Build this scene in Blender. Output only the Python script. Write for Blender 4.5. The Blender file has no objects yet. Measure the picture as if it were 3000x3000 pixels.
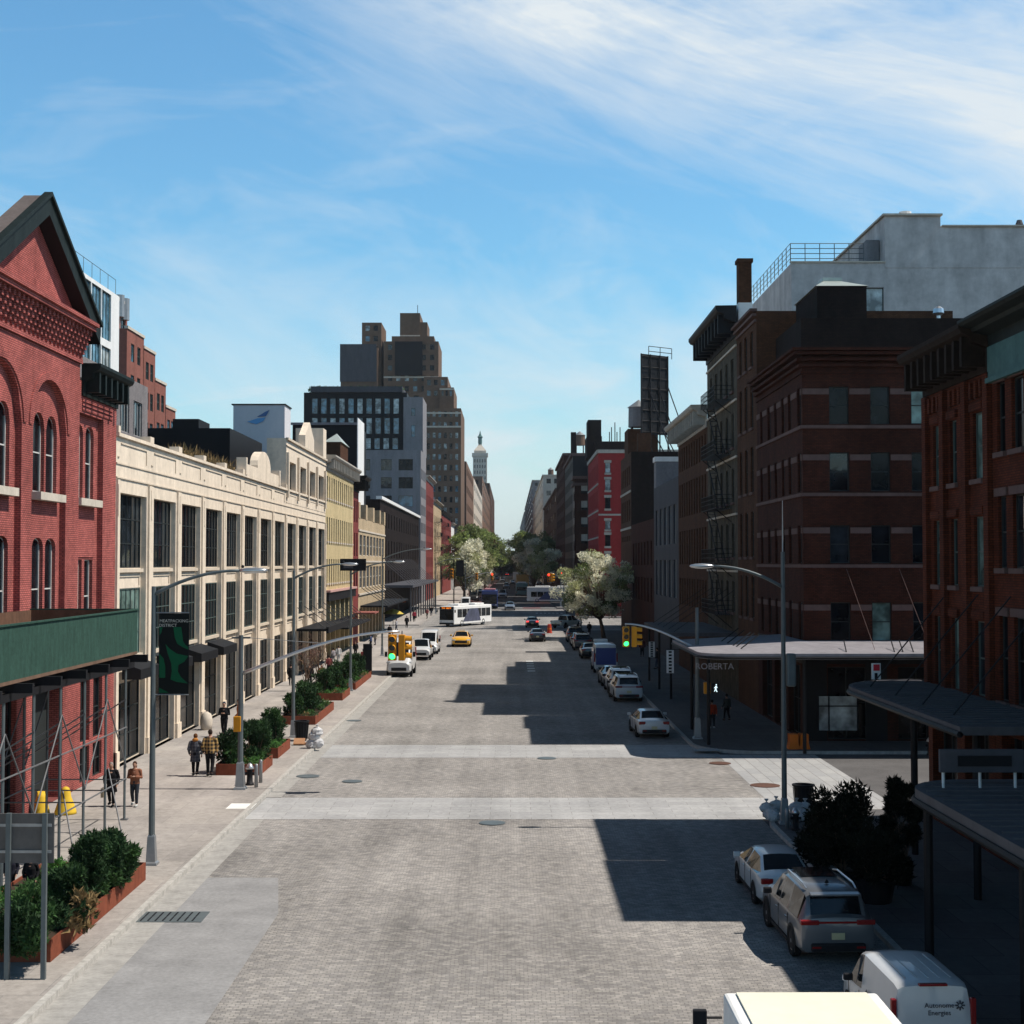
import bpy, math, random, numpy as np
from mathutils import Vector, Matrix
random.seed(7); rng=np.random.default_rng(7)
SC=bpy.context.scene; COL=SC.collection
R=math.radians; PI=math.pi
# ------------------------------------------------ camera, sky, sun, exposure
CH=9.2; F=4200.0; TH=math.atan(150/4200)
cam=bpy.data.cameras.new('camera'); co=bpy.data.objects.new('camera',cam); COL.objects.link(co)
co.location=(0,0,CH); co.rotation_euler=(PI/2+TH,0,0)
cam.sensor_width=36; cam.sensor_fit='HORIZONTAL'; cam.lens=36*F/3000; cam.shift_x=0.00133
cam.clip_start=0.5; cam.clip_end=9000; SC.camera=co
SUN_EL=R(56.5); SUN_AZ=R(91)      # azimuth clockwise from +Y
w=bpy.data.worlds.new('World'); SC.world=w; w.use_nodes=True
nt=w.node_tree; N=nt.nodes; L=nt.links; N.clear()
def wn(t,**k):
    n=N.new(t)
    for a,b in k.items(): setattr(n,a,b)
    return n
def wm(op,a,b=None,c=None,clamp=False):
    n=N.new('ShaderNodeMath'); n.operation=op; n.use_clamp=clamp
    for i,v in enumerate((a,b,c)):
        if v is None: continue
        if isinstance(v,(int,float)): n.inputs[i].default_value=v
        else: L.new(v,n.inputs[i])
    return n.outputs[0]
out=wn('ShaderNodeOutputWorld'); bg=wn('ShaderNodeBackground'); bg.inputs[1].default_value=0.075
sky=wn('ShaderNodeTexSky'); sky.sky_type='NISHITA'; sky.sun_disc=False
sky.sun_elevation=SUN_EL; sky.sun_rotation=SUN_AZ; sky.altitude=0; sky.air_density=1.25; sky.dust_density=0.5; sky.ozone_density=2.2
geo=wn('ShaderNodeTexCoord'); sep=wn('ShaderNodeSeparateXYZ'); L.new(geo.outputs['Generated'],sep.inputs[0])
az=wm('ARCTAN2',sep.outputs[0],sep.outputs[1]); el=wm('ARCSINE',sep.outputs[2])
# cirrus: wind-stretched noise; u runs along the streaks, v across them
def comb(a,b,c=None):
    n=N.new('ShaderNodeCombineXYZ')
    for i,v in enumerate((a,b,c)):
        if v is None: continue
        if isinstance(v,(int,float)): n.inputs[i].default_value=v
        else: L.new(v,n.inputs[i])
    return n.outputs[0]
def noise(vec,scale,detail=6,rough=.6,dist=0.0):
    n=N.new('ShaderNodeTexNoise'); L.new(vec,n.inputs['Vector']); n.inputs['Scale'].default_value=scale
    n.inputs['Detail'].default_value=detail; n.inputs['Roughness'].default_value=rough; n.inputs['Distortion'].default_value=dist
    return n.outputs[0]
ca,sa=math.cos(R(-19)),math.sin(R(-19))
u=wm('ADD',wm('MULTIPLY',az,ca),wm('MULTIPLY',el,sa)); v=wm('ADD',wm('MULTIPLY',az,-sa),wm('MULTIPLY',el,ca))
nz1=noise(comb(wm('MULTIPLY',u,3.2),wm('MULTIPLY',v,13),3.3),1.0,9,.66,.9)
nz2=noise(comb(wm('MULTIPLY',u,6),wm('MULTIPLY',v,11),8.1),1.0,7,.6,.5)
line=wm('ADD',wm('SUBTRACT',el,.300),wm('MULTIPLY',az,.27))          # 0 on the lower rim of the big veil
band=wm('MULTIPLY',wm('ADD',line,.07),7.0,clamp=True)
upper=wm('SUBTRACT',1.0,wm('MULTIPLY',wm('SUBTRACT',line,.12),3.5,clamp=True),clamp=True)
leftfade=wm('MULTIPLY',wm('ADD',az,.30),4.2,clamp=True)
veil=wm('MULTIPLY',wm('MULTIPLY',band,leftfade),wm('MULTIPLY',upper,1.0))
nz4=noise(comb(wm('MULTIPLY',u,5),wm('MULTIPLY',v,46),5.9),1.0,7,.7,.8)
nz5=noise(comb(wm('MULTIPLY',u,2.2),wm('MULTIPLY',v,5.5),2.2),1.0,4,.55,.8)
big=wm('MULTIPLY',wm('SUBTRACT',wm('ADD',wm('ADD',wm('MULTIPLY',nz1,1.1),wm('MULTIPLY',nz5,1.0)),wm('ADD',wm('MULTIPLY',nz4,.55),wm('MULTIPLY',veil,.42))),1.33),1.75,clamp=True)
thin=wm('MULTIPLY',wm('SUBTRACT',nz2,.56),2.6,clamp=True)
ca2,sa2=math.cos(R(7)),math.sin(R(7))
u2=wm('ADD',wm('MULTIPLY',az,ca2),wm('MULTIPLY',el,sa2)); v2=wm('ADD',wm('MULTIPLY',az,-sa2),wm('MULTIPLY',el,ca2))
nz3=noise(comb(wm('MULTIPLY',u2,5.5),wm('MULTIPLY',v2,26),1.7),1.0,6,.58,.6)
wisp=wm('MULTIPLY',wm('SUBTRACT',nz3,.57),3.2,clamp=True)
low=wm('MULTIPLY',wm('SUBTRACT',wm('ADD',.235,wm('MULTIPLY',wm('SUBTRACT',nz2,.5),.42)),el),5.2,clamp=True)            # milky air near the skyline
cl=wm('ADD',wm('MULTIPLY',big,wm('ADD',wm('MULTIPLY',veil,.80),.13)),wm('MULTIPLY',wm('MULTIPLY',thin,veil),.35))
cl=wm('ADD',cl,wm('MULTIPLY',wisp,wm('ADD',.34,wm('MULTIPLY',low,.35))))
cl=wm('ADD',cl,wm('MULTIPLY',low,.70),clamp=True)
cl=wm('MULTIPLY',cl,wm('GREATER_THAN',el,-.02))
mix=wn('ShaderNodeMix'); mix.data_type='RGBA'; L.new(cl,mix.inputs[0])
tint=wn('ShaderNodeMix'); tint.data_type='RGBA'; tint.blend_type='MULTIPLY'; tint.inputs[0].default_value=1; L.new(sky.outputs[0],tint.inputs[6]); tint.inputs[7].default_value=(1.04,1.72,1.96,1)
L.new(tint.outputs[2],mix.inputs[6]); mix.inputs[7].default_value=(9.6,10.4,10.9,1)
zen=wm('SUBTRACT',1.0,wm('MULTIPLY',wm('MULTIPLY',wm('SUBTRACT',el,.40),2.0,clamp=True),.90))  # added dimming of the unseen overhead sky, weakens the fill light
scl=N.new('ShaderNodeVectorMath'); scl.operation='SCALE'; L.new(mix.outputs[2],scl.inputs[0]); L.new(zen,scl.inputs['Scale'])
L.new(scl.outputs[0],bg.inputs[0]); L.new(bg.outputs[0],out.inputs[0])
sl=bpy.data.lights.new('sun','SUN'); so=bpy.data.objects.new('sun',sl); COL.objects.link(so)
sl.energy=5.0; sl.angle=R(.5); sl.color=(1,.94,.85)
sd=Vector((math.sin(SUN_AZ)*math.cos(SUN_EL),math.cos(SUN_AZ)*math.cos(SUN_EL),math.sin(SUN_EL)))
so.rotation_euler=sd.to_track_quat('Z','Y').to_euler(); so.location=(60,0,120)
vs=SC.view_settings; vs.view_transform='Standard'; vs.look='None'; vs.exposure=0.12; vs.gamma=1
SC.cycles.max_bounces=5; SC.cycles.diffuse_bounces=1; SC.cycles.glossy_bounces=3; SC.cycles.transparent_max_bounces=6
SC.cycles.use_adaptive_sampling=True; SC.cycles.use_denoising=True
# ------------------------------------------------ where a point of the place lies
def ray(px,py):
    dx=(px-1500)/F+.00133; dy=(1500-py)/F
    return Vector((dx,math.cos(TH)-dy*math.sin(TH),math.sin(TH)+dy*math.cos(TH)))
def onG(px,py,z=0.0):
    d=ray(px,py); t=(z-CH)/d.z; return Vector((d.x*t,d.y*t,z))
def onX(px,py,X): d=ray(px,py); t=X/d.x; return Vector((X,d.y*t,CH+d.z*t))
def onY(px,py,Y): d=ray(px,py); t=Y/d.y; return Vector((d.x*t,Y,CH+d.z*t))
# ------------------------------------------------ mesh collecting
class MB:
    def __init__(s): s.v=[]; s.f=[]; s.m=[]
    def poly(s,pts,m=0):
        b=len(s.v); s.v+= [tuple(p) for p in pts]; s.f.append(tuple(range(b,b+len(pts)))); s.m.append(m)
    def box(s,x0,x1,y0,y1,z0,z1,m=0):
        b=len(s.v); s.v+=[(x,y,z) for z in (z0,z1) for y in (y0,y1) for x in (x0,x1)]
        for f in ((0,2,3,1),(4,5,7,6),(0,1,5,4),(2,6,7,3),(0,4,6,2),(1,3,7,5)): s.f.append(tuple(b+i for i in f)); s.m.append(m)
        return s
    def obox(s,c,sx,sy,sz,rz=0,m=0,rx=0,ry=0):
        M=Matrix.Translation(Vector(c))@Matrix.Rotation(rz,4,'Z')@Matrix.Rotation(ry,4,'Y')@Matrix.Rotation(rx,4,'X')
        b=len(s.v); s.v+=[tuple(M@Vector((x*sx/2,y*sy/2,z*sz/2))) for z in (-1,1) for y in (-1,1) for x in (-1,1)]
        for f in ((0,2,3,1),(4,5,7,6),(0,1,5,4),(2,6,7,3),(0,4,6,2),(1,3,7,5)): s.f.append(tuple(b+i for i in f)); s.m.append(m)
        return s
    def tube(s,p0,p1,r0,r1=None,n=8,m=0,cap=True):
        r1=r0 if r1 is None else r1
        return s.path([p0,p1],[r0,r1],n,m,cap)
    def path(s,pts,rs,n=8,m=0,cap=True):
        pts=[Vector(p) for p in pts]
        if isinstance(rs,(int,float)): rs=[rs]*len(pts)
        b=len(s.v); prev=None
        for i,p in enumerate(pts):
            t=(pts[min(i+1,len(pts)-1)]-pts[max(i-1,0)]).normalized()
            if prev is None:
                a=Vector((0,0,1)) if abs(t.z)<.9 else Vector((1,0,0)); x=t.cross(a).normalized()
            else: x=(prev-t*prev.dot(t)).normalized()
            prev=x; y=t.cross(x)
            for k in range(n):
                a=2*PI*k/n; s.v.append(tuple(p+(x*math.cos(a)+y*math.sin(a))*rs[i]))
        for i in range(len(pts)-1):
            for k in range(n):
                k2=(k+1)%n; s.f.append((b+i*n+k,b+i*n+k2,b+(i+1)*n+k2,b+(i+1)*n+k)); s.m.append(m)
        if cap:
            s.f.append(tuple(b+k for k in range(n))[::-1]); s.m.append(m)
            e=b+(len(pts)-1)*n; s.f.append(tuple(e+k for k in range(n))); s.m.append(m)
        return s
    def lathe(s,prof,c=(0,0,0),n=16,m=0,sq=False):
        b=len(s.v); c=Vector(c)
        for r,z in prof:
            for k in range(n):
                a=2*PI*(k+(.5 if sq else 0))/n; s.v.append((c.x+r*math.cos(a),c.y+r*math.sin(a),c.z+z))
        for i in range(len(prof)-1):
            for k in range(n):
                k2=(k+1)%n; s.f.append((b+i*n+k,b+i*n+k2,b+(i+1)*n+k2,b+(i+1)*n+k)); s.m.append(m)
        s.f.append(tuple(b+k for k in range(n))[::-1]); s.m.append(m)
        e=b+(len(prof)-1)*n; s.f.append(tuple(e+k for k in range(n))); s.m.append(m)
        return s
    def prism(s,pts,z0,z1,m=0,axis='Z'):
        n=len(pts)
        def P(a,b,c):
            return (a,b,c) if axis=='Z' else ((c,a,b) if axis=='X' else (a,c,b))
        b=len(s.v); s.v+=[P(p[0],p[1],z0) for p in pts]+[P(p[0],p[1],z1) for p in pts]
        s.f.append(tuple(range(b,b+n))[::-1]); s.m.append(m); s.f.append(tuple(range(b+n,b+2*n))); s.m.append(m)
        for k in range(n):
            k2=(k+1)%n; s.f.append((b+k,b+k2,b+n+k2,b+n+k)); s.m.append(m)
        return s
    def sphere(s,c,rx,ry=None,rz=None,n=12,h=8,m=0):
        ry=rx if ry is None else ry; rz=rx if rz is None else rz
        b=len(s.v); c=Vector(c)
        for i in range(h+1):
            t=PI*i/h
            for k in range(n):
                a=2*PI*k/n; s.v.append((c.x+rx*math.sin(t)*math.cos(a)*(1 if 0<i<h else 1e-3),c.y+ry*math.sin(t)*math.sin(a),c.z-rz*math.cos(t)))
        for i in range(h):
            for k in range(n):
                k2=(k+1)%n; s.f.append((b+i*n+k,b+i*n+k2,b+(i+1)*n+k2,b+(i+1)*n+k)); s.m.append(m)
        return s
    def mesh(s,name,mats,off=None,smooth=False,fixn=True):
        me=bpy.data.meshes.new(name); vv=s.v
        if off is not None: ox,oy,oz=off; vv=[(a-ox,b-oy,c-oz) for a,b,c in vv]
        me.from_pydata(vv,[],s.f)
        for mt in (mats if isinstance(mats,(list,tuple)) else [mats]): me.materials.append(mt)
        if any(s.m): me.polygons.foreach_set('material_index',s.m)
        if smooth: me.polygons.foreach_set('use_smooth',[True]*len(me.polygons))
        me.update(); return me
    def build(s,name,mats,parent=None,smooth=False,world=True,bevel=0):
        off=None
        if parent is not None and world:
            off=Vector((0,0,0)); p=parent
            while p is not None: off+=p.location; p=p.parent
        me=s.mesh(name,mats,off,smooth); o=bpy.data.objects.new(name,me); COL.objects.link(o)
        if parent is not None: o.parent=parent
        if bevel:
            b=o.modifiers.new('bevel','BEVEL'); b.width=bevel; b.segments=2; b.limit_method='ANGLE'
        return o
def thing(name,label,cat,loc=(0,0,0),rz=0,group=None):
    o=bpy.data.objects.new(name,None); COL.objects.link(o); o.location=loc; o.rotation_euler=(0,0,rz); o.empty_display_size=.2
    o['label']=label; o['category']=cat
    if group: o['group']=group
    return o
def tag(o,label,cat,group=None):
    o['label']=label; o['category']=cat
    if group: o['group']=group
    return o
def struct(name,mb,mats,smooth=False):
    o=mb.build(name,mats,None,smooth); o['kind']='structure'; return o
def inst(name,me,parent,loc=(0,0,0),rz=0):
    o=bpy.data.objects.new(name,me); COL.objects.link(o)
    if parent is not None: o.parent=parent
    o.location=loc; o.rotation_euler=(0,0,rz); return o
def copy_tree(o,parent=None):
    c=o.copy(); COL.objects.link(c); c.parent=parent
    for ch in list(o.children): copy_tree(ch,c)
    return c
# ------------------------------------------------ materials
def newmat(name):
    m=bpy.data.materials.new(name); m.use_nodes=True; n=m.node_tree; b=n.nodes['Principled BSDF']; return m,n,b
def nd(n,t,**k):
    x=n.nodes.new(t)
    for a,b in k.items(): setattr(x,a,b)
    return x
def mth(n,op,a,b=None,clamp=False):
    x=n.nodes.new('ShaderNodeMath'); x.operation=op; x.use_clamp=clamp
    for i,v in enumerate((a,b)):
        if v is None: continue
        if isinstance(v,(int,float)): x.inputs[i].default_value=v
        else: n.links.new(v,x.inputs[i])
    return x.outputs[0]
def nz(n,vec,scale,detail=4,rough=.55):
    x=n.nodes.new('ShaderNodeTexNoise'); x.inputs['Scale'].default_value=scale; x.inputs['Detail'].default_value=detail; x.inputs['Roughness'].default_value=rough
    if vec is not None: n.links.new(vec,x.inputs['Vector'])
    return x
def c4(c,k=1): return (c[0]*k,c[1]*k,c[2]*k,1)
def stain(n,b,colsock,pos,amount=.35,scale=.35,fine=3.0):
    # worn, weathered variation: large soft patches, streaks down walls and fine grain
    mp=nd(n,'ShaderNodeMapping'); mp.inputs['Scale'].default_value=(1,1,.22); n.links.new(pos,mp.inputs[0])
    a=nz(n,mp.outputs[0],scale*2.2,5,.6); c=nz(n,pos,fine,4,.65)
    s=mth(n,'ADD',mth(n,'MULTIPLY',a.outputs[0],1.1),mth(n,'MULTIPLY',c.outputs[0],.9))
    s=mth(n,'ADD',mth(n,'MULTIPLY',mth(n,'SUBTRACT',s,1.0),amount*2.2),1.0)
    x=nd(n,'ShaderNodeVectorMath',operation='SCALE'); 
    if isinstance(colsock,tuple): x.inputs[0].default_value=colsock[:3]
    else: n.links.new(colsock,x.inputs[0])
    n.links.new(s,x.inputs['Scale']); n.links.new(x.outputs[0],b.inputs['Base Color'])
def mat(name,col,rough=.7,metal=0,var=.25,scale=.5,fine=4,spec=None,bump=0,coat=0,objspace=False):
    m,n,b=newmat(name); b.inputs['Roughness'].default_value=rough; b.inputs['Metallic'].default_value=metal
    b.inputs['Specular IOR Level'].default_value=spec if spec is not None else (.5 if (coat or metal>.3 or rough<.45) else .12)
    if coat: b.inputs['Coat Weight'].default_value=coat; b.inputs['Coat Roughness'].default_value=.05
    if objspace: pos=nd(n,'ShaderNodeTexCoord').outputs['Object']
    else: pos=nd(n,'ShaderNodeNewGeometry').outputs['Position']
    if var>0: stain(n,b,c4(col),pos,var,scale,fine)
    else: b.inputs['Base Color'].default_value=c4(col)
    if bump:
        q=nz(n,pos,fine*3,4); bp=nd(n,'ShaderNodeBump'); bp.inputs['Strength'].default_value=bump; bp.inputs['Distance'].default_value=.03
        n.links.new(q.outputs[0],bp.inputs['Height']); n.links.new(bp.outputs[0],b.inputs['Normal'])
    return m
def wallvec(n):
    g=nd(n,'ShaderNodeNewGeometry'); s=nd(n,'ShaderNodeSeparateXYZ'); n.links.new(g.outputs['Position'],s.inputs[0])
    c=nd(n,'ShaderNodeCombineXYZ'); n.links.new(mth(n,'ADD',s.outputs[0],s.outputs[1]),c.inputs[0]); n.links.new(s.outputs[2],c.inputs[1])
    return c.outputs[0],g.outputs['Position']
def brick(name,c1,c2,mortar,bw=.215,bh=.072,ms=.012,var=.3,rough=.85,bump=.4,msz=None):
    m,n,b=newmat(name); b.inputs['Roughness'].default_value=rough; b.inputs['Specular IOR Level'].default_value=.08
    vec,pos=wallvec(n); t=nd(n,'ShaderNodeTexBrick'); n.links.new(vec,t.inputs['Vector'])
    t.inputs['Color1'].default_value=c4(c1); t.inputs['Color2'].default_value=c4(c2); t.inputs['Mortar'].default_value=c4(mortar)
    t.inputs['Scale'].default_value=1; t.inputs['Mortar Size'].default_value=ms; t.inputs['Mortar Smooth'].default_value=.3
    t.inputs['Brick Width'].default_value=bw; t.inputs['Row Height'].default_value=bh
    stain(n,b,t.outputs['Color'],pos,var,.3,2.0)
    if bump:
        bp=nd(n,'ShaderNodeBump'); bp.invert=True; bp.inputs['Strength'].default_value=bump; bp.inputs['Distance'].default_value=.012
        n.links.new(t.outputs['Fac'],bp.inputs['Height']); n.links.new(bp.outputs[0],b.inputs['Normal'])
    return m
def glass(name,col=(.012,.016,.02),rough=.06,spec=.6):
    m,n,b=newmat(name); b.inputs['Roughness'].default_value=rough; b.inputs['Specular IOR Level'].default_value=spec
    g=nd(n,'ShaderNodeNewGeometry'); a=nz(n,g.outputs['Position'],.9,3)
    r=nd(n,'ShaderNodeValToRGB'); r.color_ramp.elements[0].position=.38; r.color_ramp.elements[0].color=c4(col,.5); r.color_ramp.elements[1].position=.7; r.color_ramp.elements[1].color=c4(col,2.4)
    n.links.new(a.outputs[0],r.inputs[0]); n.links.new(r.outputs[0],b.inputs['Base Color'])
    bp=nd(n,'ShaderNodeBump'); bp.inputs['Strength'].default_value=.08; bp.inputs['Distance'].default_value=.05
    q=nz(n,g.outputs['Position'],1.3,2); n.links.new(q.outputs[0],bp.inputs['Height']); n.links.new(bp.outputs[0],b.inputs['Normal'])
    return m
def paving(name,c1,c2,mortar,bw,bh,ms,var=.3,rough=.8,bump=.5,rot=0,fine=2.0,dist=.015):
    m,n,b=newmat(name); b.inputs['Roughness'].default_value=rough; b.inputs['Specular IOR Level'].default_value=.15
    g=nd(n,'ShaderNodeNewGeometry'); mp=nd(n,'ShaderNodeMapping'); mp.inputs['Rotation'].default_value=(0,0,rot); n.links.new(g.outputs['Position'],mp.inputs[0])
    wob=nz(n,g.outputs['Position'],1.1,2); ad=nd(n,'ShaderNodeVectorMath',operation='MULTIPLY_ADD'); n.links.new(wob.outputs[1],ad.inputs[0]); ad.inputs[1].default_value=(.16,.16,0); n.links.new(mp.outputs[0],ad.inputs[2])
    t=nd(n,'ShaderNodeTexBrick'); n.links.new(ad.outputs[0] if bw<1 else mp.outputs[0],t.inputs['Vector'])
    t.inputs['Color1'].default_value=c4(c1); t.inputs['Color2'].default_value=c4(c2); t.inputs['Mortar'].default_value=c4(mortar)
    t.inputs['Scale'].default_value=1; t.inputs['Mortar Size'].default_value=ms; t.inputs['Mortar Smooth'].default_value=.4
    t.inputs['Brick Width'].default_value=bw; t.inputs['Row Height'].default_value=bh
    a=nz(n,g.outputs['Position'],.16,5,.6); c=nz(n,g.outputs['Position'],fine,5,.7)
    # wheel tracks: faint darker polish along the driving direction
    m2=nd(n,'ShaderNodeMapping'); m2.inputs['Scale'].default_value=(.9,.03,1); n.links.new(g.outputs['Position'],m2.inputs[0]); tr=nz(n,m2.outputs[0],1.0,3,.5)
    s=mth(n,'ADD',mth(n,'ADD',mth(n,'MULTIPLY',a.outputs[0],.8),mth(n,'MULTIPLY',c.outputs[0],.9)),mth(n,'MULTIPLY',tr.outputs[0],.5))
    s=mth(n,'ADD',mth(n,'MULTIPLY',mth(n,'SUBTRACT',s,1.1),var*1.8),1.0)
    x=nd(n,'ShaderNodeVectorMath',operation='SCALE'); n.links.new(t.outputs['Color'],x.inputs[0]); n.links.new(s,x.inputs['Scale']); n.links.new(x.outputs[0],b.inputs['Base Color'])
    bp=nd(n,'ShaderNodeBump'); bp.invert=True; bp.inputs['Strength'].default_value=bump; bp.inputs['Distance'].default_value=dist
    n.links.new(t.outputs['Fac'],bp.inputs['Height']); n.links.new(bp.outputs[0],b.inputs['Normal'])
    return m
M={}
M['cobble']=paving('belgian_block',(.35,.325,.30),(.225,.212,.205),(.165,.157,.15),.185,.105,.011,.75,.85,.35,fine=3.2)
M['slab']=paving('crosswalk_granite',(.40,.395,.39),(.345,.34,.34),(.25,.24,.23),1.5,.55,.014,.5,.75,.3,fine=5)
M['walk']=paving('sidewalk_concrete',(.37,.335,.305),(.32,.29,.27),(.25,.235,.22),1.52,1.52,.010,.55,.85,.3,fine=4)
M['walk_shade']=paving('sidewalk_concrete_shade',(.12,.115,.115),(.10,.096,.096),(.06,.06,.06),1.52,1.52,.018,.4,.85,.3,fine=4)  # darker copy of the sidewalk concrete, right-hand shade put into its colour
M['curb']=mat('granite_curb',(.42,.40,.37),.8,var=.4,scale=1.5,fine=8)
M['asphalt']=mat('asphalt',(.115,.11,.11),.9,var=.35,scale=.3,fine=9,bump=.2)
M['lane']=mat('smooth_worn_asphalt',(.27,.265,.265),.85,var=.35,scale=.35,fine=9,bump=.15)
M['gutter']=mat('gutter_concrete',(.34,.325,.305),.85,var=.35,scale=.8,fine=7)
M['tar']=mat('roof_tar',(.035,.035,.038),.9,var=.4)
M['redbrick']=brick('red_painted_brick',(.47,.13,.11),(.35,.10,.088),(.17,.055,.05),.22,.078,.016,.5,bump=.7)
M['maroon']=brick('maroon_brick',(.22,.05,.045),(.18,.042,.04),(.12,.04,.035),.3,.12,.012,.35,bump=.2)
M['redpaint']=brick('bright_red_painted_brick',(.33,.035,.035),(.29,.033,.033),(.22,.03,.03),.3,.12,.012,.25,bump=.2)
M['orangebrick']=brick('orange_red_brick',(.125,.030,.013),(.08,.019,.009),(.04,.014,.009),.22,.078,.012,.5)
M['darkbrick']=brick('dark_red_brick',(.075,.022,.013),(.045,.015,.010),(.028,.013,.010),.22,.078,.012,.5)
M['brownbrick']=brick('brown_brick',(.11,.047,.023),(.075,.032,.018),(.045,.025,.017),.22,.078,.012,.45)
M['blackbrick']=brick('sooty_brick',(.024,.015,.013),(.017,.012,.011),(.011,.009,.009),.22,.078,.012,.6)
M['yellowbrick']=brick('yellow_brick',(.62,.50,.27),(.55,.43,.24),(.42,.33,.2),.22,.078,.012,.3)
M['tanbrick']=brick('tan_brick',(.55,.42,.27),(.48,.36,.23),(.35,.27,.18),.22,.078,.012,.3)
M['greybrick']=brick('grey_brick',(.25,.225,.225),(.21,.19,.19),(.15,.14,.14),.3,.1,.012,.3)
M['farbrown']=brick('far_brown_brick',(.22,.125,.085),(.17,.1,.07),(.12,.08,.06),.5,.25,.03,.4,bump=0)
M['beige']=mat('cream_terracotta',(.74,.62,.49),.75,var=.26,scale=.5,fine=3,bump=.06)
M['beigedark']=mat('cream_terracotta_trim',(.62,.52,.41),.75,var=.2)
M['stone']=mat('grey_limestone',(.42,.38,.33),.8,var=.3)
M['brownstone']=mat('brownstone',(.13,.08,.07),.8,var=.3)
M['palestone']=mat('pale_stone',(.55,.48,.40),.8,var=.25)
M['white']=mat('white_stucco',(.52,.48,.465),.85,var=.38,scale=.35,fine=1.2)
M['whitep']=mat('white_paint',(.75,.74,.72),.6,var=.15)
M['grey']=mat('grey_render',(.22,.21,.22),.85,var=.3)
M['dgrey']=mat('dark_grey_render',(.075,.075,.085),.8,var=.3)
M['black']=mat('black_painted_steel',(.014,.014,.016),.55,var=.3)
M['green']=mat('dark_green_copper',(.013,.019,.018),.6,var=.6,scale=1.5)
M['verdigris']=mat('verdigris_frieze',(.075,.15,.14),.7,var=.3,scale=1.2)
M['slate']=mat('weathered_slate',(.12,.10,.095),.85,var=.3,fine=8,bump=.3)
M['glass']=glass('window_glass'); M['glassb']=glass('blue_window_glass',(.05,.12,.17),.08,.8); M['glassc']=glass('curtained_glass',(.11,.17,.15),.2,.5)
M['glassw']=glass('pale_blind_glass',(.28,.31,.31),.25,.5); M['glassd']=glass('very_dark_glass',(.005,.006,.008),.18,.22)
M['frame']=mat('dark_window_frame',(.03,.035,.035),.5,var=0); M['framew']=mat('white_window_frame',(.55,.53,.5),.6,var=.1); M['frameg']=mat('green_grey_frame',(.08,.11,.10),.5,var=0)
M['galv']=mat('galvanised_steel',(.30,.31,.32),.45,.55,var=.25,scale=2); M['pole']=mat('grey_green_pole',(.13,.15,.155),.5,.3,var=.2)
M['silver']=mat('brushed_silver',(.6,.6,.6),.3,.8,var=.1)
M['copper']=mat('pale_metal_roof',(.40,.44,.40),.5,.4,var=.2)
M['wood']=mat('weathered_wood',(.16,.10,.07),.85,var=.4)
M['plyg']=mat('green_painted_plywood',(.032,.072,.055),.8,var=.45,scale=2.2,fine=9)
M['plyb']=mat('bare_brown_plywood',(.13,.07,.045),.85,var=.4,scale=1.5)
M['canopy_shade']=mat('shaded_canopy_sheet',(.10,.095,.10),.8,var=.3,scale=.6)  # darker copy of the canopy metal, shade of the right side in its colour
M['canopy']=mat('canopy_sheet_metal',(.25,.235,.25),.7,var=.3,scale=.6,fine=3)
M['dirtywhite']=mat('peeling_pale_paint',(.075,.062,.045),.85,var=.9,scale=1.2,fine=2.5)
# ------------------------------------------------ facades, windows, buildings
WP={}
def win_mesh(w,h,style,fm,gm,arch=0,seg=7,cut=True):
    """window seen from outside: local -Y faces out, origin at the middle of the sill; returns (frame mesh, pane mesh)"""
    key=(round(w,2),round(h,2),style,fm,gm,round(arch,2))
    if key in WP: return WP[key]
    a=MB(); t=.055 if w>.8 else .04; d=.05
    def topz(x): return h if not arch else h-arch+arch*math.sqrt(max(0,1-(2*x/w)**2))
    a.box(-w/2,-w/2+t,-d,d,0,topz(-w/2+t*.5)); a.box(w/2-t,w/2,-d,d,0,topz(w/2-t*.5)); a.box(-w/2+t,w/2-t,-d,d,0,t)
    if arch:
        pts=[(-w/2+w*i/10) for i in range(11)]
        for x0,x1 in zip(pts[:-1],pts[1:]):
            a.poly([(x0,-d,topz(x0)-t),(x1,-d,topz(x1)-t),(x1,-d,topz(x1)),(x0,-d,topz(x0))])
    else: a.box(-w/2+t,w/2-t,-d,d,h-t,h)
    nx,ny=1,2
    if style=='plain': nx,ny=1,1
    elif style!='sash': nx,ny=[int(q) for q in style.split('x')]
    for i in range(1,nx): a.box(-w/2+w*i/nx-.022,-w/2+w*i/nx+.022,-d*.8,d*.8,t,topz(-w/2+w*i/nx)-t*.5)
    for j in range(1,ny): a.box(-w/2+t,w/2-t,-d*.6,d*.6,h*j/ny-.025,h*j/ny+.025)
    g=MB()
    if arch: g.poly([(-w/2,0,0.001),(w/2,0,.001)]+[(w/2-w*i/10,0,topz(w/2-w*i/10)) for i in range(11)])
    else: g.poly([(-w/2,0,0.001),(w/2,0,.001),(w/2,0,h),(-w/2,0,h)])
    if fm: r=(a.mesh('window',M[fm]),g.mesh('pane',M[gm]))
    else: r=(g.mesh('window',M[gm]),None)
    WP[key]=r; return r
SILL={}
def sill_mesh(w,mt,hh=.16,pr=.08):
    k=(round(w,2),mt,hh)
    if k not in SILL: SILL[k]=MB().box(-w/2-.1,w/2+.1,-.2-pr,-.02,-hh,-.004).mesh('sill',M[mt])
    return SILL[k]
ROT={'E':PI/2,'W':-PI/2,'S':0.0,'N':PI}
def P3(face,p,t,z,d):
    if face=='E': return (p-d,t,z)
    if face=='W': return (p+d,t,z)
    if face=='S': return (t,p+d,z)
    return (t,p-d,z)
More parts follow.
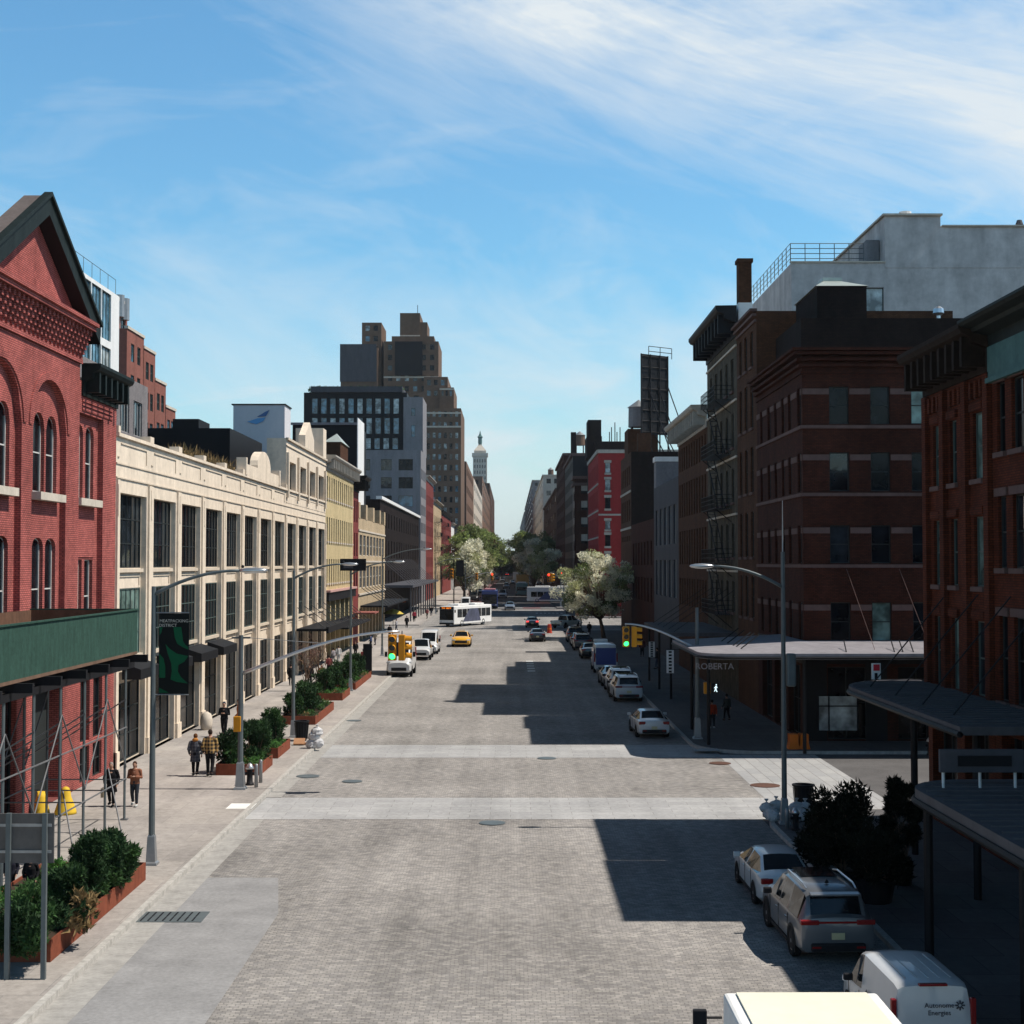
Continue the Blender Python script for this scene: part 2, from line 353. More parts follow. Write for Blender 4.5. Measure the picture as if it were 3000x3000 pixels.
def facade(mb,face,p,t0,t1,z0,z1,ops,depth=.22,m=0):
    ts=sorted({t0,t1,*[o[0] for o in ops],*[o[1] for o in ops]}); zs=sorted({z0,z1,*[o[2] for o in ops],*[o[3] for o in ops]})
    ts=[t for t in ts if t0-1e-6<=t<=t1+1e-6]; zs=[z for z in zs if z0-1e-6<=z<=z1+1e-6]
    def q(pts): mb.poly([P3(face,p,*x) for x in pts],m)
    for j in range(len(zs)-1):
        run=None
        for i in range(len(ts)-1):
            tc,zc=(ts[i]+ts[i+1])/2,(zs[j]+zs[j+1])/2
            if any(o[0]<tc<o[1] and o[2]<zc<o[3] for o in ops):
                if run is not None: q([(run,zs[j],0),(ts[i],zs[j],0),(ts[i],zs[j+1],0),(run,zs[j+1],0)]); run=None
            elif run is None: run=ts[i]
        if run is not None: q([(run,zs[j],0),(ts[-1],zs[j],0),(ts[-1],zs[j+1],0),(run,zs[j+1],0)])
    for o in ops:
        a,b,c,d=o[:4]; dp=o[4] if len(o)>4 and o[4] else depth; ar=o[5] if len(o)>5 else 0
        q([(a,c,0),(a,c,dp),(a,d-ar,dp),(a,d-ar,0)]); q([(b,c,0),(b,c,dp),(b,d-ar,dp),(b,d-ar,0)]); q([(a,c,0),(b,c,0),(b,c,dp),(a,c,dp)])
        if not ar: q([(a,d,0),(b,d,0),(b,d,dp),(a,d,dp)])
        else:
            w=b-a; n=10; pt=[(a+w*i/n, d-ar+ar*math.sqrt(max(0,1-(2*i/n-1)**2))) for i in range(n+1)]
            for (x0,y0),(x1,y1) in zip(pt[:-1],pt[1:]):
                q([(x0,y0,0),(x1,y1,0),(x1,d,0),(x0,d,0)]); q([(x0,y0,0),(x1,y1,0),(x1,y1,dp),(x0,y0,dp)])
def put_windows(root,face,p,wins,style='sash',fm='frame',gms=('glass',),depth=.22,sill=None,lintel=None,cap=100):
    """wins: list of openings (t0,t1,z0,z1[,depth,arch])"""
    base=Vector(root.location); n=0
    rest={}
    for o in wins:
        a,b,c,d=o[:4]; dp=(o[4] if len(o)>4 and o[4] else depth)-.06; ar=o[5] if len(o)>5 else 0
        gm=gms[(n*7+int(a*3)+int(c*5))%len(gms)] if len(gms)>1 else gms[0]
        root['wc']=root.get('wc',0)+1
        fmesh,pmesh=win_mesh(b-a,d-c,style,fm,gm,ar); loc=Vector(P3(face,p,(a+b)/2,c,dp))-base
        if root['wc']>cap: rest.setdefault('k',[]).append((fmesh,pmesh,loc)); n+=1; continue
        w=inst('window',fmesh,root,loc,ROT[face])
        if pmesh: inst('pane',pmesh,w)
        if sill: inst('sill',sill_mesh(b-a,sill),w)
        n+=1
    if rest:
        bb=MB(); mats=[]
        for fmesh,pmesh,loc in rest['k']:
            Mx=Matrix.Translation(loc)@Matrix.Rotation(ROT[face],4,'Z')
            for me in (fmesh,pmesh):
                if me is None: continue
                mt=me.materials[0]
                if mt not in mats: mats.append(mt)
                o0=len(bb.v); bb.v+=[tuple(Mx@v.co) for v in me.vertices]
                for pl in me.polygons: bb.f.append(tuple(o0+i for i in pl.vertices)); bb.m.append(mats.index(mt))
        o=bb.build('window',mats,root,world=False); o['kind']='stuff'
def grid(cols,rows): return [(a,b,c,d) for (a,b) in cols for (c,d) in rows]
def cols(t0,t1,n,w,margin=None):
    mg=((t1-t0)-n*w)/(n+1) if margin is None else margin
    gap=((t1-t0)-2*mg-n*w)/max(1,n-1)
    return [(t0+mg+i*(w+gap),t0+mg+i*(w+gap)+w) for i in range(n)]
def building(name,label,x0,x1,y0,y1,H,wm='redbrick',faces={},base=0.0,parapet=.6,roofm='tar',depth=.22,cat='building',group=None):
    """faces: {'E':[openings],...}; openings also need put_windows"""
    side=x1 if (x0+x1)<0 else x0
    root=thing(name,label,cat,(side,y0,base),0,group)
    mb=MB(); al={f:faces.get(f,[]) for f in 'ESWN'}
    facade(mb,'E',x1,y0,y1,base,H,al['E'],depth); facade(mb,'W',x0,y0,y1,base,H,al['W'],depth)
    facade(mb,'S',y0,x0,x1,base,H,al['S'],depth); facade(mb,'N',y1,x0,x1,base,H,al['N'],depth)
    t=.3; zr=H-parapet
    for (a,b,c,d) in ((x0,x1,y0,y0+t),(x0,x1,y1-t,y1),(x0,x0+t,y0+t,y1-t),(x1-t,x1,y0+t,y1-t)): mb.poly([(a,c,H),(b,c,H),(b,d,H),(a,d,H)])
    for (a,c,b,d) in ((x0+t,y0+t,x1-t,y0+t),(x1-t,y0+t,x1-t,y1-t),(x1-t,y1-t,x0+t,y1-t),(x0+t,y1-t,x0+t,y0+t)): mb.poly([(a,c,zr),(b,d,zr),(b,d,H),(a,c,H)])
    mb.poly([(x0+.01,y0+.01,base),(x1-.01,y0+.01,base),(x1-.01,y1-.01,base),(x0+.01,y1-.01,base)])
    wl=mb.build('wall',M[wm] if isinstance(wm,str) else wm,root)
    MB().box(x0+t,x1-t,y0+t,y1-t,zr-.2,zr).build('roof',M[roofm],root)
    return root
def band(mb,face,p,t0,t1,z0,z1,pr,m=0):
    a=P3(face,p,t0,z0,-pr); b=P3(face,p,t1,z1,-.003 if pr>0 else 0)
    # -.003 keeps the band's back a hair outside the wall
    b=P3(face,p,t1,z1,.05)
    mb.box(min(a[0],b[0]),max(a[0],b[0]),min(a[1],b[1]),max(a[1],b[1]),z0,z1,m)
def cornice(root,face,p,t0,t1,z0,z1,proj,mt,nbr=0,bm=None,over=.0,name='cornice',frieze=.45):
    mb=MB(); H=z1-z0
    prof=[(0,z0),(-.08,z0),(-.10,z0+H*frieze),(-proj*.55,z0+H*(frieze+.12)),(-proj*.6,z0+H*.72),(-proj*.9,z0+H*.8),(-proj,z0+H*.9),(-proj,z1),(0,z1+.02)]
    A=[P3(face,p,t0-over,z,d) for d,z in prof]; B=[P3(face,p,t1+over,z,d) for d,z in prof]
    for i in range(len(prof)-1): mb.poly([A[i],A[i+1],B[i+1],B[i]])
    mb.poly(A); mb.poly(B[::-1]); mb.poly([A[0],A[-1],B[-1],B[0]])
    for k in range(nbr):
        t=t0+(t1-t0)*(k+.5)/nbr; a=P3(face,p,t-.11,0,-proj*.82); b=P3(face,p,t+.11,0,-.02)
        mb.box(min(a[0],b[0]),max(a[0],b[0]),min(a[1],b[1]),max(a[1],b[1]),z0+H*.12,z0+H*.745)
    return mb.build(name,M[mt],root)
def fire_escape(root,face,p,t0,t1,levels,proj=1.15,mt='black'):
    for k,z in enumerate(levels):
        mb=MB()
        def bx(ta,tb,za,zb,d0,d1):
            a=P3(face,p,ta,0,-d0); b=P3(face,p,tb,0,-d1)
            mb.box(min(a[0],b[0]),max(a[0],b[0]),min(a[1],b[1]),max(a[1],b[1]),za,zb)
        for i in range(9): d=.08+proj*i/9; bx(t0,t1,z,z+.04,d,d+.06)
        for zz in (z+.35,z+.65,z+.95):
            bx(t0,t1,zz,zz+.035,proj-.03,proj); bx(t0,t0+.03,zz,zz+.035,.02,proj); bx(t1-.03,t1,zz,zz+.035,.02,proj)
        n=int((t1-t0)/.28)
        for i in range(n+1): t=t0+(t1-t0)*i/n; bx(t-.012,t+.012,z,z+.95,proj-.03,proj-.006)
        for t in (t0+.3,t1-.3): mb.path([P3(face,p,t,z-.9,-.02),P3(face,p,t,z,-proj+.1)],[.03,.03],4)
        if k+1<len(levels):
            z2=levels[k+1]; 
            for dd in (.35,.85): mb.path([P3(face,p,t0+.7,z+.03,-dd),P3(face,p,t1-.7,z2,-dd)],[.035,.035],4)
            for i in range(9):
                f=(i+.5)/9; c=P3(face,p,t0+.7+(t1-t0-1.4)*f,z+(z2-z)*f,-.6); mb.obox(c,.5 if face in 'EW' else .2,.2 if face in 'EW' else .5,.03)
        mb.build('fire_escape',M[mt],root)
# ------------------------------------------------ ground, road, pavements
XL,XR=-9.6,9.05
g=MB(); g.poly([(-2500,-60,-.03),(2500,-60,-.03),(2500,6000,-.03),(-2500,6000,-.03)]); struct('ground',g,M['asphalt'])
g=MB(); g.poly([(XL,-20,0),(XR,-20,0),(XR,285,0),(XL,285,0)]); struct('road',g,M['cobble'])
g=MB(); g.poly([(XR,53.6,.003),(XR+1.05,53.6,.003),(XR+1.6,68.9,.003),(XR,68.9,.003)]); struct('road_corner',g,M['cobble'])
g=MB(); g.poly([(-60,285,.002),(60,285,.002),(60,2600,.002),(-60,2600,.002)]); struct('far_road',g,M['asphalt'])
g=MB(); g.poly([(XL-20,198,.004),(XL,198,.004),(XL,285,.004),(XL-20,285,.004)]); g.poly([(XR,196,.004),(XR+40,196,.004),(XR+40,285,.004),(XR,285,.004)]); struct('avenue_road',g,M['cobble'])
g=MB(); g.poly([(XR,53,-.01),(80,53,-.01),(80,69.5,-.01),(XR,69.5,-.01)]); struct('side_street',g,M['asphalt'])
g=MB()
for a,b in ((51.9,56.6),(68.2,72.9)): g.poly([(XL+.02,a,.006),(XR+1,a,.006),(XR+1,b,.006),(XL+.02,b,.006)])
struct('crosswalk',g,M['slab'])
g=MB(); g.poly([(XR+.9,53.6,.010),(14.6,53.6,.010),(14.6,69.2,.010),(XR+.9,69.2,.010)]); struct('side_crosswalk',g,paving('side_crosswalk_granite',(.39,.385,.38),(.33,.33,.335),(.22,.21,.20),1.5,.55,.02,.3,.75,.3,rot=PI/2,fine=5))
g=MB(); g.poly([(XL,-20,.008),(-6.1,-20,.008),(-6.1,38,.008),(-6.8,42.3,.008),(XL,42.3,.008)]); struct('patched_lane',g,M['lane'])
g=MB(); g.poly([(XL,-20,.013),(XL+.75,-20,.013),(XL+.75,51.8,.013),(XL,51.8,.013)]); g.poly([(XL,56.7,.013),(XL+.6,56.7,.013),(XL+.6,197,.013),(XL,197,.013)]); struct('gutter',g,M['gutter'])
def walkpoly(name,pts,mt,h=.14,cw=.16):
    g=MB(); g.prism(pts,-.2,h); struct(name,g,M[mt])
walkpoly('sidewalk',[(XL-.17,-20),(-60,-20),(-60,200),(XL-.17,200)][::-1],'walk')
g=MB(); g.box(XL-.17,XL,-20,200,-.2,.155); struct('curb',g,M['curb'])
def rounded(x0,x1,y0,y1,r,corner):
    # corner at (x0,y1) ('far') or (x0,y0) ('near') rounded
    pts=[]
    if corner=='far':
        pts=[(x0,y0),(x1,y0),(x1,y1)]+[(x0+r-r*math.sin(a),y1-r+r*math.cos(a)) for a in [PI/2*i/8 for i in range(9)]]
    else:
        pts=[(x1,y0),(x1,y1),(x0,y1)]+[(x0+r-r*math.cos(a),y0+r-r*math.sin(a)) for a in [PI/2*i/8 for i in range(9)]]
    return pts
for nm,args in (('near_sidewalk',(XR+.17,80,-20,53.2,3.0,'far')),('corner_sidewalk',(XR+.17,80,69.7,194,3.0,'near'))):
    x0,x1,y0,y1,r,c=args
    g=MB(); g.prism(rounded(*args),-.2,.14); struct(nm,g,M['walk_shade'])
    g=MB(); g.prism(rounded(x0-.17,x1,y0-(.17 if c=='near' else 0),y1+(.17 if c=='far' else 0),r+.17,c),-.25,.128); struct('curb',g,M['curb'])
walkpoly('far_left_sidewalk',[(-40,290),(-10.5,290),(-10.5,2500),(-40,2500)],'walk')
walkpoly('far_right_sidewalk',[(9.4,290),(40,290),(40,2500),(9.4,2500)],'walk_shade')
walkpoly('avenue_island',[(-40,212),(-13.5,212),(-13.5,262),(-40,262)],'walk')
walkpoly('right_avenue_sidewalk',[(10.5,240),(40,240),(40,285),(10.5,285)],'walk_shade')
# markings
wp=mat('worn_white_marking',(.62,.61,.58),.7,var=.5,fine=6)
g=MB()
for i in range(7): x=4.6+i*.75; g.poly([(x,262,.012),(x+.45,262,.012),(x+.45,266,.012),(x,266,.012)])
for i in range(5): y=122+i*3.0; g.poly([(1.45,y,.012),(2.1,y,.012),(2.1,y+1.4,.012),(1.45,y+1.4,.012)])
for y in (296,300): g.poly([(-9,y,.01),(9,y,.01),(9,y+.6,.01),(-9,y+.6,.01)])
struct('road_marking',g,wp)
g=MB(); g.poly([(-10,300,.014),(-6.5,300,.014),(-6.5,900,.014),(-10,900,.014)]); g.poly([(2.5,290,.014),(6.2,290,.014),(6.2,300,.014),(2.5,300,.014)]); g.poly([(5.5,302,.014),(9,302,.014),(9,900,.014),(5.5,900,.014)]); struct('bus_lane',g,mat('red_bus_lane',(.15,.085,.085),.85,var=.4))
# far ground horizon trees handled later
# ---------------- LEFT SIDE
FX=-17.4
# 1 red gabled building
root=building('brick_building','red brick building with dark gabled pediment and tall arched windows at left',-32,FX,40,63.1,16.2,'redbrick',
 faces={},parapet=.5)
for ch in list(root.children): bpy.data.objects.remove(ch)
wins3=[];ops=[]
bays=[(46.6,50.9),(51.7,56.0),(57.5,61.1)]
def pairs(b,w,gap):
    c=(b[0]+b[1])/2; return [(c-gap/2-w,c-gap/2),(c+gap/2,c+gap/2+w)]
main=[]
rec=.24
mb=MB()
# pilastered wall: outer skin has the bay recesses, an inner skin carries the windows
OB=[(46.6,50.9,5.3,16.2,rec,2.0),(52.0,56.0,5.3,16.2,rec,1.9),(57.4,61.1,5.3,15.3,rec)]
facade(mb,'E',FX,40,57.7,0.1,18.7,[OB[0],OB[1],(46.6,47.6,0.3,4.4,.3),(49.3,50.7,.3,4.4,.3),(52.5,55.9,.15,4.5,.7),(41.5,42.9,.3,4.4,.3)])
facade(mb,'E',FX,57.7,63.1,0.1,16.6,[(57.7,61.1,5.3,15.3,rec),(58.2,59.5,1.9,4.4,.25),(60.0,61.3,1.9,4.4,.25),(58.2,59.5,.3,1.7,.2),(60.0,61.3,.3,1.7,.2)])
W=[]
for b in (OB[0],OB[1]):
    c=(b[0]+b[1])/2+.2
    for s in (-1,1):
        W.append((c+s*.74-.64,c+s*.74+.64,11.85,14.85,.25,.62)); W.append((c+s*.74-.62,c+s*.74+.62,6.3,10.15,.25,.3))
W3=[]
for a,b2 in ((57.85,59.0),(59.35,60.5)):
    W3.append((a,b2,11.85,14.9,.25,.3)); W3.append((a,b2,6.3,9.35,.25))
facade(mb,'E',FX-rec,46.3,56.1,5.2,16.3,W); facade(mb,'E',FX-rec,57.4,61.2,5.2,15.7,W3)
# other walls
mb.poly([(FX,40,0.1),(-32,40,.1),(-32,40,16.6),(FX,40,16.6)]); mb.poly([(-32,63.1,.1),(FX,63.1,.1),(FX,63.1,16.6),(-32,63.1,16.6)]); mb.poly([(-32,40,.1),(-32,63.1,.1),(-32,63.1,16.6),(-32,40,16.6)])
mb.poly([(FX,57.7,16.6),(FX-.35,57.7,16.6),(FX-.35,57.7,18.7),(FX,57.7,18.7)])
mb.poly([(FX-.35,40,15),(FX-.35,57.7,15),(FX-.35,57.7,18.7),(FX-.35,40,18.7)])
# gable
mb.poly([(FX,46.3,18.7),(FX,57.7,18.7),(FX,52.0,21.9)]); mb.poly([(FX-.35,57.7,18.7),(FX-.35,46.3,18.7),(FX-.35,52.0,21.9)])
mb.build('wall',M['redbrick'],root)
MB().box(-31.7,FX-1.35,40.3,62.8,15.6,15.8).build('roof',M['tar'],root)
put_windows(root,'E',FX-rec,W+W3,'1x2','framew',('glassd',),.25)
put_windows(root,'E',FX,[(46.6,47.6,0.3,4.4,.3),(49.3,50.7,.3,4.4,.3),(41.5,42.9,.3,4.4,.3),(58.2,59.5,1.9,4.4,.25),(60.0,61.3,1.9,4.4,.25),(58.2,59.5,.3,1.7,.2),(60.0,61.3,.3,1.7,.2)],'2x2','frame',('glassd',),.25)
MB().box(FX-.8,FX-.62,52.5,55.9,.15,4.5).build('door',M['frame'],root)
sb=MB()
for c in (48.85,54.2): sb.box(FX-rec-.05,FX+.12,c-1.5,c+1.5,11.55,11.84)
sb.box(FX-rec-.05,FX+.12,57.7,60.7,11.55,11.84); sb.box(FX-.05,FX+.10,40,63.05,4.62,5.12)
sb.build('stone_sill',M['palestone'],root)
# brick arch rings over the windows
for b in (OB[0],OB[1]):
    ab=MB()
    c=(b[0]+b[1])/2; w=(b[1]-b[0]); r0=w/2+.08; r1=r0+.32; zc=14.25; n=18
    for i in range(n):
        a0,a1=PI*i/n,PI*(i+1)/n
        for rr,pp in ((r0,.0),):
            p=[(r0,a0),(r1,a0),(r1,a1),(r0,a1)]
            top=[(FX+.05,c-q*math.cos(a),zc+q*.9*math.sin(a)) for q,a in p]
            ab.poly(top); ab.poly([(FX+.05,top[1][1],top[1][2]),(FX,top[1][1],top[1][2]),(FX,top[2][1],top[2][2]),(FX+.05,top[2][1],top[2][2])])
            ab.poly([top[0],(FX,top[0][1],top[0][2]),(FX,top[3][1],top[3][2]),top[3]])
    ab.build('arch_ring',M['redbrick'],root)
# blind panels at the second-floor right bay
MB().box(FX-rec-.02,FX-rec+.04,57.8,60.55,9.45,10.9).build('blind_panel',M['redbrick'],root)
# corbel table
cb=MB(); cb.box(FX-.05,FX+.10,40,57.75,17.25,17.42)
k=40.1
while k<57.6:
    for j in range(6): cb.box(FX-.05,FX+.10+.075*j,k,k+.20,17.42+j*.19,17.42+(j+1)*.19)
    k+=.47
cb.box(FX-.05,FX+.60,40,57.85,18.56,18.75); cb.box(FX-.05,FX+.70,40,57.95,18.75,18.9,)
cb.build('corbel_table',M['redbrick'],root)
# pediment roof: two slopes with deep overhang
rb=MB(); xa,xb=FX-.4,FX+.55
apx=(52.0,22.65); lo=(45.4,18.9); ro=(58.6,18.9)
th=.72
for (ya,za),(yb,zb) in (((lo),(apx)),((apx),(ro))):
    rb.poly([(xa,ya,za),(xb,ya,za),(xb,yb,zb),(xa,yb,zb)],1)
    rb.poly([(xa,ya,za-th),(xb,ya,za-th),(xb,yb,zb-th),(xa,yb,zb-th)],2)  # soffit faces black: shade under the overhang put into the colour
    rb.poly([(xb,ya,za-th),(xb,yb,zb-th),(xb,yb,zb),(xb,ya,za)]); rb.poly([(xa,ya,za-th),(xa,yb,zb-th),(xa,yb,zb),(xa,ya,za)])
    dy,dz=(yb-ya),(zb-za)
    rb.poly([(xb+.1,ya,za-.02),(xb+.1,yb,zb-.02),(xb+.1,yb,zb+.13),(xb+.1,ya,za+.13)]); rb.poly([(xb+.1,ya,za+.13),(xb+.1,yb,zb+.13),(xb-.2,yb,zb+.13),(xb-.2,ya,za+.13)])
    rb.poly([(xb+.1,ya,za-.02),(xb+.1,yb,zb-.02),(xb,yb,zb-.02),(xb,ya,za-.02)])
for y,z in (lo,ro): rb.poly([(xa,y,z-th),(xb,y,z-th),(xb,y,z),(xa,y,z)])
rb.build('pediment_roof',[M['green'],M['slate'],M['black']],root)
cornice(root,'E',FX,57.9,63.1,16.0,17.3,.78,'green',6,name='bracketed_cornice')
db=MB()
for z in (15.42,15.6,15.78): db.box(FX-.02,FX+.05,58.0,62.4,z,z+.1)
db.build('brick_band',M['redbrick'],root)
# 2 cream building
Y0,Y1=63.1,134.6; nb=12; pitch=(Y1-Y0)/nb
root=thing('cream_building','long cream terracotta building with rows of wide dark windows between piers','building',(FX,Y0,0))
big=[];ops=[]
for i in range(nb):
    a=Y0+i*pitch+.58; b=Y0+(i+1)*pitch-.58
    big.append((a,b,.14,12.35,.27)); ops+= [(a+.02,b-.02,8.98,12.34,.12),(a+.02,b-.02,4.95,8.05,.12),(a+.02,b-.02,.2,3.75,.12)]
mb=MB(); facade(mb,'E',FX,Y0,Y1,.1,15.0,big); facade(mb,'E',FX-.27,Y0+.3,Y1-.3,.12,12.4,ops)
mb.poly([(FX,Y0,.1),(-42,Y0,.1),(-42,Y0,15),(FX,Y0,15)]); mb.poly([(FX,Y1,.1),(-42,Y1,.1),(-42,Y1,15),(FX,Y1,15)]); mb.poly([(-42,Y0,.1),(-42,Y1,.1),(-42,Y1,15),(-42,Y0,15)])
mb.poly([(FX,Y0,15),(FX-.4,Y0,15),(FX-.4,Y1,15),(FX,Y1,15)]); mb.poly([(FX-.4,Y0,13.9),(FX-.4,Y1,13.9),(FX-.4,Y1,15),(FX-.4,Y0,15)])
mb.build('wall',M['beige'],root)
MB().box(-41.8,FX-.41,Y0+.2,Y1-.2,13.7,13.9).build('roof',M['tar'],root)
put_windows(root,'E',FX-.27,[o for o in ops if o[2]>8],'6x3','frame',('glassd','glass','glassd'),.12)
put_windows(root,'E',FX-.27,[o for o in ops if 4<o[2]<8],'6x3','frameg',('glassc','glassd','glassc','glass','glassd'),.12)
put_windows(root,'E',FX-.27,[o for o in ops if o[2]<1],'3x3','frame',('glassd',),.12)
for i in range(nb+1):
    y=Y0+i*pitch; pb=MB(); pb.box(FX-.05,FX+.10,max(Y0+.01,y-.40),min(Y1,y+.40),.12,12.9); pb.box(FX+.10,FX+.13,max(Y0+.02,y-.13),min(Y1,y+.13),11.3,12.7)
    pb.box(FX-.05,FX+.16,max(Y0+.01,y-.46),min(Y1,y+.46),.12,.9); pb.box(FX-.42,FX+.10,max(Y0+.01,y-.35),min(Y1,y+.35),14.99,15.28)
    pb.build('pier',M['beige'],root)
for i in range(nb):
    a=Y0+i*pitch+.60; b=Y0+(i+1)*pitch-.60; tr=MB(); q=FX-.27
    for z in (8.78,4.78): tr.box(q-.1,q+.16,a,b,z,z+.17)
    for z in (8.15,4.05): tr.box(q-.05,q+.05,a+.3,b-.3,z+.42,z+.47); tr.box(q-.05,q+.05,b-.35,b-.3,z,z+.42); tr.box(q-.05,q+.05,a+.3,a+.35,z,z+.42)
    tr.build('spandrel_moulding',M['beigedark'],root)
    tr=MB(); tr.box(FX-.1,FX+.05,a+.15,b-.15,14.52,14.58); tr.box(FX-.1,FX+.05,b-.21,b-.15,13.85,14.52); tr.box(FX-.1,FX+.05,a-.38,a-.12,13.9,13.95)
    tr.build('parapet_moulding',M['beigedark'],root)
tr=MB(); band(tr,'E',FX,Y0,Y1,12.97,13.03,.06); tr.build('string_course',M['beigedark'],root)
tr=MB(); band(tr,'E',FX,Y0,Y1,13.6,13.66,.05); tr.build('string_course',M['beigedark'],root)
tr=MB(); band(tr,'E',FX,Y0,Y1,14.82,14.97,.14); tr.build('coping',M['beige'],root)
# shaped parapet bumps
def arch_block(y0,y1,z0,z1,x0=FX-.42,x1=FX+.13,gable=False):
    pts=[(y0,z0),(y1,z0)]
    if gable: pts+=[(y1,z0+(z1-z0)*.45),((y0+y1)/2,z1),(y0,z0+(z1-z0)*.45)]
    else: pts+=[(y1-(y1-y0)*(1-math.cos(a))/2,z0+(z1-z0)*(.45+.55*math.sin(a))) for a in [PI*i/10 for i in range(11)]]
    b=MB(); n=len(pts)
    b.poly([(x1,y,z) for y,z in pts]); b.poly([(x0,y,z) for y,z in pts][::-1])
    for i in range(n): (ya,za),(yb,zb)=pts[i],pts[(i+1)%n]; b.poly([(x1,ya,za),(x0,ya,za),(x0,yb,zb),(x1,yb,zb)])
    return b
ya=onX(748,1400,FX).y; yb=onX(786,1400,FX).y
b=arch_block(ya,yb,14.98,17.0); b.box(FX-.42,FX+.13,ya-4.2,ya-.01,14.98,15.7); b.box(FX-.42,FX+.13,yb+.01,yb+3.6,14.98,15.7); b.box(FX-.45,FX+.2,ya-4.6,ya-4.2,14.98,16.1); b.box(FX-.45,FX+.2,yb+3.6,yb+4,14.98,16.1)
b.build('shaped_parapet',M['beige'],root)
# raised end block
yt=Y0+8*pitch+.1
t3=[(yt+.7+i*5.78,yt+.7+i*5.78+4.3,14.9,17.2,.5) for i in range(4)]
mb=MB(); facade(mb,'E',FX+.02,yt,Y1,13.9,18.9,t3)
for y in (yt,Y1): mb.poly([(FX+.02,y,13.95),(-18.9,y,13.95),(-18.9,y,18.9),(FX+.02,y,18.9)])
mb.poly([(-18.9,yt,13.95),(-18.9,Y1,13.95),(-18.9,Y1,18.9),(-18.9,yt,18.9)]); mb.poly([(FX+.02,yt,18.9),(-18.9,yt,18.9),(-18.9,Y1,18.9),(FX+.02,Y1,18.9)])
mb.build('upper_storey',M['beige'],root)
put_windows(root,'E',FX+.02,t3,'4x1','frame',('glassd',),.5)
tr=MB(); band(tr,'E',FX+.02,yt,Y1,18.3,18.36,.08); band(tr,'E',FX+.02,yt,Y1,18.78,18.95,.16)
for i in range(5): y=yt+.35+i*5.6; tr.box(FX-.02,FX+.2,y-.3,y+.3,14.3,17.8)
tr.build('moulding',M['beigedark'],root)
arch_block(120.3,125.7,18.9,21.3,gable=True).build('gable_parapet',M['beige'],root)
MB().box(FX-2.5,FX+.05,Y1-2.2,Y1,18.9,21.7).build('end_pier',M['beige'],root)
# ground floor awnings as parts of the shopfront
for i,(ya,yb,z,pr) in enumerate(((64.2,67.6,4.25,.9),(76.3,80.6,4.2,1.0),(82.2,86.2,4.2,1.0),(70.4,74.2,4.2,1.0))):
    mb=MB(); mb.prism([(FX+.05,z+.5),(FX+pr,z+.2),(FX+pr,z-.25),(FX+.05,z-.25)],ya,yb,axis='Y'); mb.build('awning',M['black'],root)
mb=MB(); ya,yb=116,133; mb.box(FX+.1,FX+2.6,ya,yb,3.7,3.9); mb.box(FX+2.5,FX+2.7,ya,yb,3.55,4.05); 
for i in range(5): y=ya+.5+i*4; mb.tube((FX+.1,y,5.6),(FX+2.4,y,3.9),.03,n=4)
mb.build('canopy',M['black'],root)
# roof things on the cream building
o=MB().box(-27.4,-21.2,108,122,13.9,19.4); o.box(-26,-24,110,114,19.4,20.3); tag(o.build('rooftop_shed',M['black']),'black rooftop shed behind the cream parapet left of the white cube','roof shed')
mb=MB().box(-33,-27.6,96,112,13.9,18.9); tag(mb.build('rooftop_shed',M['black']),'long low dark roof shed beside the dry grass on the cream building','roof shed')
root=thing('white_cube','big pale cube sign with blue wing emblem above the cream building','rooftop sign',(-22.3,126.5,18.4))
MB().box(-24.55,-20.0,126.5,129.9,18.4,23.2).build('cube',mat('cube_panel',(.62,.60,.62),.6,var=.08),root)
e=MB(); 
def wing(pts,m=0): e.poly([(x,126.47,z) for x,z in pts],m); e.poly([(x,126.43,z) for x,z in pts][::-1],m)
def zz(px,py): p=onY(px,py,126.47); return (p.x,p.z)
Zp=lambda x,y: zz(650+x/2.76,850+y/2.76)
wing([Zp(200,1065),Zp(290,1035),Zp(350,1030),Zp(330,1060),Zp(275,1085)]); wing([Zp(280,1025),Zp(345,985),Zp(380,970),Zp(352,1020)],1)
e.build('emblem',[mat('emblem_light_blue',(.10,.33,.62),.4,var=0),mat('emblem_navy',(.04,.12,.30),.4,var=0)],root)
MB().box(-24.7,-19.9,126.4,130.0,23.2,23.3).build('coping',M['black'],root)
o=MB().box(-25.2,-19.2,127.2,134,13.9,18.38); tag(o.build('brick_bulkhead',M['blackbrick']),'sooty brick roof bulkhead carrying the pale cube sign','roof bulkhead')
# 3 yellow building
def bld(name,label,px0,px1,ytop,depth,wm,side='L',X=None,extra=0,H=None,y0=None,y1=None,faces=None,**k):
    X=X if X is not None else (FX if side=='L' else 15.0)
    ya=onX(px0,1500,X).y if y0 is None else y0; yb=onX(px1,1500,X).y if y1 is None else y1
    H=H or onX(px0,ytop,X).z
    return ya,yb,H
y0,y1=134.6,158.3
rowsY=[(7.3,9.6),(11.3,13.6),(15.4,17.5)]
cl=cols(y0,y1,13,.85)
ops=grid(cl,rowsY)
g0=[(y0+.6+i*3.9,y0+.6+i*3.9+3.3,.2,5.9,.5) for i in range(6)]
root=building('yellow_building','yellow brick building with three rows of narrow windows and grey cornice',-34,FX,y0,y1,18.4,'yellowbrick',{'E':ops+g0})
put_windows(root,'E',FX,ops,'sash','framew',('glass','glassd'),.22,sill='palestone')
put_windows(root,'E',FX,g0,'4x4','frameg',('glassd',),.5)
cornice(root,'E',FX,y0,y1,18.0,19.4,.95,'stone',18)
mb=MB(); mb.box(FX,FX+.5,y0+.1,y1-.1,6.45,6.65); mb.build('ledge',mat('pinkish_ledge',(.5,.3,.27),.8,var=.2),root)
